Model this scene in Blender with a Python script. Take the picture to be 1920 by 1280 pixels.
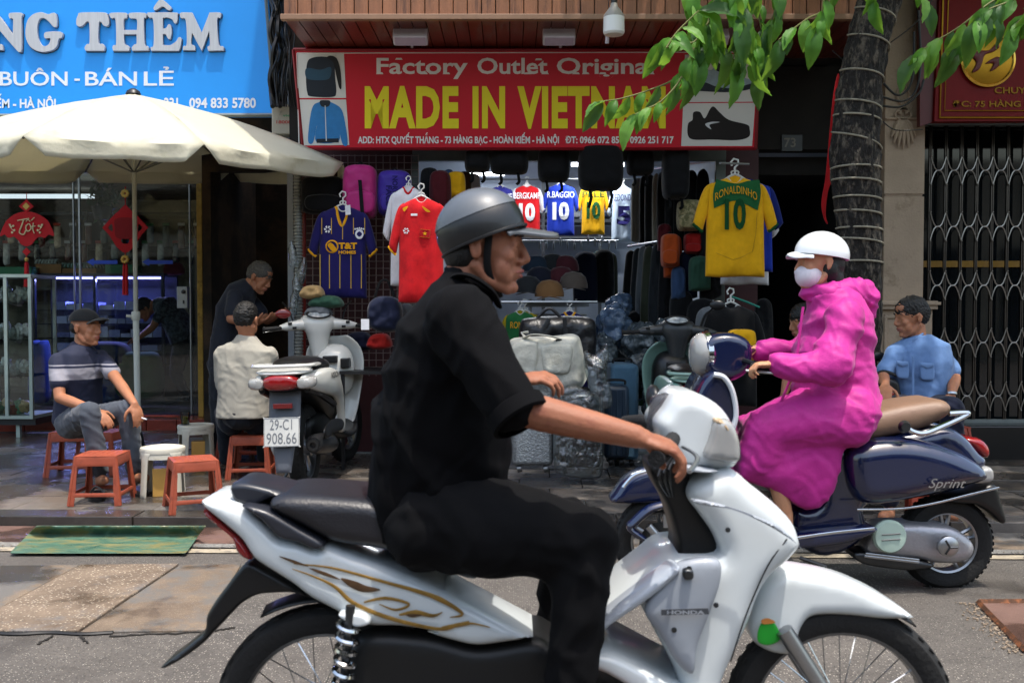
import bpy, bmesh, math, random
import numpy as np
from mathutils import Vector, Matrix, noise
from mathutils.geometry import delaunay_2d_cdt
random.seed(7)
PI = math.pi
sc = bpy.context.scene
COL = sc.collection
for _o in list(bpy.data.objects): bpy.data.objects.remove(_o)

# ------------------------------------------------------------------ camera, sky, sun, exposure
F = 1867.0; CAMZ = 1.25; PITCH = math.atan(58 / F)
cd = bpy.data.cameras.new('camera'); cam = bpy.data.objects.new('camera', cd); COL.objects.link(cam)
cam.location = (0, 0, CAMZ); cam.rotation_euler = (PI/2 - PITCH, 0, 0)
cd.sensor_width = 36; cd.lens = 36 * F / 1920; cd.clip_end = 500; cd.clip_start = 0.05
cd.dof.use_dof = True; cd.dof.focus_distance = 7.0; cd.dof.aperture_fstop = 6.3
sc.camera = cam
SUN_DIR = Vector((0.14, -0.20, 1.0)).normalized()          # from the ground towards the sun
SUN_EL = math.asin(SUN_DIR.z); SUN_AZ = math.atan2(SUN_DIR.x, SUN_DIR.y)
world = bpy.data.worlds.new('World'); sc.world = world; world.use_nodes = True
wn = world.node_tree; bg = wn.nodes['Background']
sky = wn.nodes.new('ShaderNodeTexSky'); sky.sky_type = 'NISHITA'; sky.sun_disc = False
sky.sun_elevation = SUN_EL; sky.sun_rotation = SUN_AZ; sky.air_density = 1.6; sky.dust_density = 4.0; sky.ozone_density = 1.0
wn.links.new(sky.outputs[0], bg.inputs[0]); bg.inputs[1].default_value = 0.15
sd = bpy.data.lights.new('sun', 'SUN'); sun = bpy.data.objects.new('sun', sd); COL.objects.link(sun)
sd.energy = 2.0; sd.angle = math.radians(0.6); sd.color = (1.0, 0.95, 0.88)
sun.rotation_euler = SUN_DIR.to_track_quat('Z', 'Y').to_euler(); sun.location = (0, 0, 12)
sc.view_settings.view_transform = 'Standard'; sc.view_settings.look = 'None'
sc.view_settings.gamma = 1; sc.view_settings.exposure = 1.18; sc.view_settings.use_curve_mapping = False
sc.cycles.use_denoising = True; sc.cycles.max_bounces = 6; sc.cycles.transparent_max_bounces = 12
sc.cycles.caustics_reflective = False; sc.cycles.caustics_refractive = False

# ------------------------------------------------------------------ pixel -> place (1920 x 1280 photograph coordinates)
CA, SA = math.cos(PITCH), math.sin(PITCH)
def ray(px, py):
    u = (px - 960) / F; v = (640 - py) / F
    return Vector((u, CA + v * SA, -SA + v * CA))
def W(px, py, D, o=0.0):                 # the point seen at (px,py) on the plane y = D, moved o metres towards the street
    d = ray(px, py); t = D / d.y
    return Vector((d.x * t, D - o, CAMZ + d.z * t))
def G(px, py, z=0.0):                    # the point seen at (px,py) on the level z
    d = ray(px, py); t = (z - CAMZ) / d.z
    return Vector((d.x * t, d.y * t, z))
def pz(py, D): return W(960, py, D).z
def pxx(px, D): return (px - 960) / F * D
SZ = 0.07                                 # pavement level

# ------------------------------------------------------------------ materials
def lin(h):
    if isinstance(h, str):
        c = [int(h[i:i+2], 16) / 255 for i in (0, 2, 4)]
        return tuple((x / 12.92 if x <= .04045 else ((x + .055) / 1.055) ** 2.4) for x in c)
    return h
MATS = {}
def mat(name, col, rough=.5, metal=0, var=.12, ns=6, bump=0.0, bs=120, coat=0, trans=0, alpha=1, emit=0, spec=None, col2=None, mix=None, ms=3, sheen=0, ior=1.45, sss=0, stretch=None, bd=.01, rv=.0):
    if name in MATS: return MATS[name]
    m = bpy.data.materials.new(name); m.use_nodes = True; MATS[name] = m
    nt = m.node_tree; N = nt.nodes; L = nt.links; b = N['Principled BSDF']
    c = lin(col)
    tc = N.new('ShaderNodeTexCoord'); src = tc.outputs['Object']
    if stretch:
        mp = N.new('ShaderNodeMapping'); mp.inputs['Scale'].default_value = stretch; L.new(src, mp.inputs[0]); src = mp.outputs[0]
    n1 = N.new('ShaderNodeTexNoise'); n1.inputs['Scale'].default_value = ns; n1.inputs['Detail'].default_value = 6; n1.inputs['Roughness'].default_value = .65
    L.new(src, n1.inputs['Vector'])
    rp = N.new('ShaderNodeValToRGB'); L.new(n1.outputs['Fac'], rp.inputs[0])
    lo = tuple(max(0, x * (1 - var)) for x in c); hi = tuple(min(1, x * (1 + var)) for x in c)
    rp.color_ramp.elements[0].position = .3; rp.color_ramp.elements[1].position = .7
    rp.color_ramp.elements[0].color = (*lo, 1); rp.color_ramp.elements[1].color = (*hi, 1)
    out = rp.outputs[0]
    if col2 is not None:
        n2 = N.new('ShaderNodeTexNoise'); n2.inputs['Scale'].default_value = ms; n2.inputs['Detail'].default_value = 8; n2.inputs['Roughness'].default_value = .7
        L.new(src, n2.inputs['Vector'])
        r2 = N.new('ShaderNodeValToRGB'); k = mix or .5
        r2.color_ramp.elements[0].position = k - .06; r2.color_ramp.elements[1].position = k + .06
        L.new(n2.outputs['Fac'], r2.inputs[0])
        mx = N.new('ShaderNodeMix'); mx.data_type = 'RGBA'; L.new(r2.outputs[0], mx.inputs[0]); L.new(out, mx.inputs[6]); mx.inputs[7].default_value = (*lin(col2), 1)
        out = mx.outputs[2]
    L.new(out, b.inputs['Base Color'])
    b.inputs['Roughness'].default_value = rough; b.inputs['Metallic'].default_value = metal
    if rv:
        mr = N.new('ShaderNodeMapRange'); mr.inputs[1].default_value = .35; mr.inputs[2].default_value = .65
        mr.inputs[3].default_value = max(.02, rough - rv); mr.inputs[4].default_value = min(1, rough + rv)
        n4 = N.new('ShaderNodeTexNoise'); n4.inputs['Scale'].default_value = ms * 1.3; n4.inputs['Detail'].default_value = 5
        L.new(src, n4.inputs['Vector']); L.new(n4.outputs['Fac'], mr.inputs[0]); L.new(mr.outputs[0], b.inputs['Roughness'])
    b.inputs['Coat Weight'].default_value = coat; b.inputs['Coat Roughness'].default_value = .06
    b.inputs['Transmission Weight'].default_value = trans; b.inputs['Alpha'].default_value = alpha; b.inputs['IOR'].default_value = ior
    if sheen: b.inputs['Sheen Weight'].default_value = sheen; b.inputs['Sheen Roughness'].default_value = .4
    if sss:
        b.inputs['Subsurface Weight'].default_value = sss; b.inputs['Subsurface Radius'].default_value = (.01, .004, .002); b.inputs['Subsurface Scale'].default_value = 1.0
    if spec is not None: b.inputs['Specular IOR Level'].default_value = spec
    if emit: b.inputs['Emission Color'].default_value = (*c, 1); b.inputs['Emission Strength'].default_value = emit
    if bump:
        n3 = N.new('ShaderNodeTexNoise'); n3.inputs['Scale'].default_value = bs; n3.inputs['Detail'].default_value = 4
        L.new(src, n3.inputs['Vector'])
        bp = N.new('ShaderNodeBump'); bp.inputs['Strength'].default_value = bump; bp.inputs['Distance'].default_value = bd
        L.new(n3.outputs['Fac'], bp.inputs['Height']); L.new(bp.outputs[0], b.inputs['Normal'])
    return m
def cloth(name, col, **k):
    a = dict(rough=.88, var=.10, ns=14, bump=.35, bs=420, bd=.002, sheen=.15, spec=.25); a.update(k)
    return mat(name, col, **a)
def plastic(name, col, **k):
    a = dict(rough=.38, var=.06, ns=9, bump=.08, bs=90, bd=.003); a.update(k)
    return mat(name, col, **a)
def paint(name, col, **k):
    a = dict(rough=.28, coat=.7, var=.04, ns=5, spec=.5); a.update(k)
    return mat(name, col, **a)
def metal(name, col='b8babd', **k):
    a = dict(rough=.3, metal=1, var=.1, ns=10, bump=.05, bs=60, bd=.003); a.update(k)
    return mat(name, col, **a)

def sheet_glass(name, tint='f2f7f5', rough=.02, bump=0, bs=25, haze=0.0):
    m = bpy.data.materials.new(name); m.use_nodes = True; N = m.node_tree.nodes; L = m.node_tree.links; N.remove(N['Principled BSDF']); MATS[name] = m
    tr_ = N.new('ShaderNodeBsdfTransparent'); tr_.inputs[0].default_value = (*lin(tint), 1); g = N.new('ShaderNodeBsdfGlossy'); g.inputs['Roughness'].default_value = rough; fr = N.new('ShaderNodeFresnel'); fr.inputs[0].default_value = 1.5
    mx = N.new('ShaderNodeMixShader'); a = N.new('ShaderNodeMath'); a.operation = 'ADD'; a.inputs[1].default_value = haze; a.use_clamp = True; L.new(fr.outputs[0], a.inputs[0]); L.new(a.outputs[0], mx.inputs[0]); L.new(tr_.outputs[0], mx.inputs[1]); L.new(g.outputs[0], mx.inputs[2]); L.new(mx.outputs[0], N['Material Output'].inputs[0])
    if bump:
        tc = N.new('ShaderNodeTexCoord'); n = N.new('ShaderNodeTexNoise'); n.inputs['Scale'].default_value = bs; n.inputs['Detail'].default_value = 5; n.inputs['Distortion'].default_value = 1.5; L.new(tc.outputs['Object'], n.inputs[0]); b = N.new('ShaderNodeBump'); b.inputs['Strength'].default_value = bump; b.inputs['Distance'].default_value = .02; L.new(n.outputs[0], b.inputs['Height'])
        for q in (g, fr): L.new(b.outputs[0], q.inputs['Normal'])
    return m
# ------------------------------------------------------------------ mesh builder
def cr(pts, n=6, closed=True):            # Catmull-Rom outline; a point with a third value is a hard corner
    P = [(p[0], p[1]) for p in pts]; C = [len(p) > 2 for p in pts]; out = []; m = len(P)
    for i in range(m if closed else m - 1):
        p1, p2 = P[i], P[(i+1) % m]
        p0 = p1 if (C[i] or (not closed and i == 0)) else P[i-1]
        p3 = p2 if (C[(i+1) % m] or (not closed and i == m-2)) else P[(i+2) % m]
        for k in range(n):
            t = k / n; t2 = t*t; t3 = t2*t
            out.append(tuple(.5*((2*p1[a]) + (-p0[a]+p2[a])*t + (2*p0[a]-5*p1[a]+4*p2[a]-p3[a])*t2 + (-p0[a]+3*p1[a]-3*p2[a]+p3[a])*t3) for a in (0, 1)))
    if not closed: out.append(P[-1])
    return out
def cr3(pts, n=6):
    P = [Vector(p) for p in pts]; out = []
    for i in range(len(P)-1):
        p1, p2 = P[i], P[i+1]; p0 = P[i-1] if i else p1; p3 = P[i+2] if i+2 < len(P) else p2
        for k in range(n):
            t = k/n; out.append(.5*((2*p1) + (p2-p0)*t + (2*p0-5*p1+4*p2-p3)*t*t + (-p0+3*p1-3*p2+p3)*t**3))
    out.append(P[-1]); return out
def resample(poly, step):
    out = []; n = len(poly)
    for i in range(n):
        a = poly[i]; b = poly[(i+1) % n]; d = math.hypot(b[0]-a[0], b[1]-a[1])
        if d < 1e-9: continue
        k = max(1, int(round(d/step)))
        for j in range(k): out.append((a[0]+(b[0]-a[0])*j/k, a[1]+(b[1]-a[1])*j/k))
    return out
def inside(P, poly):
    x, y = P[:, 0], P[:, 1]; r = np.zeros(len(P), bool); n = len(poly)
    for i in range(n):
        x1, y1 = poly[i]; x2, y2 = poly[(i+1) % n]
        if y1 == y2: continue
        c = (y1 > y) != (y2 > y)
        r ^= c & (x < (x2-x1)*(y-y1)/(y2-y1)+x1)
    return r
def bdist(P, poly):
    d = np.full(len(P), 1e9); A = np.array(poly); B = np.roll(A, -1, 0)
    for a, b in zip(A, B):
        ab = b-a; L2 = (ab**2).sum()
        if L2 < 1e-14: continue
        t = np.clip(((P-a)@ab)/L2, 0, 1); q = a + t[:, None]*ab
        d = np.minimum(d, np.hypot(*(P-q).T))
    return d
def frame(d, up=Vector((0, 0, 1))):
    d = d.normalized()
    if abs(d.dot(up)) > .95: up = Vector((0, 1, 0)) if abs(d.y) < .9 else Vector((1, 0, 0))
    s = d.cross(up).normalized(); return s, s.cross(d).normalized()
class MB:
    def __init__(s): s.v = []; s.f = []; s.mi = []; s.m = 0
    def add(s, vs, fs):
        b = len(s.v); s.v += [tuple(x) for x in vs]
        for f in fs: s.f.append(tuple(b+i for i in f)); s.mi.append(s.m)
        return s
    def box(s, c, d, R=None):
        c = Vector(c); h = [x/2 for x in d]; V = []
        for k in range(8):
            p = Vector(((-h[0], h[0])[k & 1], (-h[1], h[1])[(k >> 1) & 1], (-h[2], h[2])[(k >> 2) & 1]))
            V.append(c + (R @ p if R else p))
        return s.add(V, [(0, 2, 3, 1), (4, 5, 7, 6), (0, 1, 5, 4), (2, 6, 7, 3), (0, 4, 6, 2), (1, 3, 7, 5)])
    def mm(s, a, b): return s.box([(a[i]+b[i])/2 for i in range(3)], [abs(b[i]-a[i]) for i in range(3)])
    def loft(s, rings, caps=True, closed=True):
        n = len(rings[0]); V = [p for r in rings for p in r]; Fs = []
        for i in range(len(rings)-1):
            for j in range(n if closed else n-1):
                k = (j+1) % n; Fs.append((i*n+j, i*n+k, (i+1)*n+k, (i+1)*n+j))
        if caps and closed:
            Fs.append(tuple(range(n))[::-1]); Fs.append(tuple((len(rings)-1)*n+j for j in range(n)))
        return s.add(V, Fs)
    def tube(s, path, r, seg=8, caps=True, flat=1.0, up=None, closed=False):
        P = [Vector(p) for p in path]; n = len(P); rr = r if isinstance(r, (list, tuple)) else [r]*n
        if len(rr) != n:
            rr = [rr[min(len(rr)-1, int(i/(n-1)*(len(rr)-1)))]*(1-((i/(n-1)*(len(rr)-1)) % 1)) + rr[min(len(rr)-1, int(i/(n-1)*(len(rr)-1))+1)]*((i/(n-1)*(len(rr)-1)) % 1) for i in range(n)]
        rings = []; side = None
        for i in range(n):
            if closed: d = P[(i+1) % n]-P[i-1]
            else: d = P[min(i+1, n-1)]-P[max(i-1, 0)]
            if d.length < 1e-9: d = Vector((0, 0, 1))
            d.normalize()
            if side is None: side, u = frame(d, up or Vector((0, 0, 1)))
            else:
                side = side - d*side.dot(d)
                side = side.normalized() if side.length > 1e-6 else frame(d)[0]
                u = side.cross(d)
            rings.append([P[i] + side*math.cos(2*PI*k/seg)*rr[i] + u*math.sin(2*PI*k/seg)*rr[i]*flat for k in range(seg)])
        if closed: rings.append(rings[0]); return s.loft(rings, caps=False)
        return s.loft(rings, caps)
    def ell(s, c, r, R=None, u=14, v=9):
        c = Vector(c); r = (r, r, r) if isinstance(r, (int, float)) else r; V = []; Fs = []
        for i in range(v+1):
            a = PI*i/v
            for j in range(u):
                b = 2*PI*j/u; p = Vector((r[0]*math.sin(a)*math.cos(b), r[1]*math.sin(a)*math.sin(b), r[2]*math.cos(a)))
                V.append(c + (R @ p if R else p))
        for i in range(v):
            for j in range(u):
                k = (j+1) % u
                if i == 0: Fs.append((j, (i+1)*u+j, (i+1)*u+k))
                elif i == v-1: Fs.append((i*u+j, (i+1)*u+j, i*u+k))
                else: Fs.append((i*u+j, (i+1)*u+j, (i+1)*u+k, i*u+k))
        return s.add(V, Fs)
    def limb(s, pr, seg=12):              # [(point, radius), ...] tapered capsules
        for (a, ra), (b, rb) in zip(pr, pr[1:]):
            a = Vector(a); b = Vector(b)
            if (b-a).length > 1e-5: s.tube([a, a.lerp(b, .5), b], [ra, (ra+rb)/2, rb], seg)
        for a, ra in pr: s.ell(a, ra, u=seg, v=8)
        return s
    def lathe(s, prof, c, axis=(0, 0, 1), seg=24, caps=True):
        c = Vector(c); ax = Vector(axis).normalized(); a, b = frame(ax)
        rings = [[c + ax*z + (a*math.cos(2*PI*k/seg) + b*math.sin(2*PI*k/seg))*r for k in range(seg)] for r, z in prof]
        return s.loft(rings, caps)
    def pillow(s, outline, fn, bulge=.02, roll=None, th=0.0, step=None, hf=None, holes=(), back='flat', n=5, smooth=True):
        """outline in any 2-D coordinates, fn(u,v,o) -> 3-D point, o = outward offset; front bulges by `bulge`, back flat or mirrored."""
        ol = cr(outline, n) if smooth else [(p[0], p[1]) for p in outline]
        A = np.array(ol); ext = max(np.ptp(A[:, 0]), np.ptp(A[:, 1])); step = step or ext/22; roll = roll or ext*.2
        ol = resample(ol, step); hs = [resample(cr(h, n) if smooth else [(p[0], p[1]) for p in h], step) for h in holes]
        A = np.array(ol); x0, y0 = A.min(0); x1, y1 = A.max(0)
        rg_ = []
        for q in [ol]+hs:
            Q = np.array(q); T = np.roll(Q, -1, 0)-np.roll(Q, 1, 0); T = T/(np.hypot(T[:, 0], T[:, 1])[:, None]+1e-9); Nn = np.stack([-T[:, 1], T[:, 0]], 1)
            for d_ in ((.3, .8, 1.4) if bulge > 0 else ()):
                for sg in (1, -1): rg_.append((Q+Nn*sg*d_*step, d_*step))
        gx, gy = np.meshgrid(np.arange(x0, x1, step), np.arange(y0, y1, step)); gx[::2] += step/2
        P = np.stack([gx.ravel(), gy.ravel()], 1)
        if len(P):
            P = P[inside(P, ol)]
            for h in hs: P = P[~inside(P, h)]
            for q in [ol]+hs:
                if len(P): P = P[bdist(P, q) > step*(1.9 if bulge > 0 else .45)]
        for Q, d_ in rg_:
            Q = Q[inside(Q, ol)]
            for h in hs: Q = Q[~inside(Q, h)]
            for q in [ol]+hs:
                if len(Q): Q = Q[bdist(Q, q) > d_*.92]
            if len(Q): P = np.concatenate([P.reshape(-1, 2), Q])
        vs = [Vector(p) for p in ol]; fc = [list(range(len(ol)))]; ed = []
        for h in hs:
            b = len(vs); vs += [Vector(p) for p in h]; ed += [(b+i, b+(i+1) % len(h)) for i in range(len(h))]
        vs += [Vector(p) for p in P]
        r = delaunay_2d_cdt(vs, ed, fc, 1, 1e-7)
        V2 = np.array([(v.x, v.y) for v in r[0]]); tris = [list(t) for t in r[2]]
        if hs:
            cen = np.array([V2[t].mean(0) for t in tris]); keep = np.ones(len(tris), bool)
            for h in hs: keep &= ~inside(cen, h)
            tris = [t for t, k in zip(tris, keep) if k]
        dd = np.full(len(V2), 1e9)
        for q in [ol]+hs: dd = np.minimum(dd, bdist(V2, q))
        onb = dd < step*.02; t = np.clip(dd/roll, 0, 1); h = bulge*np.sqrt(np.clip(1-(1-t)**2, 0, 1))
        H = [float(h[i]) + (hf(*V2[i])*float(min(1, dd[i]/(roll*.5+1e-9))) if hf else 0) for i in range(len(V2))]
        # orient faces
        def ar(t): a, b, c = V2[t[0]], V2[t[1]], V2[t[2]]; return (b[0]-a[0])*(c[1]-a[1])-(b[1]-a[1])*(c[0]-a[0])
        tris = [t if ar(t) > 0 else t[::-1] for t in tris]
        nV = len(V2)
        front = [fn(V2[i][0], V2[i][1], th/2 + H[i]) for i in range(nV)]
        if back == 'none': return s.add(front, tris)
        bk = [fn(V2[i][0], V2[i][1], -th/2 - (H[i] if back == 'mirror' else 0)) for i in range(nV)]
        if th <= 0: bk = [bk[i] if not onb[i] else front[i] for i in range(nV)]
        Fs = list(tris) + [tuple(nV+i for i in t[::-1]) for t in tris]
        cnt = {}
        for t in tris:
            for a, b in ((t[0], t[1]), (t[1], t[2]), (t[2], t[0])): cnt[(a, b)] = 1
        if th > 0:
            for (a, b) in cnt:
                if (b, a) not in cnt: Fs.append((b, a, nV+a, nV+b))
        return s.add(front+bk, Fs)
    def build(s, name, m, parent=None, angle=38, bevel=0, mods=(), smooth=True, loc=None):
        me = bpy.data.meshes.new(name); V = np.array(s.v, dtype=float).reshape(-1, 3)
        if parent is not None: org = Vector(parent['_o']) if '_o' in parent else Vector((0, 0, 0))
        elif loc is not None: org = Vector(loc)
        else: org = Vector(((V[:, 0].min()+V[:, 0].max())/2, (V[:, 1].min()+V[:, 1].max())/2, V[:, 2].min()))
        V = V - np.array(org)
        me.from_pydata(V.tolist(), [], s.f)
        for mm in (m if isinstance(m, (list, tuple)) else [m]): me.materials.append(mm)
        if isinstance(m, (list, tuple)): me.polygons.foreach_set('material_index', s.mi)
        bm = bmesh.new(); bm.from_mesh(me)
        bmesh.ops.remove_doubles(bm, verts=bm.verts, dist=1e-6); bmesh.ops.recalc_face_normals(bm, faces=bm.faces); bm.to_mesh(me); bm.free()
        if smooth: me.shade_smooth(); me.set_sharp_from_angle(angle=math.radians(angle))
        o = bpy.data.objects.new(name, me); COL.objects.link(o)
        if parent is not None: o.parent = parent
        else: o.location = org
        o['_o'] = tuple(org)
        if bevel:
            md = o.modifiers.new('bevel', 'BEVEL'); md.width = bevel; md.segments = 2; md.limit_method = 'ANGLE'; md.angle_limit = math.radians(40); md.harden_normals = False
        for k, a in mods:
            md = o.modifiers.new(k.lower(), k)
            for q, w in a.items(): setattr(md, q, w)
        return o
def tag(o, label=None, cat=None, group=None, kind=None):
    if label: o['label'] = label
    if cat: o['category'] = cat
    if group: o['group'] = group
    if kind: o['kind'] = kind
    return o
def thing(name, label, cat, loc, group=None):
    o = bpy.data.objects.new(name, None); COL.objects.link(o); o.location = loc; o['_o'] = tuple(loc); o.empty_display_size = .1
    return tag(o, label, cat, group)
def copy_tree(o, parent=None):
    c = o.copy(); COL.objects.link(c)
    if parent: c.parent = parent
    for ch in list(o.children): copy_tree(ch, c)
    return c
def folds(P, N, specs, seed=0):
    """cloth folds: warped ridges; specs = [(direction of the wave, wavelength, height), ...]"""
    rg = np.random.RandomState(seed); h = np.zeros(len(P))
    for (d, wl, am) in specs:
        for q in range(3):
            k = np.array(d, float)+rg.normal(0, .35, 3); k = k/np.linalg.norm(k)*2*PI/(wl*(1+.35*q)); w = np.zeros(len(P))
            for r in range(3):
                k2 = rg.normal(0, 1, 3); k2 = k2/np.linalg.norm(k2)*2*PI/(wl*(2.2+1.3*r)); w += np.sin(P@k2+rg.uniform(0, 6))*(1.5+.5*r)
            k3 = rg.normal(0, 1, 3); k3 = k3/np.linalg.norm(k3)*2*PI/(wl*4); mask = np.clip(.5+.9*np.sin(P@k3+w*.5+rg.uniform(0, 6)), 0, 1)
            h += am/1.7*(1-2*np.abs(np.sin((P@k+w)/2)))*mask
    return P+N*h[:, None]
def blob(mb, name, m, parent, vox=.007, sm=6, fac=.5, disp=None, seed=1):   # overlapping closed shapes -> one continuous surface
    o = mb.build(name, m, parent, smooth=True, angle=180)
    r = o.modifiers.new('remesh', 'REMESH'); r.mode = 'VOXEL'; r.voxel_size = vox; r.use_smooth_shade = True
    s = o.modifiers.new('smooth', 'SMOOTH'); s.iterations = sm; s.factor = fac
    dg = bpy.context.evaluated_depsgraph_get(); me = bpy.data.meshes.new_from_object(o.evaluated_get(dg)); o.modifiers.clear(); old = o.data; o.data = me; bpy.data.meshes.remove(old)
    if disp:
        n = len(me.vertices); P = np.empty(n*3); N = np.empty(n*3); me.vertices.foreach_get('co', P); me.vertex_normals.foreach_get('vector', N)
        P = folds(P.reshape(-1, 3), N.reshape(-1, 3), disp, seed); me.vertices.foreach_set('co', P.ravel()); me.update()
    me.shade_smooth(); return o
# ------------------------------------------------------------------ writing
_tx = {}
def glyphs(s, bold=0.0, ext=0.0, res=3, sp=1.0):
    k = (s, bold, ext, res, sp)
    if k in _tx: return _tx[k]
    c = bpy.data.curves.new('t', 'FONT'); c.body = s; c.offset = bold; c.extrude = ext; c.resolution_u = res; c.size = 1; c.space_character = sp
    o = bpy.data.objects.new('t', c); COL.objects.link(o); bpy.context.view_layer.update()
    me = o.to_mesh(); V = [tuple(v.co) for v in me.vertices]; Fc = [tuple(p.vertices) for p in me.polygons]; o.to_mesh_clear()
    bpy.data.objects.remove(o); bpy.data.curves.remove(c); _tx[k] = (V, Fc); return V, Fc
def bounds(V): A = np.array(V); return A.min(0), A.max(0)
def word(mb, s, fn, x0, x1, ytop, ybot, bold=.0, ref=None, ext=0.0, shear=0):
    """fit the writing s into the box x0..x1 (left-right), ytop..ybot (height of ref, e.g. a plain capital); fn(u,v,o) places it."""
    V, Fc = glyphs(s, bold, ext); a, b = bounds(V)
    R = bounds(glyphs(ref or 'H', bold)[0]); h0, h1 = R[0][1], R[1][1]
    out = []
    for x, y, z in V:
        t = (y-h0)/(h1-h0); out.append(fn(x0+(x1-x0)*(x-a[0])/(b[0]-a[0]) + shear*t, ybot+(ytop-ybot)*t, z))
    mb.add(out, Fc); return mb
def letters(s, fn, x0, x1, ytop, ybot, m, parent, bold=.0, ext=0.0, name='letter', ref=None, zs=1, sp=1.0):
    V, _ = glyphs(s, bold, ext, 3, sp); a, b = bounds(V); R = bounds(glyphs(ref or 'H', bold)[0]); h0, h1 = R[0][1], R[1][1]; k = (x1-x0)/(b[0]-a[0])
    for i, ch in enumerate(s):
        if ch == ' ': continue
        pv = bounds(glyphs(s[:i+1], bold, ext, 3, sp)[0])[1][0]; Vc, Fc = glyphs(ch, bold, ext); ca, cb = bounds(Vc); off = pv-cb[0]
        mb = MB(); mb.add([fn(x0+k*(x+off-a[0]), ybot+(ytop-ybot)*(y-h0)/(h1-h0), z*zs) for x, y, z in Vc], Fc)
        mb.build(name, m, parent, smooth=False)

# ================================================================== THE SETTING
def speck_mat(name, base, light, dark, sc1=260, thr=.18, rough=.75, bump=.5, wet=0, wets=1.2, wetk=.55, dirt=None, dk=.5, big=None):
    """stone with small chips in it, worn patches and (wet) damp, glossier patches"""
    m = bpy.data.materials.new(name); m.use_nodes = True; N = m.node_tree.nodes; L = m.node_tree.links; b = N['Principled BSDF']
    tc = N.new('ShaderNodeTexCoord'); src = tc.outputs['Object']
    def noi(s, d=6, r=.6):
        n = N.new('ShaderNodeTexNoise'); n.inputs['Scale'].default_value = s; n.inputs['Detail'].default_value = d; n.inputs['Roughness'].default_value = r
        L.new(src, n.inputs['Vector']); return n.outputs['Fac']
    def ramp(fac, a, c, ca=(0, 0, 0, 1), cb=(1, 1, 1, 1)):
        r = N.new('ShaderNodeValToRGB'); r.color_ramp.elements[0].position = a; r.color_ramp.elements[1].position = c
        r.color_ramp.elements[0].color = ca; r.color_ramp.elements[1].color = cb; L.new(fac, r.inputs[0]); return r.outputs[0]
    def mix(f, a, c):
        x = N.new('ShaderNodeMix'); x.data_type = 'RGBA'; L.new(f, x.inputs[0])
        for i, q in ((6, a), (7, c)):
            if isinstance(q, tuple): x.inputs[i].default_value = (*q, 1)
            else: L.new(q, x.inputs[i])
        return x.outputs[2]
    v = N.new('ShaderNodeTexVoronoi'); v.inputs['Scale'].default_value = sc1; L.new(src, v.inputs['Vector'])
    chips = ramp(v.outputs['Distance'], thr, thr+.15, (1, 1, 1, 1), (0, 0, 0, 1))
    pick = N.new('ShaderNodeSeparateColor'); L.new(v.outputs['Color'], pick.inputs[0])
    sel = ramp(pick.outputs[0], .45, .6)
    mm = N.new('ShaderNodeMath'); mm.operation = 'MULTIPLY'; L.new(chips, mm.inputs[0]); L.new(sel, mm.inputs[1])
    c = ramp(noi(4, 8, .7), .3, .7, (*lin(dark), 1), (*lin(base), 1))
    c = mix(mm.outputs[0], c, lin(light))
    if dirt: c = mix(ramp(noi(2.3, 9, .75), dk-.04, dk+.05), c, lin(dirt))
    if big: c = mix(ramp(noi(.55, 3, .5), .35, .7), c, lin(big))
    rgh = rough
    if wet:
        wf = ramp(noi(wets, 5, .55), wetk-.04, wetk+.06)
        dk2 = N.new('ShaderNodeMix'); dk2.data_type = 'RGBA'; dk2.blend_type = 'MULTIPLY'; L.new(wf, dk2.inputs[0]); L.new(c, dk2.inputs[6]); dk2.inputs[7].default_value = (.42, .41, .40, 1); c = dk2.outputs[2]
        mr = N.new('ShaderNodeMapRange'); mr.inputs[3].default_value = rough; mr.inputs[4].default_value = .09; L.new(wf, mr.inputs[0]); L.new(mr.outputs[0], b.inputs['Roughness'])
    else: b.inputs['Roughness'].default_value = rough
    L.new(c, b.inputs['Base Color'])
    bp = N.new('ShaderNodeBump'); bp.inputs['Strength'].default_value = bump; bp.inputs['Distance'].default_value = .004
    ad = N.new('ShaderNodeMath'); ad.operation = 'ADD'; L.new(noi(sc1*.7, 3), ad.inputs[0]); L.new(chips, ad.inputs[1]); L.new(ad.outputs[0], bp.inputs['Height']); L.new(bp.outputs[0], b.inputs['Normal'])
    MATS[name] = m; return m
asphalt = speck_mat('asphalt', '625d57', 'd6cdbf', '3f3b37', 105, .2, .7, 1.2, wet=1, wets=.7, wetk=.66, big='4f4a45')
granite = [speck_mat('granite_%d' % i, c, 'a9a39b', d, 420, .14, .55, .35, wet=1, wets=1.6, wetk=.43+.03*i, dirt='5f5349', dk=.56) for i, (c, d) in enumerate([('6c6863', '44413e'), ('625e59', '3d3a37'), ('766e65', '4f4842')])]
aggregate = speck_mat('exposed_aggregate', '7f6f5e', 'b8aa96', '57493c', 75, .25, .65, .9, wet=1, wets=1.5, wetk=.62, dirt='6b6560', dk=.55)
browns = speck_mat('brown_stone', '7a6a58', 'a89a87', '5a4c3f', 150, .16, .65, .7, wet=1, wets=1.8, wetk=.58, dirt='615e5a', dk=.50)
redstone = speck_mat('red_gutter_stone', '7a5f55', '9c8a80', '5a443c', 220, .12, .5, .4, wet=1, wets=2, wetk=.5)
cement = speck_mat('rough_cement', '8d8a84', 'b5b0a6', '5c5a56', 120, .2, .85, 1.6)
linepaint = mat('road_line_paint', '9c917d', rough=.7, var=.2, ns=20, col2='716960', mix=.55, ms=14, bump=.4)
kerbm = speck_mat('kerb_stone', '6a6561', '8d8780', '4a4643', 300, .12, .4, .3, wet=1, wets=1.5, wetk=.42)
joint = mat('dark_joint_dirt', '1e1b18', rough=.95, bump=.6)

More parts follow.
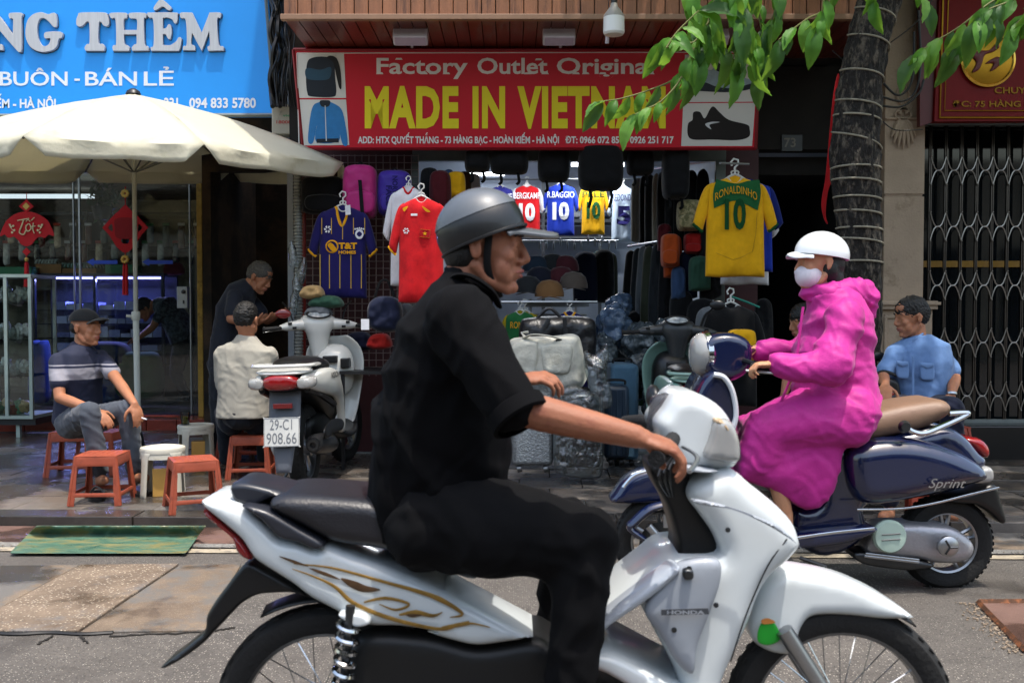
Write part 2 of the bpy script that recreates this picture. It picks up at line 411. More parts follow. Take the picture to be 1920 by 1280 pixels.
K0 = G(0, 989); K1 = G(1920, 1003); KD = (K1-K0).normalized(); KN = Vector((-KD.y, KD.x, 0))     # kerb foot line, KN points to the shops
def K(a, b, z=0): p = K0 + KD*a + KN*b; return Vector((p.x, p.y, z))
def kcoord(p): q = p-K0; return q.dot(KD), q.dot(KN)
mb = MB(); mb.add([(-30, -40, 0), (30, -40, 0), (30, 40, 0), (-30, 40, 0)], [(0, 1, 2, 3)])
road = tag(mb.build('road', asphalt, loc=(0, 0, 0)), kind='structure')
# pavement: bed of dirt with separate slabs and kerb stones
mb = MB(); R0 = Matrix(((KD.x, KN.x, 0), (KD.y, KN.y, 0), (0, 0, 1)))
P = [K(-6, .03), K(14, .03), K(14, 5.2), K(-6, 5.2)]
mb.loft([[Vector((p.x, p.y, -.05)) for p in P], [Vector((p.x, p.y, SZ-.012)) for p in P]])
pavement = tag(mb.build('pavement', joint, loc=(0, 0, 0)), kind='structure')
rnd = random.Random(3)
def slab(a0, a1, b0, b1, z, m, name, parent, t=.05, g=.003):
    mb = MB(); c = K((a0+a1)/2, (b0+b1)/2, z-t/2)
    tilt = Matrix.Rotation(rnd.uniform(-.004, .004), 3, 'X') @ Matrix.Rotation(rnd.uniform(-.004, .004), 3, 'Y')
    mb.box(c, (a1-a0-2*g, b1-b0-2*g, t), tilt @ R0)
    return mb.build(name, m, parent, smooth=False, bevel=.004)
a = -2.0
while a < 8.2:
    slab(a, a+.92, 0.0, .2, SZ+rnd.uniform(-.002, .003), kerbm, 'kerb_stone', pavement, t=.12); a += .925
nb = 0; b = .2
while b < 4.4:
    w = .40; a = -2.2 + (nb % 2)*.21
    while a < 8.4:
        if not (-1.2 < a < 8.0) and b < .5: a += .43; continue
        slab(a, a+.43, b, b+w, SZ+rnd.uniform(-.0035, .0035), granite[rnd.randrange(3)], 'paving_slab', pavement); a += .43
    b += w; nb += 1
# gutter strip between kerb and road line
gutter = tag(MB().loft([[K(-6, -.47, .002), K(14, -.47, .002), K(14, -.004, .002), K(-6, -.004, .002)], [K(-6, -.47, .008), K(14, -.47, .008), K(14, -.004, .008), K(-6, -.004, .008)]]).build('gutter', joint, loc=(0, 0, 0)), kind='structure')
a = -2
while a < 9:
    slab(a, a+.6, -.40, -.005, .014, redstone if a < 3.4 else browns, 'gutter_stone', gutter, t=.03); a += .604
mb = MB(); n = 90; rings = []
for i in range(n):
    a = -2+i*.12; h = .012+.014*abs(noise.noise(Vector((a*3, 0, 1)))); w = .035+.02*noise.noise(Vector((a*2.2, 5, 0))); b = -.43+.008*noise.noise(Vector((a*1.5, 9, 3)))
    rings.append([K(a, b-w, .003), K(a, b-w*.5, .004+h), K(a, b+w*.4, .006+h*.8), K(a, b+w, .010)])
mb.loft(rings, closed=False)
cementridge = tag(mb.build('cement_ridge', cement, loc=(0, 0, 0)), kind='structure')
mb = MB(); rings = []
for i in range(120):
    a = -2+i*.09; j = .006*noise.noise(Vector((a*4, 2, 0)))
    rings.append([K(a, -.565+j, .006), K(a, -.485+j, .006)])
mb.loft(rings, closed=False); tag(mb.build('road_line', linepaint, loc=(0, 0, 0)), kind='structure')
# old stone strip let into the road at the left
def kp(px, py): return kcoord(G(px, py))
strip = tag(MB().mm((0, 0, -.05), (.01, .01, -.04)).build('stone_strip', joint, loc=(0, 0, 0)), kind='structure')
def quad_slab(pts, z, m, name, parent):
    mb = MB(); P = [G(*p) for p in pts]; c = sum(P, Vector())/len(P); P = [c+(p-c)*.996 for p in P]
    mb.loft([[Vector((p.x, p.y, -.02)) for p in P], [Vector((p.x, p.y, z)) for p in P]]); return mb.build(name, m, parent, smooth=False, bevel=.004)
quad_slab([(-260, 1064), (150, 1062), (4, 1141), (-120, 1187), (-420, 1187)], .010, browns, 'strip_stone', strip)
quad_slab([(152, 1062), (336, 1060), (146, 1187), (-116, 1187), (6, 1141)], .013, aggregate, 'strip_stone', strip)
quad_slab([(339, 1060), (452, 1060), (425, 1110), (385, 1184), (150, 1188)], .009, browns, 'strip_stone', strip)
mb = MB(); pts = [G(x, 1189+1.5*math.sin(x*.05)) for x in range(-400, 215, 12)]
mb.tube([p+Vector((0, 0, .006)) for p in pts], .011, 6, flat=.6); mb.build('metal_edge', mat('black_edge', '1b1a19', rough=.5), strip)
# cracks beside the strip
mb = MB(); r2 = random.Random(5)
for (x0, y0, x1, y1) in [(205, 1191, 400, 1184), (100, 1191, 70, 1207), (150, 1192, 165, 1205), (380, 1184, 440, 1176)]:
    pts = [G(x0+(x1-x0)*t/14+r2.uniform(-2, 2), y0+(y1-y0)*t/14+r2.uniform(-1.5, 1.5), .003) for t in range(15)]
    mb.tube(pts, [.003+.004*r2.random() for _ in pts], 5, flat=.5)
mb.build('road_crack', joint, strip)
# inspection cover at the right
cover = thing('inspection_cover', 'rusty framed stone inspection cover let into the asphalt at the lower right', 'cover', G(1900, 1170))
A, B, C_, D_ = G(1835, 1132), G(2080, 1130), G(2200, 1260), G(1925, 1225)
mb = MB(); mb.loft([[p+Vector((0, 0, -.01)) for p in (A, B, C_, D_)], [p+Vector((0, 0, .008)) for p in (A, B, C_, D_)]])
mb.build('cover_plate', redstone, cover, smooth=False, bevel=.003)
mb = MB(); mb.tube([A+Vector((0, 0, .008)), B+Vector((0, 0, .008))], .014, 4); mb.tube([A+Vector((0, 0, .008)), D_+Vector((0, 0, .008))], .014, 4)
mb.build('cover_frame', mat('rusty_iron', '4a3020', rough=.8, metal=.3, col2='7a4a2c', mix=.55, ms=30, bump=.5), cover)
mb = MB(); r2 = random.Random(9)
for i in range(260):
    t = r2.random(); p = A.lerp(D_, t) + Vector((r2.gauss(-.03, .03), r2.gauss(0, .03), .004)); s = r2.uniform(.004, .011)
    mb.box(p, (s, s*.7, s*.5), Matrix.Rotation(r2.random()*3, 3, 'Z'))
for i in range(240):
    p = K(r2.uniform(0, 7.6), -.44+r2.gauss(0, .05), .014); s = r2.uniform(.003, .01)
    mb.box(p, (s, s*.7, s*.5), Matrix.Rotation(r2.random()*3, 3, 'Z'))
tag(mb.build('grit', mat('grit_stone', '8a7a68', rough=.9, var=.4, ns=30), smooth=False), 'loose grit and crumbs along the gutter and the cover', 'grit', kind='stuff')

# green sheet rolled down over the kerb
mb = MB(); rows = [(985, 0), (984, .6), (990, 1), (1000, 1.6), (1012, 2), (1024, 2.5), (1037, 3)]; rings = []
for i in range(64):
    t = i/63; row = []
    for (py, q) in rows:
        k = (py-985)/52; xl = 68-52*k; xr = 386-38*k; px = xl+(xr-xl)*t
        z = {0: SZ+.012, .6: SZ+.028, 1: SZ+.01}.get(q, .05-.012*q)
        z += .006*noise.noise(Vector((t*9, q*2, 0)))+.003*noise.noise(Vector((t*40, q*4, 2)))
        if t > .93: z += (t-.93)*.35*(1 if q < 1.5 else .3)
        row.append(G(px, py, max(z, .018)))
    rings.append(row)
mb.loft(rings, closed=False)
o = mb.build('plastic_sheet', mat('green_sheet', '446353', rough=.45, var=.35, ns=9, col2='6f6c46', rv=.2, mix=.53, ms=5, bump=.5, bs=25, bd=.006, stretch=(1, 3, 1)), mods=[('SOLIDIFY', dict(thickness=.003)), ('SUBSURF', dict(levels=1, render_levels=1))])
tag(o, 'wet green plastic sheet draped from the kerb into the gutter', 'plastic sheet')

# ------------------------------------------------------------------ buildings
wallm = mat('old_render_wall', '8f8779', rough=.9, var=.2, ns=3, bump=.4, bs=30, col2='6b6359', mix=.55, ms=4)
dark = mat('dark_recess_wall', '1c1916', rough=.9, var=.3, ns=4)
maroon = mat('maroon_wall', '3a1216', rough=.55, var=.15, ns=8)
alum = metal('brushed_frame', '8f9394', rough=.45)
frameg = metal('painted_frame_grey', '6f7675', rough=.5, metal=.3)
glass = sheet_glass('window_glass')
tile_in = mat('interior_tile', '7a7f80', rough=.25, var=.08, ns=2)
X = lambda px, D: (px-960)/F*D

# left shop ---------------------------------------------------------
LD = 10.2
left = thing('shop_building', 'left shop with a glass front and red tiled step under the blue sign', 'shop', (-4.2, LD, 0))
xr = X(383, LD)
mb = MB(); mb.mm((-9, LD-.05, pz(322, LD)+.10), (X(548, 9.3), LD+.2, 9)); mb.mm((-9, LD+.2, pz(322, LD)+.1), (xr, LD+4, pz(322, LD)+.35))
mb.mm((-9, LD+3.6, .1), (xr+.1, LD+3.8, pz(322, LD)+.1)); mb.mm((xr-.02, LD+.05, .1), (xr+.08, LD+3.6, pz(322, LD)+.1)); mb.build('wall', wallm, left, smooth=False)
MB().mm((-9, LD-.3, .02), (xr+.2, LD+3.7, .17)).build('floor', mat('shop_floor_dark', '4a4038', rough=.25, var=.2), left, smooth=False)
tilered = mat('red_floor_tile', '7d3226', rough=.25, var=.2, ns=7, bump=.1, bs=40, col2='4f231c', mix=.6, ms=5)
x = -7.2
while x < xr+.1:
    MB().mm((x, LD-.42, .03), (min(x+.3, xr+.22)-.006, LD-.02, .178)).build('step_tile', tilered, left, smooth=False, bevel=.006); x += .3
def frame_bar(a, b, m=alum, par=left, nm='frame_bar'): return MB().mm(a, b).build(nm, m, par, smooth=False, bevel=.003)
ztop = pz(322, LD)
frame_bar((-9, LD-.03, ztop), (xr, LD+.05, ztop+.09))
for px, w in ((141, .012), (152, .02), (358, .014)): frame_bar((X(px, LD)-w/2, LD-.015, .19), (X(px, LD)+w/2, LD+.015, ztop))
frame_bar((X(383, LD), LD-.04, .17), (X(395, LD), LD+.06, ztop+.1), frameg)
frame_bar((X(372, LD-.1), LD-.13, .17), (X(382, LD-.1), LD-.05, ztop+.12), mat('yellow_foam', 'a8873f', rough=.9, var=.25, ns=8, bump=.6, bs=40, col2='7c6230', mix=.6, ms=9), left, 'foam_strip')
for x0, x1 in ((-9, X(150, LD)), (X(154, LD), X(371, LD))):
    MB().mm((x0, LD-.004, .19), (x1, LD+.004, ztop)).build('glass_pane', glass, left, smooth=False)
for px in (128, 322): MB().mm((X(px-12, LD), LD-.02, ztop-.075), (X(px+16, LD), LD+.02, ztop-.01)).build('door_clamp', alum, left, smooth=False, bevel=.004)
lock = MB().mm((X(334, LD), LD-.035, pz(578, LD)), (X(354, LD), LD+.02, pz(537, LD))).build('door_lock', alum, left, smooth=False, bevel=.006)
mb = MB(); mb.lathe([(.022, 0), (.022, .008), (.014, .012)], W(344, 547, LD-.036), (0, -1, 0), 16); mb.build('lock_cylinder', metal('dark_metal', '3b3d3f', rough=.35), lock); MB().box(W(344, 566, LD-.04), (.012, .01, .035)).build('keyhole', MATS['dark_metal'], lock)
mb = MB(); mb.mm((X(0, LD)-3, LD-.5, pz(322, LD)+.42), (X(510, 9.9), LD-.05, pz(215, LD)+.5))
o = mb.build('shutter_box', metal('shutter_grey', '77797a', rough=.55, metal=.4), left, smooth=False)
# shelves and stock inside
blk = plastic('black_shelf', '15171a', rough=.3)
shelf = thing('wall_shelf', 'dark wall shelves with hanging packets behind the left glass', 'shelf', (-5.2, LD+3.3, .17))
mb = MB()
for z in (.17, 1.52, 2.05, 2.5): mb.mm((-8.5, LD+2.9, z), (-3.1, LD+3.5, z+.04))
for x in (-8.4, -7, -5.6, -4.2, -3.15): mb.mm((x, LD+2.88, .2), (x+.04, LD+3.5, 2.55))
mb.build('rack', blk, shelf, smooth=False)
r3 = random.Random(21); pk = [mat('packet_%d' % i, c, rough=.2, var=.3, ns=20, spec=.8) for i, c in enumerate(['8f9aa0', '2b2f38', 'b9c0c4', '5a2a26', '3a5a86', '49585a', 'c9b9a0'])]
tops = [mat('packet_top_%d' % i, c, rough=.4) for i, c in enumerate(['b3402c', '2d7a4a', '2c4f96', 'd8dadb'])]
for i in range(46):
    x = -7.6+i*.1; z = 2.12+.22*(i % 2)
    hz = r3.uniform(.2, .3); mb = MB()
    mb.pillow([(x, z-hz), (x+.085, z-hz, 1), (x+.085, z, 1), (x, z, 1)], lambda u, v, o: Vector((u, LD+2.75-o-.08*(i % 2), v)), bulge=.02, roll=.04, step=.03, hf=lambda u, v: .01*noise.noise(Vector((u*30, v*30, 0))))
    p = thing('hanging_packet', 'clear hanging packet on the top shelf of the left shop', 'packet', (x, LD+2.7, z-hz), 'clear packets hanging inside the left shop')
    mb.build('bag', pk[r3.randrange(7)], p)
    MB().mm((x, LD+2.73-.08*(i % 2), z), (x+.085, LD+2.75-.08*(i % 2), z+.035)).build('header_card', tops[r3.randrange(4)], p, smooth=False)
cs = thing('display_case', 'blue lit glass display case full of clear boxes inside the left shop', 'display case', (-5.3, LD+1.3, .17))
z1 = pz(517, LD+1.3); x0, x1 = X(62, LD+1.3), X(308, LD+1.3)
mb = MB(); mb.mm((x0, LD+1.3, z1), (x1, LD+1.8, z1+.03)); mb.mm((x0, LD+1.3, .17), (x1, LD+1.8, .6)); mb.mm((x0, LD+1.75, .6), (x1, LD+1.8, z1))
for x in (x0, X(176, LD+1.3), x1-.03): mb.mm((x, LD+1.29, .6), (x+.03, LD+1.33, z1))
mb.build('cabinet', plastic('navy_cabinet', '10162a', rough=.3), cs, smooth=False)
MB().mm((x0+.03, LD+1.35, z1-.035), (x1-.03, LD+1.37, z1-.012)).build('light_strip', mat('blue_led', '8c8cff', emit=3), cs, smooth=False)
for k in range(5):
    z = .62+k*.16
    MB().mm((x0+.02, LD+1.33, z-.012), (x1-.02, LD+1.75, z-.004)).build('shelf', glass, cs, smooth=False)
boxm = [mat('case_box_%d' % i, c, rough=.2, var=.15, ns=12, spec=.7) for i, c in enumerate(['7f8aba', 'a8b1d4', '5c649a', 'c5c9e0', '8690b0'])]
for k in range(5):
    x = x0+.22
    while x < x1-.15:
        w = r3.uniform(.09, .2); h = r3.uniform(.04, .13)
        if r3.random() < .88: MB().mm((x, LD+1.38, .62+k*.16), (x+w-.01, LD+1.6, .62+k*.16+h)).build('clear_box', boxm[r3.randrange(5)], cs, smooth=False)
        x += w
def carton(px0, px1, py0, py1, D, m, lab, nm='carton', cat='box'):
    o = MB().mm((X(px0, D), D, pz(py1, D)), (X(px1, D), D+.3, pz(py0, D))).build(nm, m, smooth=False, bevel=.006); return tag(o, lab, cat)
card = mat('cardboard', 'a3764c', rough=.85, var=.1); grn = plastic('green_box', '2f7a52'); cD = LD+1.35
carton(68, 116, 495, 515, cD, card, 'brown carton of wrapped rolls at the left end of the display case')
carton(118, 182, 503, 516, cD, card, 'low brown carton at the middle of the display case top')
carton(198, 250, 496, 516, cD, grn, 'pale green box on the display case behind the hanging lantern')
carton(0, 60, 500, 520, cD-.2, grn, 'green crate standing left of the brown carton in the left shop')
for j, (px, n) in enumerate(((74, 7), (122, 8), (158, 6))):
    mb = MB()
    for k in range(n):
        c = W(px+k*6, 495 if j == 0 else 502, cD+.12); mb.tube([c+Vector((0, .1*math.cos(a), .05*math.sin(a))) for a in np.linspace(0, PI, 7)], .012, 6)
    tag(mb.build('wrapped_roll', mat('roll_plastic_%d' % j, ['c9cfca', '9fc0b5', 'b9b2a4'][j], rough=.25, spec=.8)), ['clear wrapped rolls standing in the left brown carton', 'greenish wrapped rolls in the low middle carton', 'grey wrapped rolls at the right of the low carton'][j], 'rolls')
hb = MB(); hb.pillow([(310, 514), (311, 496), (325, 492), (341, 495), (343, 514)], lambda u, v, o: W(u, v, cD+.1, o), bulge=.04, th=.05); hb.tube([W(315, 494, cD+.07), W(326, 480, cD+.07), W(338, 494, cD+.07)], .006, 6)
tag(hb.build('handbag', cloth('maroon_bag', '5a1420')), 'small maroon handbag on the right end of the display counter', 'handbag')
bluebin = cloth('blue_bale', '173a86', bump=.6, bs=40, bd=.01)
for i, (a, b, c, d) in enumerate([(60, 92, 640, 745), (140, 215, 690, 755), (225, 300, 660, 740), (150, 240, 640, 690)]):
    D = LD+.9; mb = MB(); mb.pillow([(a, d), (a+2, c+8), ((a+b)/2, c), (b-2, c+8), (b, d)], lambda u, v, o: W(u, v, D, o), bulge=.12, th=.1, hf=lambda u, v: .03*noise.noise(Vector((u*.06, v*.06, i))))
    tag(mb.build('bale', [bluebin, bluebin, cloth('dark_green_bale', '1c4a30'), cloth('navy_bale', '14204a')][i]), ['tall blue bale at the left end of the lit case', 'low blue bale before the lit display case', 'dark green bale beside the stooping customer', 'navy bale lying on the low blue bale'][i], 'bale')
# added fill for the left shop: a faintly glowing tube, no real lamp
tube = MB().mm((-6.6, LD+2.2, ztop-.02), (-5.2, LD+2.26, ztop+.03)).build('added_fill_tube', mat('tube_white', 'e8f2ff', emit=.5), smooth=False)
tag(tube, 'faint white tube added as fill light under the left shop ceiling', 'lamp')

# centre shop -------------------------------------------------------
CD = 8.2; BD = 12.8
centre = thing('shop_building', 'open fronted clothes shop below the red sign and timber soffit', 'shop', (.4, CD, 0))
zo = pz(303, CD)      # opening top
x0, x1 = X(780, CD), X(1352, CD)
mb = MB()
mb.mm((X(545, CD), CD, zo+.10), (X(1575, CD), CD+.2, 3.24)); mb.mm((X(545, 7.6)+.0, CD+.2, 3.24), (X(1640, CD), CD+.5, 9))
mb.mm((-1.95, CD+.2, 3.2), (2.0, BD+.1, 3.3))                  # ceiling slab
mb.build('upper_wall', dark, centre, smooth=False)
mb = MB(); mb.mm((-2.0, BD, .05), (2.0, BD+.15, 3.3)); mb.mm((-1.9, CD+.25, .05), (-1.85, BD, 3.3)); mb.mm((1.95, CD+.25, .05), (2.0, BD, 3.3)); mb.build('inner_wall', mat('pale_blue_wall', 'b4bfcd', rough=.8, var=.05), centre, smooth=False)
mb = MB(); mb.mm((-1.849, CD+.26, 3.14), (1.949, BD-.01, 3.19)); mb.build('ceiling', mat('inner_ceiling', '9aa3ae', rough=.8), centre, smooth=False)
MB().mm((-1.9, CD-.02, .05), (2.02, BD+.1, SZ+.015)).build('floor', tile_in, centre, smooth=False)
MB().mm((X(560, CD), CD, SZ), (x0, CD+.2, zo+.1)).build('front_wall', maroon, centre, smooth=False); mb = MB(); mb.mm((x1, CD, SZ), (X(1420, CD), CD+.2, zo+.1)); mb.build('front_wall', maroon, centre, smooth=False)
mb = MB(); mb.mm((x0-.02, CD-.06, zo), (x1+.02, CD-.005, zo+.10)); mb.mm((X(1338, CD), CD-.05, SZ), (x1+.02, CD-.004, zo)); mb.mm((x0-.03, CD-.05, SZ), (x0+.03, CD-.004, zo)); mb.build('opening_frame', metal('old_grey_frame', '5d6461', rough=.6, metal=.2), centre, smooth=False, bevel=.004)
# passages left and right of the shop
mb = MB(); xa, xb = X(397, 9.35), X(560, CD)
mb.mm((xa-.08, 9.35, .05), (xa, 11, 3.6)); mb.mm((xb-.0, CD+.2, .05), (xb+.06, 11, 3.6)); mb.mm((xa, 11, .05), (xb, 11.1, 3.6)); mb.mm((xa-.05, 9.35, pz(322, 9.35)), (xb, 9.45, 9))
mb.build('passage_wall', mat('grimy_brown_wall', '3a2c20', rough=.9, var=.3, ns=3, col2='1d1712', mix=.5, ms=2), centre, smooth=False)
mb = MB(); xa, xb = X(1420, CD), X(1600, CD)
mb.mm((xb, CD+.1, .05), (xb+.1, 12, 3.6)); mb.mm((xa, 12, .05), (xb+.1, 12.1, 3.6)); mb.mm((xa, CD+.2, pz(322, CD)), (xb+.1, 12, pz(322, CD)+.15)); mb.build('passage_wall', dark, centre, smooth=False)
mb = MB(); mb.mm((X(1462, CD), CD-.02, pz(284, CD)), (X(1500, CD), CD+.0, pz(254, CD))); np_ = mb.build('number_plate', plastic('dark_number_plate', '20211f'), centre, smooth=False)
mb = MB(); word(mb, '73', lambda u, v, o: W(u, v, CD-.023, o), 1470, 1492, 259, 276, bold=.02); mb.build('number', mat('dim_number', '6f6a60', rough=.6), np_, smooth=False)
# timber fascia and soffit boards
wood = mat('fascia_wood', '8a5a3c', rough=.45, var=.3, ns=1.6, bump=.3, bs=30, stretch=(9, 9, .8), col2='5b3a28', mix=.6, ms=2)
wood2 = mat('soffit_wood', '5a2418', rough=.35, var=.25, ns=2, bump=.2, bs=30, stretch=(6, 1, 6), coat=.2)
FD = 6.9; zs = 3.25; x = X(536, FD); i = 0
xe = X(1660, FD)
MB().mm((X(536, FD), FD+.03, zs+.005), (xe, 8.4, zs+.02)).build('soffit_backing', dark, centre, smooth=False)
MB().mm((X(536, FD), FD+.03, zs+.02), (xe, FD+.1, 9)).build('fascia_backing', dark, centre, smooth=False)
while x < xe:
    MB().mm((x+.002, FD, zs+.03), (x+.093, FD+.028+rnd.uniform(0, .003), zs+.9)).build('fascia_board', wood, centre, smooth=False, bevel=.003)
    MB().mm((x+.002, FD+.04, zs-.006), (x+.093, 7.95, zs+rnd.uniform(.001, .003))).build('soffit_board', wood2, centre, smooth=False, bevel=.002); x += .097
MB().mm((X(536, FD)-.02, FD-.02, zs-.01), (xe, FD+.035, zs+.028)).build('fascia_trim', mat('trim_wood', '8b6a52', rough=.5, var=.2, ns=3), centre, smooth=False, bevel=.004)
MB().mm((X(536, FD), 7.0, zs+.9), (4.6, 8.4, 9)).build('upper_floor', wallm, centre, smooth=False)

# right shop --------------------------------------------------------
RD = 8.1
right = thing('shop_building', 'closed right shop with a stone pilaster and dark glass behind the gate', 'shop', (4, RD, 0))
stone = mat('beige_stone', '9a8672', rough=.7, var=.12, ns=5, bump=.3, bs=60, col2='7a6855', mix=.62, ms=4)
pD = 7.75
mb = MB(); xa, xb = X(1655, pD), X(1730, pD); mb.mm((xa, pD, pz(565, pD)), (xb, pD+.45, pz(366, pD)-.01)); mb.mm((xa, pD, pz(364, pD)), (xb, pD+.45, 3.9)); mb.mm((xa+.01, pD+.01, pz(368, pD)), (xb-.01, pD+.4, pz(362, pD))); mb.build('pilaster', stone, right, smooth=False, bevel=.004)
mb = MB(); mb.mm((X(1640, pD), pD-.06, SZ), (X(1742, pD), pD+.45, pz(580, pD))); mb.mm((X(1634, pD), pD-.10, pz(580, pD)), (X(1748, pD), pD+.45, pz(564, pD))); mb.mm((X(1630, pD), pD-.12, pz(572, pD)), (X(1752, pD), pD+.45, pz(566, pD)))
for a, b, c, d in ((1652, 1730, 590, 596), (1652, 1730, 700, 706), (1652, 1657, 596, 700), (1725, 1730, 596, 700)): mb.mm((X(a, pD), pD-.075, pz(d, pD)), (X(b, pD), pD-.05, pz(c, pD)))
mb.build('pedestal', stone, right, smooth=False, bevel=.004)
mb = MB(); mb.mm((X(1643, pD), pD+.12, .05), (xa-.001, pD+.5, 3.9)); mb.build('side_wall', stone, right, smooth=False)
mb = MB()     # carved acanthus ornament on the pilaster
cx, cy = 1692, 225
for k in range(-3, 4):
    a = k*.42; pts = [W(cx+2*k, cy, pD, .01), W(cx+math.sin(a)*18, cy+16+math.cos(a)*18, pD, .028), W(cx+math.sin(a)*24, cy+24+math.cos(a)*32, pD, .02)]
    mb.tube(cr3(pts, 5), [.016, .02, .012, .004], 6)
for s in (-1, 1):
    mb.tube([W(cx+s*(6+14*t)*math.cos(t*5), cy-10-10*math.sin(t*5), pD, .02) for t in np.linspace(0, 1, 12)], [.014]*6+[.008]*6, 6)
    mb.tube([W(cx+s*(4+8*math.sin(t*6)), cy-30-60*t, pD, .015) for t in np.linspace(0, 1, 14)], .009, 6)
mb.limb([(W(cx-30, cy-2, pD, .01), .012), (W(cx+30, cy-2, pD, .01), .012)]); mb.build('carved_ornament', stone, right)
mb = MB(); mb.mm((xb-.0, RD+.8, .05), (6.5, RD+.9, 3)); mb.mm((xb, pD+.1, 3.0), (7, RD+1, 9)); mb.build('wall', dark, right, smooth=False)
MB().mm((xb, RD+.1, SZ), (6.5, RD+.11, 3)).build('dark_glass', mat('dark_glass', '0d1114', rough=.05, var=0, spec=.6), right, smooth=False)
MB().mm((xb, RD-.25, .05), (6.5, RD+.8, pz(792, RD))).build('plinth', mat('black_granite', '181717', rough=.2, var=.3, ns=40), right, smooth=False, bevel=.01)
MB().mm((xb, RD+.08, pz(500, RD)), (6.5, RD+.09, pz(488, RD))).build('yellow_band', mat('yellow_band', '8a6412', rough=.5), right, smooth=False)
MB().mm((xb, RD+.05, 3.0-.02), (6.5, RD-.02, pz(236, RD))).build('gate_rail_housing', frameg, right, smooth=False)

# folding gate -------------------------------------------------------
gate = thing('folding_gate', 'polished steel folding lattice gate closed in front of the right shop', 'gate', (X(1830, RD), RD, pz(792, RD)))
chrome = metal('gate_steel', '938d86', rough=.3); z0 = pz(790, RD); z1 = pz(236, RD); sp = 29/F*RD; xg = X(1740, RD); bars = [xg+i*sp for i in range(13)]
for x in bars:
    mb = MB(); mb.mm((x-.011, RD-.012, z0), (x-.003, RD+.012, z1)); mb.mm((x+.003, RD-.012, z0), (x+.011, RD+.012, z1)); mb.build('upright_bar', metal('gate_dark_steel', '55504c', rough=.3), gate, smooth=False)
rows = [pz(y, RD) for y in (320, 425, 535, 642, 742)]; H = .115
for zc in rows:
    for i in range(len(bars)-1):
        for s in (-1, 1):
            mb = MB()
            pts = []
            for t in np.linspace(0, 1, 9):
                q = math.sin(t*PI/2)
                pts.append(Vector((bars[i]+sp*t if s > 0 else bars[i+1]-sp*t, RD-.018, zc+H*(1-2*t) + H*.55*math.sin(t*PI*2)*-.6)))
            mb.tube(pts, .006, 5, flat=.6); mb.build('lattice_arm', chrome, gate)
mb = MB()
for zc in rows:
    for x in bars:
        for dz in (H, -H): mb.ell((x, RD-.026, zc+dz), .007, u=8, v=5)
mb.build('rivets', chrome, gate)
mb = MB(); mb.mm((xg-.05, RD-.02, z0-.02), (bars[-1], RD+.02, z0+.02)); mb.build('bottom_rail', frameg, gate, smooth=False)

# centre shop tubes: the first is seen, the other two are added for illumination
tubem = mat('lit_tube', 'f2f8ff', emit=5)
for i, (px, D) in enumerate(((985, 11.0), (1120, 11.4), (900, 12.2))):
    t = thing('tube_lamp', ['lit white tube lamp nearest the street on the shop ceiling', 'tube lamp added for light over the yellow shirt inside', 'tube lamp added for light at the back left of the shop ceiling'][i], 'lamp', (X(px, D), D, 2.95))
    MB().mm((X(px, D)-.3, D-.02, 2.89), (X(px, D)+.3, D+.02, 2.93)).build('tube', tubem, t, smooth=False)
    ld = bpy.data.lights.new('tube_light', 'AREA'); ld.energy = 7; ld.shape = 'RECTANGLE'; ld.size = .6; ld.size_y = .08; ld.color = (.9, .95, 1)
    lo = bpy.data.objects.new('tube_light', ld); COL.objects.link(lo); lo.parent = t; lo.location = (0, 0, -.075)
# blue strip light of the display case
ld = bpy.data.lights.new('strip_light', 'AREA'); ld.energy = 20; ld.shape = 'RECTANGLE'; ld.size = 1.3; ld.size_y = .03; ld.color = (.35, .35, 1)
lo = bpy.data.objects.new('strip_light', ld); COL.objects.link(lo); lo.parent = cs; lo.location = Vector(((X(62, LD+1.3)+X(308, LD+1.3))/2, LD+1.45, z1 if False else pz(517, LD+1.3)-.045))-Vector(cs.location); lo.rotation_euler = (math.radians(-15), 0, 0)
# street houses on the other side of the road, behind the camera (they show in the glass and the paint)
opp = thing('house_row', 'plain house row across the street behind the viewer', 'building', (0, -7.5, 0))
MB().mm((-16, -9.5, 0), (16, -8.5, 5)).build('wall', mat('opposite_wall', 'c0b49e', rough=.9, var=.3, ns=.8), opp, smooth=False)
for i in range(9): MB().mm((-15+i*3.4, -8.5, .3), (-12.6+i*3.4, -8.42, 2.8)).build('shop_opening', dark, opp, smooth=False); MB().mm((-14.5+i*3.4, -8.5, 3.5), (-13.2+i*3.4, -8.44, 4.7)).build('window', MATS['dark_glass'], opp, smooth=False)

# ================================================================== SIGNS
def flat(name, ol, fn, m, parent, o=.002, smooth=True, holes=(), th=0):
    mb = MB(); e = max(max(p[0] for p in ol)-min(p[0] for p in ol), max(p[1] for p in ol)-min(p[1] for p in ol))
    mb.pillow(ol, lambda u, v, q: fn(u, v, o+q), bulge=0, step=e*2 if not holes else e/8, smooth=smooth, holes=holes, back='none' if not th else 'flat', th=th)
    return mb.build(name, m, parent, smooth=False)
def scale(ol, k, dx=0, dy=0): return [(p[0]/k+dx, p[1]/k+dy)+tuple(p[2:]) for p in ol]
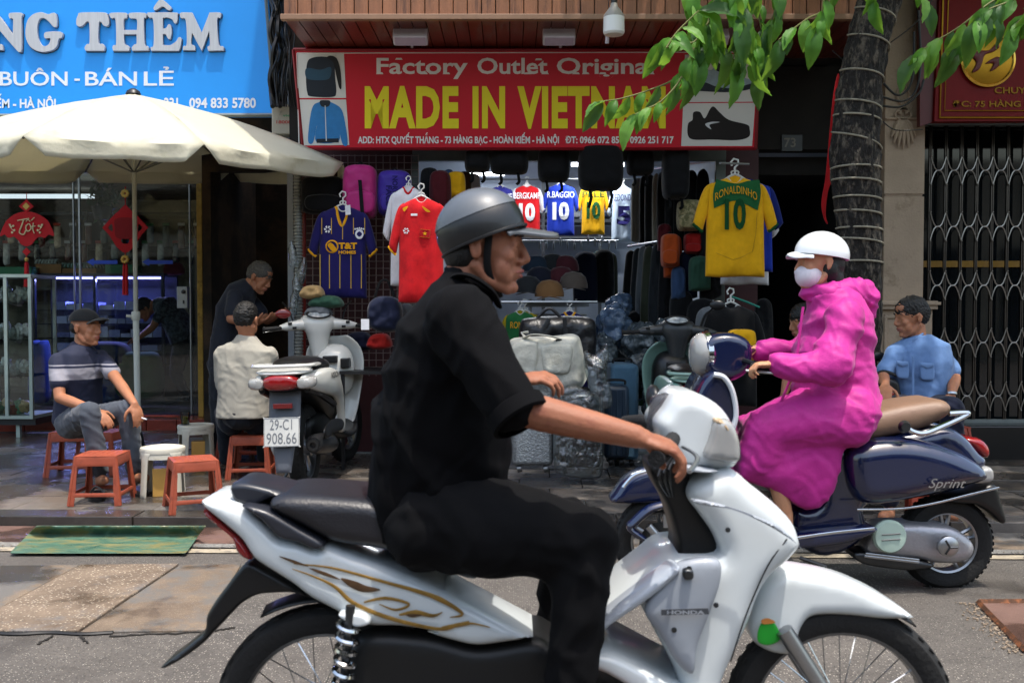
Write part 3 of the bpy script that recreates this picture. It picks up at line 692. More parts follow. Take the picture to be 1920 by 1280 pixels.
# blue sign
BDp = 9.0; bf = lambda u, v, o=0: W(u, v, BDp, o)
bs = thing('shop_sign', 'large bright blue shop sign with raised silver letters above the parasol', 'sign', W(240, 215, BDp))
mb = MB(); mb.pillow([(-260, -200, 1), (483, -200, 1), (513, 215, 1), (-260, 217, 1)], lambda u, v, o: bf(u, v, o-.07), bulge=0, th=.14, step=400, smooth=False); mb.build('panel', mat('blue_panel', '1a8fe8', rough=.45, var=.04, ns=1), bs, smooth=False)
mb = MB(); mb.tube([bf(484, -200, .0), bf(514, 216, .0), bf(-260, 218, .0)], .02, 4); mb.build('edge_trim', frameg, bs)
silver = mat('letter_silver', 'b4b6bb', rough=.5, metal=.3, var=.1, ns=60, stretch=(1, 1, .05)); navy = plastic('letter_side', '1c3558')
E_ = [(893, 84, 1), (1060, 84), (1073, 100), (1070, 140), (1055, 148), (1040, 125), (1010, 113), (985, 116, 1), (985, 180, 1), (1005, 176), (1018, 155), (1032, 160), (1038, 200), (1030, 240), (1015, 238), (1003, 215), (985, 212, 1), (985, 277, 1), (1030, 278), (1065, 255), (1080, 232), (1096, 240), (1090, 290), (1080, 312, 1), (915, 312, 1), (913, 290), (930, 275), (928, 130), (905, 115), (893, 100)]
T_ = [(497, 84), (635, 84), (655, 105), (663, 150), (650, 166), (630, 160), (615, 140), (603, 150), (600, 262), (625, 270), (638, 290), (634, 312, 1), (523, 312, 1), (518, 292), (532, 272), (547, 262), (545, 150), (530, 138), (512, 158), (490, 168), (470, 158), (468, 130), (478, 100)]
H_ = [(675, 86), (765, 86), (772, 105), (768, 118), (752, 126), (752, 188, 1), (830, 188, 1), (830, 126), (790, 118), (783, 102), (790, 86), (878, 86), (887, 105), (882, 118), (872, 126), (876, 270), (896, 284), (900, 310, 1), (802, 312, 1), (800, 292), (815, 275), (828, 268), (828, 214, 1), (752, 214, 1), (756, 268), (776, 280), (786, 292), (784, 312, 1), (688, 312, 1), (684, 292), (692, 278), (706, 268), (702, 126), (680, 120), (668, 104)]
M_ = [(1095, 84), (1160, 84, 1), (1217, 206, 1), (1264, 84, 1), (1325, 84), (1333, 100), (1328, 118), (1310, 125), (1318, 270), (1345, 285), (1349, 310, 1), (1256, 312, 1), (1252, 288), (1266, 275), (1262, 195, 1), (1222, 302), (1212, 302), (1160, 205, 1), (1155, 270), (1175, 282), (1179, 309, 1), (1105, 308, 1), (1108, 285), (1128, 270), (1122, 130), (1095, 118), (1088, 100)]
G_ = [(347, 95), (352, 160), (333, 170), (305, 140), (275, 118), (248, 125), (235, 170), (238, 230), (255, 270), (280, 285), (305, 270), (312, 238), (282, 238), (275, 217), (290, 200), (370, 198), (385, 215), (380, 235), (363, 242), (352, 285), (320, 310), (260, 319), (200, 295), (168, 240), (165, 180), (180, 125), (215, 92), (260, 82), (300, 94), (325, 86)]
N_ = [(-80, 86), (-10, 86), (88, 215, 1), (90, 125), (70, 120), (64, 100), (75, 86), (140, 86), (146, 105), (140, 125), (141, 300), (128, 318), (108, 305), (0, 180, 1), (-2, 262), (25, 275), (30, 308, 1), (-75, 310, 1), (-78, 285), (-55, 265), (-58, 130), (-80, 118)]
C_ = [(930, 55), (958, 14), (975, 6), (995, 14), (1034, 52), (1028, 70), (1010, 66), (985, 48), (955, 64), (938, 70)]
for ol in (N_, G_, T_, H_, E_, C_, M_):
    q = scale(ol, 3.2); mb = MB(); e = 30
    mb.pillow(q, lambda u, v, o: bf(u, v, o+.022), bulge=0, th=.03, step=e*3, n=4)
    l = mb.build('letter', silver, bs, smooth=False, bevel=.002)
    mb = MB(); cx = sum(p[0] for p in q)/len(q); cy = sum(p[1] for p in q)/len(q)
    mb.pillow([(cx+(p[0]-cx)*1.035, cy+.6+(p[1]-cy)*1.03)+tuple(p[2:]) for p in q], lambda u, v, o: bf(u, v, o+.003), bulge=0, th=.006, step=e*3, n=4); mb.build('letter_edge', navy, l, smooth=False)
lg = mat('sign_print_grey', 'd7dbe3', rough=.5, var=.02)
letters('BUÔN', bf, 0, 127, 135, 161, lg, bs, bold=.012, ext=.004); letters('-', bf, 140, 150, 148, 152, lg, bs, ref='-', ext=.004)
letters('BÁN', bf, 160, 257, 135, 161, lg, bs, bold=.012, ext=.004); letters('LẺ', bf, 270, 326, 135, 161, lg, bs, bold=.012, ext=.004)
mb = MB(); word(mb, 'KIẾM - HÀ NỘI', lambda u, v, o: bf(u, v, .003), -26, 105, 186, 203, bold=.03); mb.build('small_lettering', lg, bs, smooth=False); mb = MB(); word(mb, '331', lambda u, v, o: bf(u, v, .003), 308, 334, 184, 203, bold=.03); mb.build('small_lettering', lg, bs, smooth=False); mb = MB(); word(mb, '094 833 5780', lambda u, v, o: bf(u, v, .003), 355, 480, 184, 203, bold=.03); mb.build('small_lettering', lg, bs, smooth=False)

# red sign
pA, pB = W(960, 92, 7.6), W(960, 279, 7.78); nrm = (Vector((1, 0, 0)).cross(pB-pA)).normalized()
if nrm.y > 0: nrm = -nrm
def rf(u, v, o=0):
    d = ray(u, v); c = Vector((0, 0, CAMZ)); t = (pA-c).dot(nrm)/d.dot(nrm); return c+d*t+nrm*o
rs = thing('shop_sign', 'red shop sign with big yellow capitals and four product pictures', 'sign', rf(985, 279))
redm = mat('sign_red', 'c4142a', rough=.4, var=.03, ns=1); redd = mat('sign_red_dark', '7c0a16', rough=.5)
c0, c1, c2, c3 = rf(550, 93), rf(1424, 93), rf(1417, 279), rf(568, 279)
mb = MB(); mb.loft([[p-nrm*.12 for p in (c0, c1, c2, c3)], [c0, c1, c2, c3]]); mb.build('panel', redm, rs, smooth=False, bevel=.006)
mb = MB()
for a, b in ((c0, c1), (c1, c2), (c2, c3), (c3, c0)): mb.tube([a+nrm*.002, b+nrm*.002], .012, 4)
mb.build('frame', redd, rs, smooth=False)
wt = mat('print_white', 'e2e0dc', rough=.5, var=.02); yl = mat('print_yellow', 'e8d822', rough=.5, var=.03)
mb = MB()
for a, b in (((557, 100), (561, 274)), ((557, 100), (1418, 98))): mb.tube([rf(*a, .004), rf(*b, .004)], .004, 4)
mb.build('pinstripe', wt, rs, smooth=False)
letters('Factory', rf, 706, 877, 109, 139, wt, rs, bold=.02, ext=.003); letters('Outlet', rf, 895, 1027, 109, 139, wt, rs, bold=.02, ext=.003); letters('Original', rf, 1044, 1225, 109, 139, wt, rs, bold=.02, ext=.003)
# slab serifs of the fancy first line
mb = MB()
for x, y in [(712, 138), (748, 111), (795, 138), (812, 138), (837, 138), (990, 138), (1010, 112), (1022, 138), (1080, 138), (1098, 138), (1130, 138), (1150, 138), (1220, 138)]:
    mb.add([rf(x-7, y+1.5, .0045), rf(x+7, y+1.5, .0045), rf(x+5, y-2, .0045), rf(x-5, y-2, .0045)], [(0, 1, 2, 3)])
mb.build('serifs', wt, rs, smooth=False)
letters('MADE', rf, 684, 860, 162, 241, yl, rs, bold=.045, ext=.004, sp=1.10); letters('IN', rf, 886, 947, 162, 241, yl, rs, bold=.045, ext=.004, sp=1.10); letters('VIETNAM', rf, 970, 1248, 162, 241, yl, rs, bold=.045, ext=.004, sp=1.10)
mb = MB(); f3 = lambda u, v, o: rf(u, v, .003)
word(mb, 'ADD: HTX QUYẾT THẮNG - 73 HÀNG BẠC - HOÀN KIẾM - HÀ NỘI', f3, 671, 1048, 256, 269, bold=.03); mb.build('address_line', wt, rs, smooth=False); mb = MB(); word(mb, 'ĐT: 0966 072 856 - 0926 251 717', f3, 1060, 1263, 256, 269, bold=.03); mb.build('address_line', wt, rs, smooth=False)
pw = mat('picture_white', 'd2d0ca', rough=.45, var=.03)
def pic(pts): return flat('picture', [p+(1,) for p in pts], rf, pw, rs, o=.0025, smooth=False)
P1 = pic([(556, 101), (645, 101), (649, 184), (559, 184)]); P2 = pic([(560, 187), (649, 187), (655, 272), (566, 273)])
P3 = pic([(1284, 103), (1418, 102), (1417, 191), (1282, 192)]); P4 = pic([(1281, 194), (1416, 193), (1410, 274), (1277, 274)])
Z4 = lambda ol: [(520+p[0]/2.0426, p[1]/2.0426)+tuple(p[2:]) for p in ol]
inkn = mat('ink_dark_navy', '14202c', rough=.4); ink2 = mat('ink_teal', '24465a', rough=.4); inkb = mat('ink_black', '0b0b0c', rough=.4); inkw = mat('ink_white', 'c5c9cc', rough=.5)
flat('printed_backpack', Z4([(115, 240), (135, 222), (180, 218), (215, 232), (222, 300), (226, 355), (210, 372), (130, 370), (115, 355), (110, 300)]), rf, inkn, P1, .004)
flat('printed_pocket', Z4([(112, 262), (165, 268), (205, 258), (200, 300), (160, 308), (113, 300)]), rf, ink2, P1, .005)
flat('printed_strap', Z4([(190, 222), (205, 214), (228, 225), (242, 270), (246, 335), (238, 338), (228, 300), (214, 240)]), rf, inkb, P1, .005)
flat('printed_jacket', Z4([(160, 392), (182, 386), (205, 392), (240, 412), (256, 450), (270, 548), (250, 552), (232, 480), (236, 540), (150, 544), (152, 480), (138, 545), (118, 540), (126, 450), (138, 405)]), rf, mat('ink_blue', '2a78b4', rough=.5, var=.1, ns=20), P2, .004)
flat('printed_hem', Z4([(150, 532, 1), (235, 530, 1), (236, 546, 1), (151, 548, 1)]), rf, inkn, P2, .005); flat('printed_collar', Z4([(163, 388), (182, 384), (203, 388), (196, 408), (170, 408)]), rf, inkn, P2, .005)
flat('printed_zip', Z4([(182, 405, 1), (185, 405, 1), (190, 540, 1), (186, 540, 1)]), rf, inkw, P2, .0055)
Z7 = lambda ol: [(1300+p[0]/2.845, p[1]/2.845)+tuple(p[2:]) for p in ol]
flat('printed_shoe', Z7([(0, 395), (45, 370), (100, 372), (105, 325), (125, 330), (150, 355), (225, 400), (300, 425), (320, 440), (315, 465), (250, 480), (160, 485), (70, 480), (10, 470), (-25, 440), (-30, 400)]), rf, mat('ink_pale_blue', '8fa3ad', rough=.5, var=.15, ns=25), P3, .004)
flat('printed_sole', Z7([(-30, 440), (10, 452), (60, 440), (130, 465), (220, 470), (318, 445), (305, 475), (200, 492), (60, 488), (-10, 478)]), rf, inkn, P3, .005)
flat('printed_lace', Z7([(100, 325), (120, 325), (160, 355), (230, 395), (225, 412), (170, 395), (115, 372)]), rf, inkb, P3, .005)
flat('printed_heel', Z7([(-20, 395), (30, 380), (60, 420), (40, 450), (-20, 445)]), rf, ink2, P3, .0045)
flat('printed_shoe', Z7([(0, 600), (35, 598), (60, 632), (90, 580), (110, 570), (140, 600), (190, 640), (285, 665), (300, 690), (295, 730), (230, 748), (100, 745), (0, 745), (-30, 720), (-28, 660), (-5, 640)]), rf, inkb, P4, .004)
flat('printed_stripe', Z7([(65, 660), (100, 650), (140, 652), (95, 662), (85, 670), (95, 690), (70, 675)]), rf, inkw, P4, .005)

# lamps over the sign
lampw = plastic('lamp_white', 'cfc9d2', rough=.4)
for px, w, lab in ((770, 64, 'left white flood lamp on the sign top, above the word Factory'), (1048, 60, 'middle white flood lamp on the sign top beside the hanging bulb'), (1340, 50, 'right flood lamp on the sign top, half hidden by leaves')):
    t = thing('flood_lamp', lab, 'lamp', rf(px, 92), 'flood lamps along the top of the red sign')
    D = 7.15; c = W(px, 68, D); R = Matrix.Rotation(-.5, 3, 'X')
    MB().box(c, (w/F*D, .09, .10), R).build('lamp_head', lampw, t, smooth=False, bevel=.008)
    MB().box(c+R @ Vector((0, .0, -.052)), (w/F*D*.88, .075, .006), R).build('lamp_lens', plastic('lens_lilac', 'b9a9bb', rough=.2), t, smooth=False)
    MB().tube([c+Vector((0, .05, 0)), rf(px+3, 84, .02), rf(px+3, 93, -.02)], .012, 6).build('lamp_arm', lampw, t)
bD = 6.7; t = thing('hanging_bulb', 'large white bulb lamp hanging before the fascia boards', 'lamp', W(1151, 68, bD))
s = F/bD; c = W(1151, 68, bD); mb = MB(); mb.lathe([(.01, 0), (17/s, 2/s), (20/s, 6/s), (19.5/s, 26/s), (19.5/s, 34/s)], c, seg=28); mb.build('diffuser', mat('bulb_white', 'e4e4e0', rough=.35, var=.02), t)
mb = MB(); mb.lathe([(19.5/s, 34/s), (19/s, 38/s), (12/s, 48/s), (7/s, 54/s), (6/s, 60/s)], c, seg=28); mb.build('lamp_body', plastic('bulb_body', '97938c'), t)
mb = MB(); mb.lathe([(6/s, 60/s), (6/s, 72/s), (3/s, 76/s)], c, seg=16); mb.tube([c+Vector((0, 0, 74/s)), c+Vector((0, 0, 1.0))], .004, 6); mb.build('socket', plastic('black_socket', '151515'), t)
mb = MB(); mb.tube([W(1146, 0, 6.85, .0)+Vector((0, 0, .3)), W(1138, 82, 7.0)], .013, 4); mb.build('lamp_bracket', lampw, t, smooth=False)

# red sign at the right with the gold emblem
qD = 7.55; qf = lambda u, v, o=0: W(u, v, qD, o)
qs = thing('shop_sign', 'dark red sign with a round gold emblem at the top right', 'sign', qf(1840, 225))
Z = Z7
mb = MB(); mb.pillow([(1764, -60, 1), (2150, -60, 1), (2150, 226, 1), (1752, 228, 1)], lambda u, v, o: qf(u, v, o-.04), bulge=0, th=.08, step=600, smooth=False); mb.build('panel', mat('sign_dark_red', '6c070b', rough=.45, var=.08, spec=.2), qs, smooth=False)
mb = MB(); mb.pillow([(1728, -60, 1), (1763, -60, 1), (1751, 228, 1), (1728, 236, 1)], lambda u, v, o: qf(u, v, o-.06), bulge=0, th=.06, step=600, smooth=False); mb.build('return_panel', mat('sign_wine', '4c0a0e', rough=.4), qs, smooth=False)
gold = metal('gold', 'a07828', rough=.35); mb = MB(); mb.tube([qf(1778, -20, .01), qf(1770, 208, .01), qf(2140, 208, .01)], .005, 5); mb.tube([qf(1768, -20, .01), qf(1761, 221, .01), qf(2140, 221, .01)], .009, 5); mb.build('gold_border', gold, qs)
sc_ = F/qD; mb = MB(); c = qf(1850, 113, .0); mb.lathe([(48/sc_, 0), (48/sc_, .02), (40/sc_, .03), (10/sc_, .036), (.001, .037)], c, (0, -1, 0), 40); em = mb.build('emblem', gold, qs)
mb = MB(); mb.lathe([(49/sc_, .018), (51/sc_, .026), (47/sc_, .034), (45/sc_, .026)], c, (0, -1, 0), 40, caps=False); mb.build('emblem_ring', metal('bright_gold', 'd0a648', rough=.25), em)
rl = plastic('emblem_red', '5a0d0e')
for pts in ([(1815, 104), (1832, 98), (1850, 97), (1864, 84), (1868, 92), (1858, 100), (1842, 106), (1836, 122), (1830, 134), (1818, 138), (1826, 120)], [(1843, 122), (1862, 110), (1876, 112), (1889, 105), (1886, 112), (1872, 122), (1862, 132), (1852, 136), (1858, 122)]):
    mb = MB(); mb.pillow(pts, lambda u, v, o: qf(u, v, o+.042), bulge=.008, th=.006, step=3); mb.build('emblem_monogram', rl, em)
gl = metal('dull_gold', '7d5a24', rough=.5); mb = MB(); word(mb, 'CHUYÊN', lambda u, v, o: qf(u, v, .003+o), 1864, 1948, 164, 176, bold=.02, ext=.004); mb.build('gold_lettering', gl, qs, smooth=False); mb = MB()
word(mb, 'ĐC: 75 HÀNG BẠC', lambda u, v, o: qf(u, v, .003+o), 1786, 1960, 190, 201, bold=.02, ext=.004); mb.build('gold_lettering', gl, qs, smooth=False); mb = MB(); word(mb, 'C', lambda u, v, o: qf(u, v, .003+o), 1899, 1914, 53, 68, ext=.004); mb.build('gold_lettering', gl, qs, smooth=False)
# box on the wall between the signs, cables
t = thing('wall_box', 'beige cable box hung between the blue and the red sign', 'box', W(540, 250, 8.3))
MB().mm((X(512, 8.3), 8.3, pz(252, 8.3)), (X(566, 8.3), 8.55, pz(195, 8.3))).build('case', plastic('beige_box', 'a39b88', rough=.6, col2='7d7565', mix=.6, ms=12), t, smooth=False, bevel=.012)
mb = MB(); word(mb, 'viettel', lambda u, v, o: W(u, v, 8.297), 530, 560, 214, 219, bold=.02, ref='l'); mb.build('green_print', mat('viet_green_print', '3a8a5a', rough=.6), t, smooth=False)
mb = MB(); word(mb, '18008119', lambda u, v, o: W(u, v, 8.297), 518, 564, 226, 232, bold=.02); mb.build('red_print', mat('red_print', 'a83a34', rough=.6), t, smooth=False)
cab = thing('cable_bundle', 'tangled black cables hanging between the two big signs', 'cables', W(530, 180, 8.4)); r4 = random.Random(8)
cbm = plastic('black_cable', '121212', rough=.5)
for i in range(22):
    x = r4.uniform(506, 546); pts = [W(x+r4.uniform(-10, 10), y, 8.25+r4.uniform(-.15, .15)) for y in (-60, -20, 20, 60, 100, 150, 200)]
    w = r4.choice([.005, .006, .008, .02]); MB().tube(cr3(pts, 5), w, 6).build('cable', cbm, cab)

# ================================================================== CLOTHES AND BAGS OF THE CENTRE SHOP
hangm = plastic('white_hanger', 'c9c9c4', rough=.35)
def fnD(D): return lambda u, v, o=0: W(u, v, D, o)
def hanger(px, py, D, w, m=hangm, parent=None, lab=None, grp=None):
    s = F/D; k = w/60; mb = MB(); P = lambda x, y: W(px+x*k, py+y*k, D)
    mb.tube([P(-5, -24), P(-7, -30), P(-2, -36), P(5, -34), P(6, -27), P(0, -22), P(0, -10)], 1.8*k/s, 6)
    mb.tube([P(0, -10), P(-8, -7), P(-28, 6)], 2*k/s, 6); mb.tube([P(0, -10), P(8, -7), P(28, 6)], 2*k/s, 6)
    mb.tube(cr3([P(-12, -5), P(-7, 3), P(0, 6), P(7, 3), P(12, -5)], 4), 1.6*k/s, 6); mb.tube(cr3([P(-5, -9), P(-6, -14), P(0, -16), P(6, -14), P(5, -9)], 4), 1.4*k/s, 6)
    return mb.build('hanger', m, parent)
def jersey(cx, y0, w, h, D, main, lab, slv=None, col=None, cuff=None, seed=0, wave=.010, hg=True, name='jersey', grp=None, neck=.05, loc=None, slant=0):
    s = F/D; t = thing(name, lab, 'shirt', W(cx, y0+h, D), grp); hw = w/2
    U = lambda u, v: (cx+u*hw+slant*v*h, y0+v*h)
    hf = lambda u, v: wave*(math.sin((u-cx)/w*17+seed+(v-y0)/h*1.5)*min(1, max(0, (v-y0)/h*1.5-.1))) + .006*noise.noise(Vector((u*.07, v*.03, seed)))
    fn = fnD(D); bul = .045; th = .02
    body = [U(-.2, 0)+(1,), U(-.52, .05), U(-.66, .10), U(-.68, .3), U(-.68, .6), U(-.70, .99)+(1,), U(-.3, 1.0), U(.2, .99), U(.70, 1.0)+(1,), U(.68, .6), U(.68, .3), U(.66, .10), U(.52, .05), U(.2, 0)+(1,), U(0, neck)]
    mb = MB(); mb.pillow(body, fn, bulge=bul, roll=w*.16, th=th, step=max(w/26, 2.2), hf=hf, n=4); b = mb.build('shirt_body', main, t, angle=80)
    for sg in (-1, 1):
        sl = [U(sg*.54, .045)+(1,), U(sg*.72, .10), U(sg*.88, .27), U(sg*1.0, .46)+(1,), U(sg*.90, .51), U(sg*.78, .54)+(1,), U(sg*.70, .42), U(sg*.62, .33)]
        mb = MB(); mb.pillow(sl, fn, bulge=.03, roll=w*.08, th=th*1.2, step=max(w/26, 2.2), n=4); q = mb.build('sleeve', slv or main, t, angle=80)
        if cuff:
            mb = MB(); mb.tube([fn(*U(sg*1.0, .46), .012), fn(*U(sg*.90, .505), .025), fn(*U(sg*.78, .54), .012)], 2.6/s*w/125, 6); mb.build('cuff', cuff, q)
    if col:
        mb = MB(); mb.tube(cr3([fn(*U(-.2, 0), .01), fn(*U(-.12, neck*.8), .03), fn(*U(0, neck*1.35), .04), fn(*U(.12, neck*.8), .03), fn(*U(.2, 0), .01)], 4), 3.0/s*w/125, 6); mb.build('collar', col, t)
    mb = MB(); mb.pillow([U(-.2, 0), U(0, -.03), U(.2, 0), U(0, neck*1.2)], fn, bulge=0, th=.004, step=5); mb.build('neck_lining', slv or main, t)
    if hg: hanger(cx, y0+3*w/125, D, w*.42, parent=t)
    sf = lambda u, v, o=0: W(u, v, D, o+th/2+bul+hf(u, v)+.004)
    return t, b, sf
def band(name, pts, sf, r, m, parent, closed=False):
    mb = MB(); mb.tube([sf(*p) for p in pts], r, 5, flat=.35, closed=closed); return mb.build(name, m, parent)
def dec(name, ol, sf, m, parent, o=0, smooth=True): 
    mb = MB(); e = max(max(p[0] for p in ol)-min(p[0] for p in ol), 3); mb.pillow(ol, lambda u, v, q: sf(u, v, o), bulge=0, step=max(e/14, 2.5), smooth=smooth, back='none'); return mb.build(name, m, parent)
def txt(name, s, sf, box, m, parent, bold=.02, arc=None, o=0, rot=False):
    o += .012
    x0, x1, y0, y1 = box; mb = MB(); f = sf
    if arc: xm = (x0+x1)/2; f = lambda u, v, q=0: sf(u, v + arc*((u-xm)/((x1-x0)/2))**2, o)
    if rot: word(mb, s, lambda u, v, q: sf(v, u, o), y0, y1, x1, x0, bold=bold)
    else: word(mb, s, lambda u, v, q: f(u, v, o), x0, x1, y0, y1, bold=bold)
    return mb.build(name, m, parent, smooth=False)
navyj = cloth('navy_jersey', '1c1852'); ylw = cloth('yellow_trim', 'd99a14'); goldt = cloth('gold_print', 'b99a3c'); redj = cloth('red_jersey', 'bd151c', col2='ab121a', mix=.55, ms=12)
whitej = cloth('white_jersey', 'cfcdd0'); yelj = cloth('yellow_jersey', 'dfa512'); grnj = cloth('green_yoke', '1d5a30'); grnp = cloth('green_print', '0f4522', sheen=0); bluj = cloth('blue_jersey', '1c35a0'); prpl = cloth('indigo_jersey', '2b2c78'); palej = cloth('pale_blue_jersey', 'aebccc'); blackc = cloth('black_cloth', '101012'); charc = cloth('charcoal_cloth', '24272a'); wpr = cloth('white_print', 'd8d8dc')

t, b, sf = jersey(643, 388, 128, 172, 7.6, navyj, 'navy football shirt with gold pinstripes and a yellow collar on the wire grid', col=ylw, cuff=ylw, seed=1, neck=.16)
for x in (606, 624, 645, 665, 686):
    y = 410 if x != 645 else 420
    band('pinstripe', [(x, y+i*6) for i in range(6)], sf, .003, goldt, b)
for x in (603, 620, 640, 660, 680): band('pinstripe', [(x, 478+i*9) for i in range(8)], sf, .0035, goldt, b)
txt('chest_print', 'T&T', sf, (638, 672, 456, 468), ylw, b, bold=.05); txt('chest_print', 'HOMES', sf, (638, 670, 471, 477), ylw, b, bold=.04)
band('round_logo', [(625+11*math.cos(a), 463+11*math.sin(a)) for a in np.linspace(0, 2*PI, 18)[:-1]], sf, .006, ylw, b, True)
dec('logo_figure', [(617, 460), (622, 456), (628, 460), (633, 468), (626, 472), (620, 466)], sf, ylw, b); dec('crest', [(668, 440), (672, 432), (680, 432), (684, 440), (680, 448), (672, 448)], sf, wpr, b); dec('crest_centre', [(671, 440), (676, 435), (681, 440), (676, 445)], sf, navyj, b, .002)
for k in range(5): dec('crest_star', [(666+k*4, 430-abs(k-2)*-.8), (668+k*4, 427+abs(k-2)*.8), (670+k*4, 430+abs(k-2)*.8)], sf, wpr, b)
for k in range(6): a = k*PI/3; dec('sponsor_mark', [(617+2*math.cos(a), 431+2*math.sin(a)), (617+7*math.cos(a+.3), 431+7*math.sin(a+.3)), (617+6*math.cos(a-.3), 431+6*math.sin(a-.3))], sf, wpr, b)
dec('neck_tag', [(650, 388, 1), (660, 386, 1), (661, 404, 1), (651, 405, 1)], sf, wpr, b, .02, False)
t, b, sf = jersey(766, 352, 96, 185, 7.35, whitej, 'white football shirt with red neck lines hung behind the red one', col=redj, seed=2)
t, b, sf = jersey(790, 372, 122, 196, 7.1, redj, 'red football shirt with small gold shoulder darts and a star badge', cuff=ylw, seed=3, neck=.04, wave=.014)
dec('dart', [(757, 392), (767, 388), (760, 398)], sf, ylw, b); dec('dart', [(793, 388), (808, 398), (800, 398)], sf, ylw, b)
dec('badge', [(789, 431, 1), (808, 433, 1), (807, 447, 1), (788, 445, 1)], sf, cloth('badge_red', 'a5121a'), b, .002, False)
band('badge_edge', [(789, 431), (808, 433), (807, 447), (788, 445)], sf, .002, ylw, b, True)
dec('badge_star', [(798+4.6*(1 if k % 2 == 0 else .4)*math.sin(k*PI/5), 439-4.6*(1 if k % 2 == 0 else .4)*math.cos(k*PI/5), 1) for k in range(10)], sf, ylw, b, .004, False)
for k in range(6): a = k*PI/3; dec('sponsor_mark', [(763+2*math.cos(a), 434+2*math.sin(a)), (763+6*math.cos(a+.3), 434+6*math.sin(a+.3)), (763+5*math.cos(a-.3), 434+5*math.sin(a-.3))], sf, wpr, b)
dec('maker_mark', [(772, 402, 1), (784, 402, 1), (784, 406, 1), (772, 406, 1)], sf, wpr, b, 0, False)
# yellow shirt with the number ten, its neighbours behind
jersey(1396, 345, 128, 190, 7.75, whitej, 'white shirt hem showing lowest behind the large yellow number ten shirt', seed=5, hg=False)
jersey(1402, 340, 132, 170, 7.6, bluj, 'blue shirt hung directly behind the large yellow number ten shirt', seed=6, hg=False, slv=cloth('deep_blue', '16246a'))
t, b, sf = jersey(1378, 334, 158, 186, 7.35, yelj, 'large yellow football shirt with green number ten hung by the doorway', cuff=grnp, seed=7, wave=.013)
dec('green_yoke', [(1340, 338, 1), (1352, 341), (1378, 346), (1400, 341), (1420, 339, 1), (1423, 365), (1417, 396, 1), (1395, 385), (1375, 378), (1355, 384), (1336, 392, 1), (1334, 365)], sf, grnj, b, .0)
txt('name_print', 'RONALDINHO', sf, (1337, 1415, 351, 365), ylw, b, bold=.0, arc=14, o=.006); txt('number_print', '10', sf, (1355, 1394, 375, 432), grnp, b, bold=.035, o=.005)
band('seam_line', [(1340, 475), (1360, 483), (1370, 488), (1385, 484), (1408, 472), (1414, 440), (1416, 400)], sf, .002, blackc, b)
D = 7.35
mb = MB(); mb.tube([W(1350, 306, 8.15), W(1350, 306, 7.2)], .008, 6); mb.tube([W(1350, 306, 7.25), W(1405, 308, 7.25)], .008, 6); tag(mb.build('rail', alum), 'short steel rail holding the yellow shirt hanger', 'rail')
# row of shirts inside
def inner(cx, y, w, h, m, name, num, lab, seed, pc, slv=None, D=11.6, numbox=None):
    t, b, sf = jersey(cx, y, w, h, D, m, lab, seed=seed, slv=slv, wave=.012, neck=.03)
    txt('name_print', name, sf, (cx-w*.34, cx+w*.34, y+h*.15, y+h*.27), pc, b, bold=.012); txt('number_print', num, sf, (numbox or (cx-w*.21, cx+w*.21, y+h*.36, y+h*.70)), pc, b, bold=.05)
inner(938, 350, 66, 96, prpl, 'ZIDANE', '10', 'indigo football shirt at the left end of the inner row', 1, wpr)
inner(988, 348, 72, 96, redj, 'BERGKAMP', '10', 'red football shirt with white sleeves in the inner row', 2, wpr, slv=whitej)
inner(1051, 346, 74, 96, bluj, 'R.BAGGIO', '10', 'bright blue football shirt in the inner row', 3, wpr)
inner(1112, 346, 62, 94, yelj, 'PELÉ', '10', 'small yellow football shirt in the inner row', 4, grnp)
inner(1168, 350, 62, 104, palej, 'REDONDO', '5', 'pale blue football shirt at the right end of the inner row', 5, navyj)
railm = metal('rail_chrome', 'a9adb0', rough=.3)
def rail(a, b, r, lab): tag(MB().tube([a, b], r, 8).build('clothes_rail', railm), lab, 'rail')
rail(W(900, 336, 11.6), W(1210, 336, 11.6), .012, 'long rail carrying the inner row of football shirts')
rail(W(930, 452, 10.4), W(1160, 452, 10.4), .012, 'second rail with dark jackets below the inner shirt row')
mb = MB(); mb.mm((X(880, 12.4), 12.3, pz(418, 12.4)), (X(1160, 12.4), 12.75, pz(412, 12.4))); mb.mm((X(880, 12.4), 12.3, pz(448, 12.4)), (X(1160, 12.4), 12.75, pz(444, 12.4)))
for px in (1015, 1120): mb.mm((X(px, 12.4), 12.28, .2), (X(px, 12.4)+.04, 12.32, pz(330, 12.4)))
tag(mb.build('back_shelf', metal('grey_shelf', '6e7478', rough=.5, metal=.3), smooth=False), 'grey steel shelf against the pale back wall behind the shirts', 'shelf')
r5 = random.Random(31); pks = [cloth('folded_%d' % i, c) for i, c in enumerate(['8d96a4', 'c8ccd2', '5a2c34', '3c4c6a', '2c2c30'])]
for i in range(9):
    px = 890+i*29; D = 12.4; mb = MB(); mb.box(W(px+12, 410-(5), D+.1), (.15, .3, r5.uniform(.05, .09))); tag(mb.build('folded_stack', pks[i % 5], bevel=.015), 'folded clothes in clear bags on the grey back shelf', 'clothes', 'folded clothes on the back shelf')
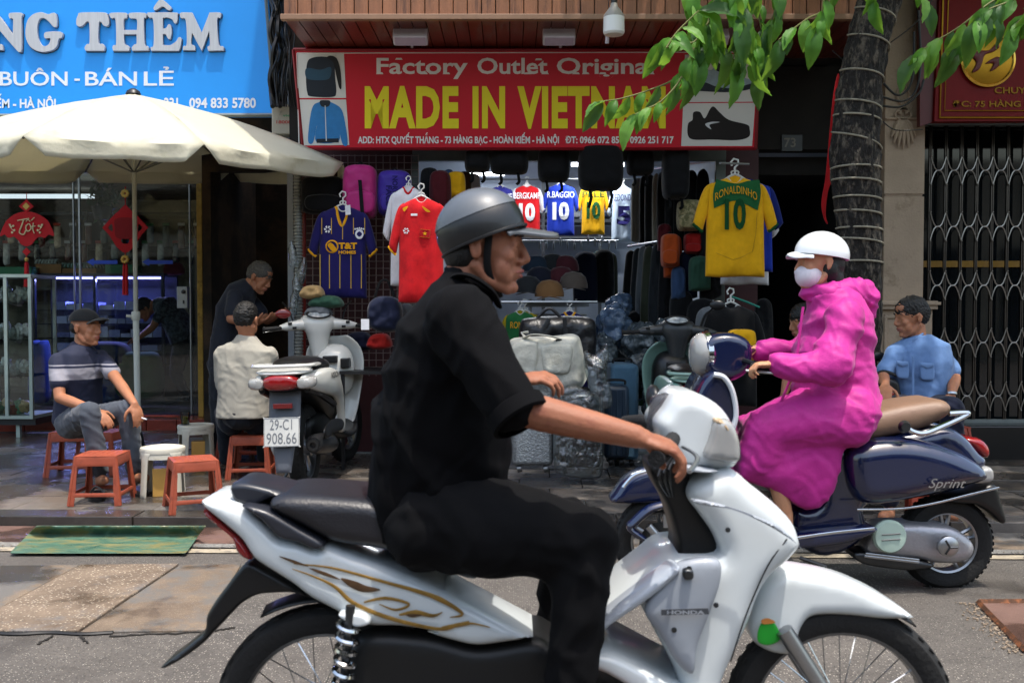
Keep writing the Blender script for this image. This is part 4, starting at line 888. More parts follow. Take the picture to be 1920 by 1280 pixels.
# draped garments seen edge on or from the front
cols = {'black': blackc, 'charcoal': charc, 'navy': cloth('navy_cloth', '141a30'), 'olive': cloth('olive_cloth', '33372a'), 'cream': cloth('cream_cloth', '9c988c'), 'grey': cloth('grey_cloth', '5c6064'), 'maroon': cloth('maroon_cloth', '4a1218'), 'teal': cloth('teal_cloth', '1d4a46'), 'denim': cloth('denim_cloth', '34496a'), 'brown': cloth('brown_cloth', '47301f'), 'red': cloth('bright_red_cloth', 'a0201c'), 'orange': cloth('orange_cloth', 'b04a1c'), 'green': cloth('dull_green_cloth', '2f5040'), 'white': whitej, 'yellow': yelj}
ng = [0]; 
def garment(cx, y0, y1, w, D, c, lab, grp=None, nm='garment', cat='clothing', sh=.0):
    ng[0] += 1; sd = ng[0]; h = y1-y0
    ol = [(cx-w*.12, y0), (cx-w*.38, y0+h*.05), (cx-w*.5, y0+h*.2), (cx-w*.52+sh, y0+h*.6), (cx-w*.5+sh, y1, 1), (cx+sh, y1+h*.02), (cx+w*.5+sh, y1-h*.03, 1), (cx+w*.5+sh*.6, y0+h*.5), (cx+w*.46, y0+h*.18), (cx+w*.36, y0+h*.05), (cx+w*.12, y0)]
    mb = MB(); s = F/D
    mb.pillow(ol, fnD(D), bulge=min(.09, w/s*.4), roll=w*.4, th=.03, step=max(3, w/9), hf=lambda u, v: .035*noise.noise(Vector((u*.12, v*.02, sd)))+.012*noise.noise(Vector((u*.3, v*.08, sd))), n=3)
    return tag(mb.build(nm, cols[c], angle=80), lab, cat, grp)
for i, (cx, y0, y1, w, D, c) in enumerate([(1196, 335, 452, 24, 9.8, 'cream'), (1208, 330, 455, 18, 9.4, 'black'), (1219, 328, 462, 20, 9.1, 'charcoal'), (1231, 326, 458, 16, 8.9, 'cream'), (1243, 322, 470, 22, 8.8, 'black'), (1258, 322, 480, 22, 8.7, 'charcoal'), (1275, 322, 470, 24, 8.6, 'black'), (1296, 320, 450, 26, 8.5, 'black'), (1318, 318, 520, 26, 8.4, 'black')]):
    garment(cx, y0, y1, w, D, c, '%s jacket on the upper right rack, place %s from its inner end' % (c, ['first', 'second', 'third', 'fourth', 'fifth', 'sixth', 'seventh', 'eighth', 'ninth'][i]), 'jackets on the upper right rack')
for i, (cx, y0, y1, w, D, c) in enumerate([(1183, 470, 600, 22, 9.3, 'black'), (1196, 466, 640, 22, 9.0, 'charcoal'), (1206, 462, 618, 20, 8.8, 'grey'), (1217, 462, 650, 24, 8.6, 'olive'), (1232, 458, 640, 24, 8.5, 'charcoal'), (1250, 455, 620, 24, 8.4, 'black')]):
    garment(cx, y0, y1, w, D, c, '%s trousers on the lower right rack, place %s from its inner end' % (c, ['first', 'second', 'third', 'fourth', 'fifth', 'sixth'][i]), 'trousers on the lower right rack', 'trousers', 'clothing', -4)
for i, (cx, y0, y1, w, D, c) in enumerate([(1098, 472, 566, 46, 10.3, 'navy'), (1132, 468, 566, 40, 10.35, 'black'), (1122, 470, 560, 22, 10.6, 'teal'), (1145, 474, 566, 26, 10.5, 'olive')]):
    garment(cx, y0, y1, w, D, c, ['wide navy jacket on the second rail', 'black jacket beside the navy one on the second rail', 'narrow teal jacket between navy and black ones', 'olive jacket at the right end of the second rail'][i])
rail(W(1185, 322, 10.6), W(1345, 300, 8.35), .012, 'upper right rail running from the street into the shop'); rail(W(1178, 462, 9.6), W(1262, 448, 8.3), .012, 'lower right rail with hanging trousers')
for i, (cx, y0, y1, w, D, c, l) in enumerate([(1332, 380, 560, 40, 8.1, 'black', 'black coat hung beside the opening right frame'), (1262, 440, 520, 34, 8.25, 'orange', 'orange bag cloth hung under the upper right rack'), (1290, 470, 560, 34, 8.2, 'navy', 'navy drawstring bag below the camouflage backpack'), (1312, 480, 545, 40, 8.0, 'green', 'dull green bag hanging near the yellow shirt hem'), (1278, 545, 640, 44, 8.15, 'black', 'black cloth hanging over the plastic bags'), (1318, 560, 700, 60, 8.0, 'black', 'black coat hanging low behind the mint scooter'), (1246, 420, 470, 26, 8.3, 'maroon', 'maroon jacket under the upper right rack'), (1272, 500, 560, 26, 8.1, 'denim', 'denim blue bag between green and orange bags'),
    (826, 320, 400, 40, 7.9, 'maroon', 'maroon jacket hung left of the opening'), (856, 322, 372, 34, 8.0, 'yellow', 'yellow jacket at the top left of the opening'), (806, 315, 380, 34, 8.0, 'black', 'black bag hung beside the maroon jacket'), (886, 326, 370, 30, 8.6, 'white', 'white jacket at the top left of the opening'), (872, 322, 362, 24, 8.3, 'brown', 'brown jacket between the yellow and white ones'), (842, 318, 360, 18, 8.05, 'denim', 'denim jacket top left beside the yellow jacket'),
    (1432, 560, 700, 34, 7.7, 'black', 'black coat at the dark passage edge')]):
    garment(cx, y0, y1, w, D, c, l)
r7 = random.Random(17)     # dense dark stock behind the sacks and under the racks
for i in range(26):
    cx = 1130+i*8.6; y0 = 560+r7.uniform(-10, 60); y1 = y0+r7.uniform(90, 170); c = r7.choice(['black', 'charcoal', 'navy', 'olive', 'grey', 'denim', 'black', 'brown', 'green'])
    garment(cx, y0, min(y1, 800), r7.uniform(22, 40), 8.9+r7.uniform(-.3, .6), c, '%s clothes stacked in the dim stock behind the plastic sacks' % c, 'dim stock behind the plastic sacks', 'stock', sh=r7.uniform(-6, 6))
for i in range(16):
    x_ = 8.6+i*.24; c = r7.choice(['maroon', 'black', 'denim', 'grey', 'white', 'olive', 'navy', 'brown', 'red']); garment(960+F*(-1.66)/x_, pz(2.2, 1) if 0 else W(960, 0, x_).y*0+582-(2.25-CAMZ)*F/x_, 582-(.9-CAMZ)*F/x_, 60, x_, c, '%s garment on the left inner wall of the open shop, seen past the red shirt' % c, 'garments along the left inner wall')
for i in range(12):
    px = 1012+i*13; mb = MB(); mb.ell(W(px, 455+r7.uniform(-6, 6), 10.2), (.012, .03, .05), u=8, v=6); tag(mb.build('hanger_clip', railm), 'empty chrome hanger clip on the second rail', 'hanger', 'hanger clips on the second rail')
# backpacks
def backpack(cx, y0, y1, w, D, m, lab, strap=None, pocket=True, wide=1.0, b=.09):
    t = thing('backpack', lab, 'backpack', W(cx, y1, D)); h = y1-y0; s = F/D
    ol = [(cx-w*.40, y0+h*.03), (cx, y0-h*.02), (cx+w*.40, y0+h*.03), (cx+w*.5, y0+h*.25), (cx+w*.5, y0+h*.8), (cx+w*.38, y1), (cx, y1+h*.02), (cx-w*.38, y1), (cx-w*.5, y0+h*.8), (cx-w*.5, y0+h*.25)]
    mb = MB(); mb.pillow(ol, fnD(D), bulge=b, roll=w*.25, th=.08, step=w/14, hf=lambda u, v: .012*noise.noise(Vector((u*.08, v*.08, cx)))); mb.build('bag_body', m, t, angle=80)
    if pocket: mb = MB(); mb.pillow([(cx-w*.36, y0+h*.52), (cx+w*.36, y0+h*.52), (cx+w*.36, y0+h*.9), (cx-w*.36, y0+h*.9)], fnD(D-b-.03), bulge=.03, roll=w*.1, th=.02, step=w/10); mb.build('pocket', m, t)
    mb = MB(); mb.tube(cr3([W(cx-w*.1, y0, D-.02), W(cx, y0-h*.08, D-.02), W(cx+w*.1, y0, D-.02)], 4), .008, 6); mb.build('top_loop', strap or blackc, t)
    return t
pinkc = cloth('pink_nylon', 'a8246a', rough=.5); purp = cloth('purple_nylon', '3c2a8c', rough=.5)
t = backpack(676, 312, 408, 62, 7.75, pinkc, 'bright pink backpack with a black stripe hung above the navy shirt'); dec('stripe', [(672, 338, 1), (679, 338, 1), (684, 406, 1), (677, 406, 1)], lambda u, v, o=0: W(u, v, 7.6, o), blackc, t, .02, False)
t = backpack(740, 322, 404, 62, 7.8, purp, 'violet backpack with dark lettering beside the pink one'); txt('lettering', 'NORTH', lambda u, v, o=0: W(u, v, 7.62, o), (736, 746, 330, 372), navyj, t, bold=.04, rot=True); txt('lettering', 'FACE', lambda u, v, o=0: W(u, v, 7.62, o), (724, 735, 348, 386), navyj, t, bold=.04, rot=True)
backpack(606, 332, 400, 78, 7.9, blackc, 'large black backpack hung behind the navy shirt')
strapm = cloth('black_webbing', '0c0c0d')
for i, (cx, y0, y1, w, D) in enumerate([(955, 280, 326, 70, 8.0), (1038, 278, 340, 58, 8.05), (1126, 272, 356, 82, 7.9), (895, 284, 322, 46, 8.0), (1200, 284, 328, 48, 8.1), (1266, 276, 372, 48, 8.0)]):
    t = backpack(cx, y0, y1, w, D, blackc, ['black backpack hanging top of the opening, second from left', 'black backpack hanging above the blue shirt', 'widest black backpack hanging above the small yellow shirt', 'black backpack hanging at the left end of the opening top', 'black backpack hanging just right of the widest one', 'black backpack hanging at the right end of the opening top'][i], pocket=False, b=.12)
    for k in (-.25, .22): MB().tube(cr3([W(cx+w*k, y1-4, D-.05), W(cx+w*k+3, y1+14, D-.08), W(cx+w*k-2, y1+(34 if i == 2 else 20), D-.07)], 4), .013, 6, flat=.3).build('strap', strapm, t)
camo = cloth('camo_cloth', 'a89a72', col2='6e6a48', mix=.5, ms=30)
t = backpack(1292, 376, 432, 44, 8.1, camo, 'small tan camouflage backpack on the right rack'); backpack(1300, 438, 476, 34, 8.15, cols['red'], 'small red bag hung under the camouflage backpack', b=.05)
backpack(1256, 440, 500, 32, 8.1, cols['orange'], 'small orange backpack left of the red bag', b=.06)
t = backpack(1390, 618, 676, 50, 7.1, yelj, 'amber yellow bag hanging before the black shirts', b=.04)
# wire grid on the maroon wall
mb = MB(); D = 8.12
for px in np.arange(560, 785, 13.2): mb.tube([W(px, 290, D), W(px, 705, D)], .0035, 4)
for py in np.arange(292, 705, 13.2): mb.tube([W(560, py, D-.008), W(785, py, D-.008)], .0035, 4)
tag(mb.build('wire_grid', metal('grid_wire', '8c7c7a', rough=.5, metal=.5)), 'wire display grid fixed to the maroon wall behind the shirts', 'wire grid')
# navy shoulder bag, hats, bundles beside the white scooter
t = thing('shoulder_bag', 'navy shoulder bag with a white price tag under the red shirt', 'bag', W(715, 620, 7.3))
mb = MB(); mb.pillow([(692, 572), (712, 556), (745, 560), (755, 585), (748, 615), (720, 622), (694, 610)], fnD(7.3), bulge=.10, th=.06, hf=lambda u, v: .03*noise.noise(Vector((u*.06, v*.06, 3)))); mb.build('bag_body', cols['navy'], t, angle=80)
mb = MB(); mb.tube(cr3([W(700, 568, 7.3), W(712, 530, 7.4), W(728, 528, 7.4), W(742, 565, 7.3)], 5), .012, 6, flat=.4); mb.build('strap', strapm, t); MB().mm((X(677, 7.1), 7.1, pz(618, 7.1)), (X(692, 7.1), 7.104, pz(598, 7.1))).build('price_tag', wpr, t, smooth=False)
for i, (cx, cy, w, h, D, c, l) in enumerate([(586, 548, 44, 26, 7.5, 'cream', 'beige bucket hat in the pile left under the navy shirt'), (612, 566, 64, 24, 7.5, 'green', 'dark green hat in the pile under the navy shirt'), (598, 584, 50, 20, 7.5, 'grey', 'grey folded cloth at the bottom of the hat pile'), (672, 640, 56, 36, 7.7, 'navy', 'dark bundle hanging right of the white scooter handle'), (760, 600, 40, 60, 7.5, 'grey', 'grey green bag behind the black rider'), (712, 640, 46, 30, 7.6, 'red', 'red and navy straps bundle under the shoulder bag')]):
    mb = MB(); mb.pillow([(cx-w*.5, cy+h*.3), (cx-w*.3, cy-h*.4), (cx+w*.3, cy-h*.45), (cx+w*.5, cy+h*.3), (cx, cy+h*.5)], fnD(D), bulge=.08, th=.06, hf=lambda u, v: .03*noise.noise(Vector((u*.09, v*.09, i)))); tag(mb.build('hat' if i < 2 else 'bundle', cols[c] if c != 'cream' else cloth('beige_felt', 'a98c60'), angle=80), l, 'hat' if i < 2 else 'bundle')
t = thing('low_table', 'black low table with a clear plastic bag behind the white scooter', 'table', W(730, 800, 7.4)); mb = MB(); mb.mm((X(640, 7.4), 7.3, pz(700, 7.4)), (X(800, 7.4), 7.8, pz(694, 7.4))); mb.build('table_top', plastic('black_plastic', '141416', rough=.4), t, smooth=False)
for px in (642, 790): MB().mm((X(px, 7.4), 7.32, SZ), (X(px+6, 7.4), 7.36, pz(700, 7.4))).build('leg', plastic('black_plastic', '141416'), t, smooth=False)
# corrugated hose, bottles and pipe at the passage edge
t = thing('corrugated_hose', 'grey corrugated hose running down beside the dark passage', 'hose', W(560, 700, 7.9)); D = 7.9; s = F/D
mb = MB(); prof = []; z0_, z1_ = pz(700, D), pz(325, D); k = 0; z = z0_
while z < z1_: prof += [(.026, z-z0_), (.036, z-z0_+.008), (.036, z-z0_+.016), (.026, z-z0_+.024)]; z += .026
mb.lathe(prof, (X(560, D), D, z0_), seg=14); mb.build('hose', metal('hose_grey', '9a9d99', rough=.5, metal=.4), t)
MB().tube([W(570, 700, 8.0), W(570, 400, 8.0)], .016, 8).build('red_pipe', plastic('red_pipe', '7c2018'), t)
cl = sheet_glass('clear_plastic', 'dde4e6', .12, .8, 18, .10)
for i, (px, py) in enumerate(((551, 500), (556, 560), (549, 590), (562, 530))):
    mb = MB(); c = W(px, py, 7.7); mb.lathe([(.03, 0), (.033, .01), (.033, .14), (.012, .18), (.012, .2)], c, (0.1*i-.1, 0, 1), 14); o = mb.build('bottle', cl, loc=None); tag(o, ['highest clear bottle tied by the corrugated hose', 'lowest but one clear bottle by the corrugated hose', 'lowest clear bottle beside the hose foot', 'clear bottle right against the corrugated hose'][i], 'bottle')

# ------------------------------------------------------------------ caps, plastic sacks, cases in front
def capx(px, py, D, m, lab, r=.10):
    t = thing('cap', lab, 'cap', W(px, py, D)); c = W(px, py, D); mb = MB()
    mb.lathe([(r, 0), (r*.99, r*.3), (r*.86, r*.75), (r*.55, r*1.05), (.005, r*1.15)], c, seg=18); mb.build('crown', m, t)
    mb = MB(); mb.pillow([(-r*.8, 0), (-r*.6, -r*.9), (0, -r*1.15), (r*.6, -r*.9), (r*.8, 0), (0, .02)], lambda u, v, o: c+Vector((u, v-r*.3, o-abs(u)*.2)), bulge=.004, th=.004, step=.02); mb.build('peak', m, t); return t
cm = [cloth('cap_%d' % i, c) for i, c in enumerate(['1b1d2a', '4a2026', '7c5a38', '26282a', '5a5048', '23303f'])]
for i, (px, py, k, l) in enumerate([(1036, 505, 3, 'black cap on top of the cap pile'), (1012, 530, 0, 'dark navy cap at the left of the cap pile'), (1052, 530, 1, 'wine red cap at the right of the cap pile'), (1030, 556, 2, 'tan brown cap at the front of the cap pile'), (1005, 508, 5, 'slate blue cap in the upper left of the cap pile'), (1060, 508, 1, 'dark red cap behind the tan one'), (1075, 540, 4, 'grey brown cap at the right end of the cap pile'), (990, 548, 3, 'black cap at the left foot of the pile')]):
    capx(px, py, 8.8-(py-500)*.012, cm[k], l, .12)
t = thing('cap_stand', 'chrome wire stand under the pile of caps', 'stand', W(1035, 720, 8.6)); mb = MB()
for px in (995, 1080): mb.tube([W(px, 560, 8.4), W(px, 840, 8.4)], .01, 6)
for py in (566, 590): mb.tube([W(985, py, 8.3), W(1100, py, 8.3)], .008, 6)
mb.build('frame', railm, t)
MB().mm((X(985, 8.6), 8.35, pz(575, 8.6)), (X(1100, 8.6), 9.1, pz(568, 8.6))).build('shelf', MATS['grey_shelf'], t, smooth=False)
jersey(984, 586, 110, 150, 7.9, cloth('dark_yellow', '8c7c14'), 'yellow shirt with a green yoke behind the black travel bag', slv=cloth('dark_yellow', '8c7c14'), seed=4)
t, b, sf = jersey(975, 584, 84, 120, 7.8, grnj, 'green yoked shirt with half hidden yellow lettering', seed=8, hg=True, slv=cloth('dark_yellow', '8c7c14')); txt('name_print', 'RONALD', sf, (957, 1000, 603, 615), ylw, b, bold=.0)
jersey(1068, 586, 100, 150, 7.85, navyj, 'navy shirt with yellow collar hung behind the black travel bag', col=ylw, cuff=ylw, seed=9)
rail(W(940, 566, 7.85), W(1120, 566, 7.85), .01, 'low rail carrying the shirts behind the travel bags')
t, b, sf = jersey(1370, 572, 140, 190, 7.3, blackc, 'black football shirt with red side darts low by the doorway', seed=10, hg=True, neck=.03, cuff=blackc)
dec('red_dart', [(1408, 655), (1424, 640), (1422, 662)], sf, redj, b, .01)
garment(1340, 574, 700, 70, 7.4, 'grey', 'grey shirt edge behind the low black shirt'); 
mb = MB(); mb.tube([W(1372, 556, 7.35), W(1400, 566, 7.35), W(1424, 576, 7.35)], .008, 6); tag(mb.build('clothes_hanger', plastic('teal_plastic', '1c7c6c')), 'teal hanger shoulder sticking out above the black shirt', 'hanger')
# travel bags
offw = cloth('offwhite_canvas', 'b9b7ab', bump=.7, bs=60, bd=.006); leat = mat('black_leather', '17181b', rough=.35, var=.2, ns=10, bump=.5, bs=60, bd=.006)
t = thing('travel_bag', 'off white canvas travel bag lying on the suitcases', 'bag', W(1020, 725, 7.0)); D = 7.0; bf_ = fnD(D)
nz = lambda k, a: (lambda u, v: a*noise.noise(Vector((u*.05, v*.05, k)))+a*.5*noise.noise(Vector((u*.15, v*.12, k+5))))
mb = MB(); mb.pillow([(955, 640), (985, 632), (1040, 630), (1075, 626), (1088, 640), (1096, 690), (1090, 722), (1060, 738), (1000, 728), (966, 712), (954, 680)], bf_, bulge=.12, roll=24, th=.16, step=5, hf=nz(1, .02)); mb.build('bag_body', offw, t, angle=80)
for q in ([(960, 648), (1000, 640), (1010, 650), (1004, 700), (990, 705), (962, 692)], [(1018, 646), (1060, 644), (1074, 652), (1070, 690), (1058, 702), (1022, 698), (1014, 670)]):
    mb = MB(); mb.pillow(q, fnD(D-.17), bulge=.035, roll=8, th=.03, step=4, hf=nz(2, .008)); mb.build('pocket', offw, t, angle=80)
mb = MB(); mb.tube(cr3([W(982, 634, D-.12), W(1000, 627, D-.2), W(1030, 630, D-.22), W(1052, 636, D-.14)], 5), .017, 8, flat=.35); mb.tube([W(984, 632, D-.14), W(978, 624, D-.1), W(990, 622, D-.12)], .01, 6); mb.build('handle', offw, t)
for r in (9, 6, 3): band('round_patch', [(1043+r*math.cos(a), 672+r*math.sin(a)) for a in np.linspace(0, 2*PI, 16)[:-1]], lambda u, v, o=0: W(u, v, D-.235), .0025, offw, t, True)
for q in ([(1012, 642), (1016, 670), (1012, 702)], [(1066, 640), (1080, 690)]): band('zip', q, lambda u, v, o=0: W(u, v, D-.16), .006, cloth('zip_grey', '8b8a80'), t)
dec('side_tab', [(1042, 636, 1), (1053, 636, 1), (1053, 643, 1), (1042, 643, 1)], lambda u, v, o=0: W(u, v, D-.17), leat, t, 0, False)
mb = MB(); mb.tube(cr3([W(1094, 690, D-.05), W(1098, 700, D-.1), W(1090, 718, D-.14), W(1080, 728, D-.12)], 4), .02, 6, flat=.2); mb.build('shoulder_strap', offw, t)
t = thing('travel_bag', 'black leather travel bag standing behind the off white one', 'bag', W(1045, 690, 7.35)); D2 = 7.35
mb = MB(); mb.pillow([(975, 610), (990, 596), (1060, 592), (1105, 596), (1116, 615), (1114, 665), (1100, 690), (990, 690), (974, 660)], fnD(D2), bulge=.12, roll=22, th=.16, step=5, hf=nz(4, .02)); mb.build('bag_body', leat, t, angle=80)
for q in ([(1000, 690), (1012, 630), (1030, 598)], [(1058, 596), (1062, 640), (1060, 680)]): band('strap', q, lambda u, v, o=0: W(u, v, D2-.2), .018, leat, t)
mb = MB(); mb.tube(cr3([W(1004, 600, D2-.1), W(1030, 578, D2-.12), W(1056, 600, D2-.1)], 5), .012, 8); mb.build('handle', leat, t)
# suitcases
def suitcase(x0, x1, y0, y1, D, m, lab, ribs=0, wm=None, dp=.28, mods=()):
    t = thing('suitcase', lab, 'suitcase', W((x0+x1)/2, y1, D)); s = F/D; w = (x1-x0)/s; h = (y1-y0)/s; c = W((x0+x1)/2, (y0+y1)/2, D)
    mb = MB(); mb.box(c, (w, dp, h)); mb.build('shell', m, t, bevel=.03, mods=mods)
    for k in range(ribs):
        xx = c.x-w/2+w*(k+1)/(ribs+1); MB().box((xx, c.y-dp/2-.002, c.z), (.012, .012, h*.86)).build('rib', m, t, bevel=.003)
    mb = MB(); mb.tube(cr3([c+Vector((-.07, -.02, h/2)), c+Vector((-.06, -.02, h/2+.03)), c+Vector((.06, -.02, h/2+.03)), c+Vector((.07, -.02, h/2))], 4), .009, 6); mb.build('handle', plastic('black_plastic', '141416'), t)
    for sx in (-1, 1):
        for sy in (-1, 1):
            mb = MB(); p = c+Vector((sx*(w/2-.05), sy*(dp/2-.05), -h/2-.025)); mb.lathe([(.024, -.016), (.026, -.012), (.026, .012), (.024, .016)], p, (1, 0, .2), 14); wh = mb.build('wheel', wm or plastic('black_plastic', '141416'), t)
    return t, c, w, h
suitcase(1140, 1192, 680, 856, 7.6, cloth('steel_blue_cover', '4d6e86', bump=.4, bs=60), 'tall steel blue fabric suitcase beside the wrapped cases', dp=.4)
bub = mat('bubble_wrap', '8d9192', rough=.25, var=.35, ns=60, metal=.3, bump=1.0, bs=90, bd=.01, spec=.8)
suitcase(960, 1036, 700, 868, 6.95, bub, 'silver suitcase in bubble wrap under the off white bag', wm=metal('wheel_grey', '8b8c8c', rough=.4))
suitcase(1044, 1124, 735, 872, 6.95, plastic('dark_shell', '1d1f22', rough=.25), 'dark ribbed suitcase wrapped in clear plastic', ribs=5)
suitcase(1130, 1176, 720, 856, 7.25, plastic('navy_shell', '1a2a3a', rough=.35), 'dark navy suitcase half hidden between the wrapped and blue cases', ribs=3)
def film(ol, D, lab, seed, b=.08, nm='plastic_film', a=.02):
    mb = MB(); mb.pillow(ol, fnD(D), bulge=b, th=.01, step=4.5, hf=lambda u, v: a*2*abs(noise.noise(Vector((u*.06, v*.05, seed))))-a+a*.9*noise.noise(Vector((u*.2, v*.15, seed))))
    return tag(mb.build(nm, cl, angle=50), lab, 'plastic bag')
film([(1040, 740), (1058, 724), (1080, 720), (1110, 735), (1128, 760), (1130, 880), (1110, 895), (1050, 890), (1038, 860)], 6.75, 'clear plastic wrapped round the dark ribbed suitcase', 3)
film([(1098, 655), (1112, 665), (1128, 652), (1138, 646), (1142, 668), (1138, 700), (1148, 740), (1146, 762), (1130, 766), (1112, 745), (1100, 710), (1094, 680)], 6.7, 'clear plastic bag hanging at the right of the off white bag', 7)
film([(962, 700), (1000, 697), (1030, 702), (1042, 712), (1030, 726), (1000, 722), (966, 724)], 6.75, 'crumpled clear wrap on top of the silver suitcase', 9)
sack = mat('grey_sack_plastic', '3e464a', rough=.22, var=.35, ns=9, bump=.9, bs=14, bd=.03, spec=.7, col2='6a7478', mix=.58, ms=12)
for i, (cx, cy, w, h, D, l) in enumerate([(1205, 640, 80, 70, 8.0, 'upper grey plastic sack of clothes by the rack foot'), (1258, 625, 62, 60, 7.8, 'topmost shiny grey sack beside the mint scooter'), (1212, 700, 70, 90, 7.7, 'tall grey sack in the middle of the sack heap'), (1262, 690, 60, 90, 7.5, 'grey sack leaning on the mint scooter'), (1240, 755, 70, 70, 7.4, 'lowest grey plastic sack in the heap'), (1150, 610, 56, 80, 8.1, 'bluish sack behind the steel blue suitcase'), (1160, 575, 50, 40, 8.4, 'small pale bag on the bluish sack'), (1284, 745, 40, 80, 7.3, 'narrow grey sack nearest the mint scooter'), (1130, 660, 50, 60, 7.9, 'dark sack between black bag and blue suitcase')]):
    mb = MB(); mb.ell(W(cx, cy, D), (w/2/F*D, .2, h/2/F*D), u=30, v=20)
    o = mb.build('plastic_sack', sack if i not in (5, 6) else mat('blue_sack', '4a5c74', rough=.25, var=.4, ns=10, bump=.8, bs=16, bd=.03, col2='8d9aa8', mix=.6, ms=14), angle=180, mods=[('SUBSURF', dict(levels=1, render_levels=1))])
    for (ty, sz, st) in (('STUCCI', .09, .09), ('CLOUDS', .04, .03)):
        tx = bpy.data.textures.new('sack', ty); tx.noise_scale = sz; d = o.modifiers.new('d', 'DISPLACE'); d.texture = tx; d.strength = st; d.texture_coords = 'GLOBAL'
    tag(o, l, 'sack')

# ------------------------------------------------------------------ left shop front: cabinet, red hangings
t = thing('glass_cabinet', 'glass street cabinet full of small goods at the left edge', 'cabinet', W(28, 790, 9.2)); D = 9.2; cf = metal('cabinet_frame', '9fb0ac', rough=.4, metal=.5)
za, zb = pz(782, D), pz(517, D); xa, xb = X(-60, D), X(58, D)
mb = MB()
for x in (xa, X(8, D), xb-.02): mb.mm((x, D-.01, za), (x+.03, D+.02, zb))
for x in (xa, xb-.02): mb.mm((x, D+.48, za), (x+.03, D+.5, zb))
for z in (za, zb): mb.mm((xa, D-.012, z-.015), (xb+.01, D+.5, z+.015))
mb.build('frame', cf, t, smooth=False)
for k, py in enumerate((570, 638, 706)): MB().mm((xa, D, pz(py, D)), (xb, D+.48, pz(py, D)+.008)).build('shelf', glass, t, smooth=False)
MB().mm((xa+.03, D+.003, za+.02), (xb-.02, D+.007, zb-.02)).build('glass_pane', glass, t, smooth=False)
for px in (-50, 22): MB().mm((X(px, D), D+.05, SZ), (X(px+7, D), D+.09, pz(795, D))).build('leg', cf, t, smooth=False)
MB().mm((xa-.05, D+.02, pz(797, D)), (X(62, D), D+.5, pz(785, D))).build('base', plastic('dark_base', '22262a'), t, smooth=False)
gm = [mat('goods_%d' % i, c, rough=.35, var=.4, ns=40, spec=.7) for i, c in enumerate(['d3d6d0', 'ebe8df', 'b4beb8', '9a4a2e', '4f8a5e', 'c0a870'])]
for k, py in enumerate((568, 636, 704, 778)):
    for j in range(9):
        mb = MB(); px = -48+j*12; w = 7
        mb.ell(W(px, py-9-(j % 3)*4, D+.12+.05*(j % 2)), (.05, .07, .06+.03*(j % 2)), u=9, v=6); o = mb.build('packed_goods', gm[(k*2+j) % 3 if k < 3 else 3+(j % 3)], t, angle=30)
        tx = bpy.data.textures.get('goods') or bpy.data.textures.new('goods', 'STUCCI'); tx.noise_scale = .03; d = o.modifiers.new('s', 'SUBSURF'); d.levels = d.render_levels = 1; d = o.modifiers.new('d', 'DISPLACE'); d.texture = tx; d.strength = .05; d.texture_coords = 'GLOBAL'
rd = mat('red_felt', 'b8141a', rough=.8, var=.08, bump=.3, bs=200); gd = mat('gold_felt', 'c9a24a', rough=.6); gw = mat('pale_gold', 'd8c898', rough=.6)
D = LD-.12; hf_ = fnD(D)
t = thing('hanging_decoration', 'red fan shaped new year hanging with pale lettering on the left glass', 'decoration', W(50, 540, D))
def plate(name, ol, m, o=0, th=.008, smooth=True, holes=(), par=None):
    mb = MB(); e = max(max(p[0] for p in ol)-min(p[0] for p in ol), max(p[1] for p in ol)-min(p[1] for p in ol)); mb.pillow(ol, lambda u, v, q: hf_(u, v, q+o), bulge=0, th=th, step=e*2 if not holes else e/14, smooth=smooth, holes=holes); return mb.build(name, m, par or t, smooth=False)
fan = [(1, 443), (3, 432), (14, 412), (32, 400), (50, 397), (68, 400), (88, 412), (99, 432), (101, 443), (92, 440), (84, 446), (74, 444), (66, 450), (60, 458), (50, 462), (40, 458), (34, 450), (26, 444), (16, 446), (9, 440)]
plate('fan', fan, rd); plate('diamond', [(50, 374, 1), (64, 387, 1), (50, 399, 1), (36, 387, 1)], rd, .004, smooth=False); plate('diamond_heart', [(50, 380, 1), (57, 387, 1), (50, 394, 1), (43, 387, 1)], gd, .012, .002, smooth=False)
plate('small_diamond', [(50, 464, 1), (58, 472, 1), (50, 480, 1), (42, 472, 1)], rd, .002, smooth=False)
mb = MB(); L = lambda *p: cr3([hf_(x, y, .016) for x, y in p], 4)
mb.tube(L((34, 414), (44, 412), (56, 410)), .006, 6); mb.tube(L((46, 412), (42, 424), (38, 436), (46, 440), (50, 432)), .007, 6); mb.tube(L((50, 424), (56, 420), (60, 428), (54, 434), (50, 428), (52, 422)), .006, 6); mb.tube(L((64, 418), (63, 430), (66, 438)), .006, 6); mb.tube(L((58, 426), (68, 424)), .006, 6); mb.tube(L((60, 414), (66, 408)), .005, 6); mb.tube(L((50, 416), (54, 412), (58, 416)), .004, 6)
for s_ in (-1, 1):
    mb.tube(L((50+s_*22, 434), (50+s_*28, 428), (50+s_*32, 420)), .003, 5)
    for (a, b_) in ((22, 432), (26, 436), (30, 422), (28, 426), (24, 424)): mb.ell(hf_(50+s_*a, b_, .014), (.012, .004, .012), u=8, v=5)
mb.build('lettering', gw, t)
for y0, w in ((362, 1.2), (480, 1.8)):
    mb = MB(); mb.tube([hf_(50, y0), hf_(50, y0+12)], .004, 5); mb.build('cord', rd, t)
mb = MB(); mb.tube([hf_(50, 492), hf_(50, 500), hf_(50, 538)], [.018, .022, .028], 10); mb.build('tassel', rd, t); mb = MB(); mb.lathe([(.014, 0), (.022, .02), (.014, .04)], hf_(50, 490), seg=10); mb.build('gold_bead', gd, t)
t = thing('hanging_decoration', 'red lantern shaped hanging with gold knots beside the pole', 'decoration', W(235, 555, D))
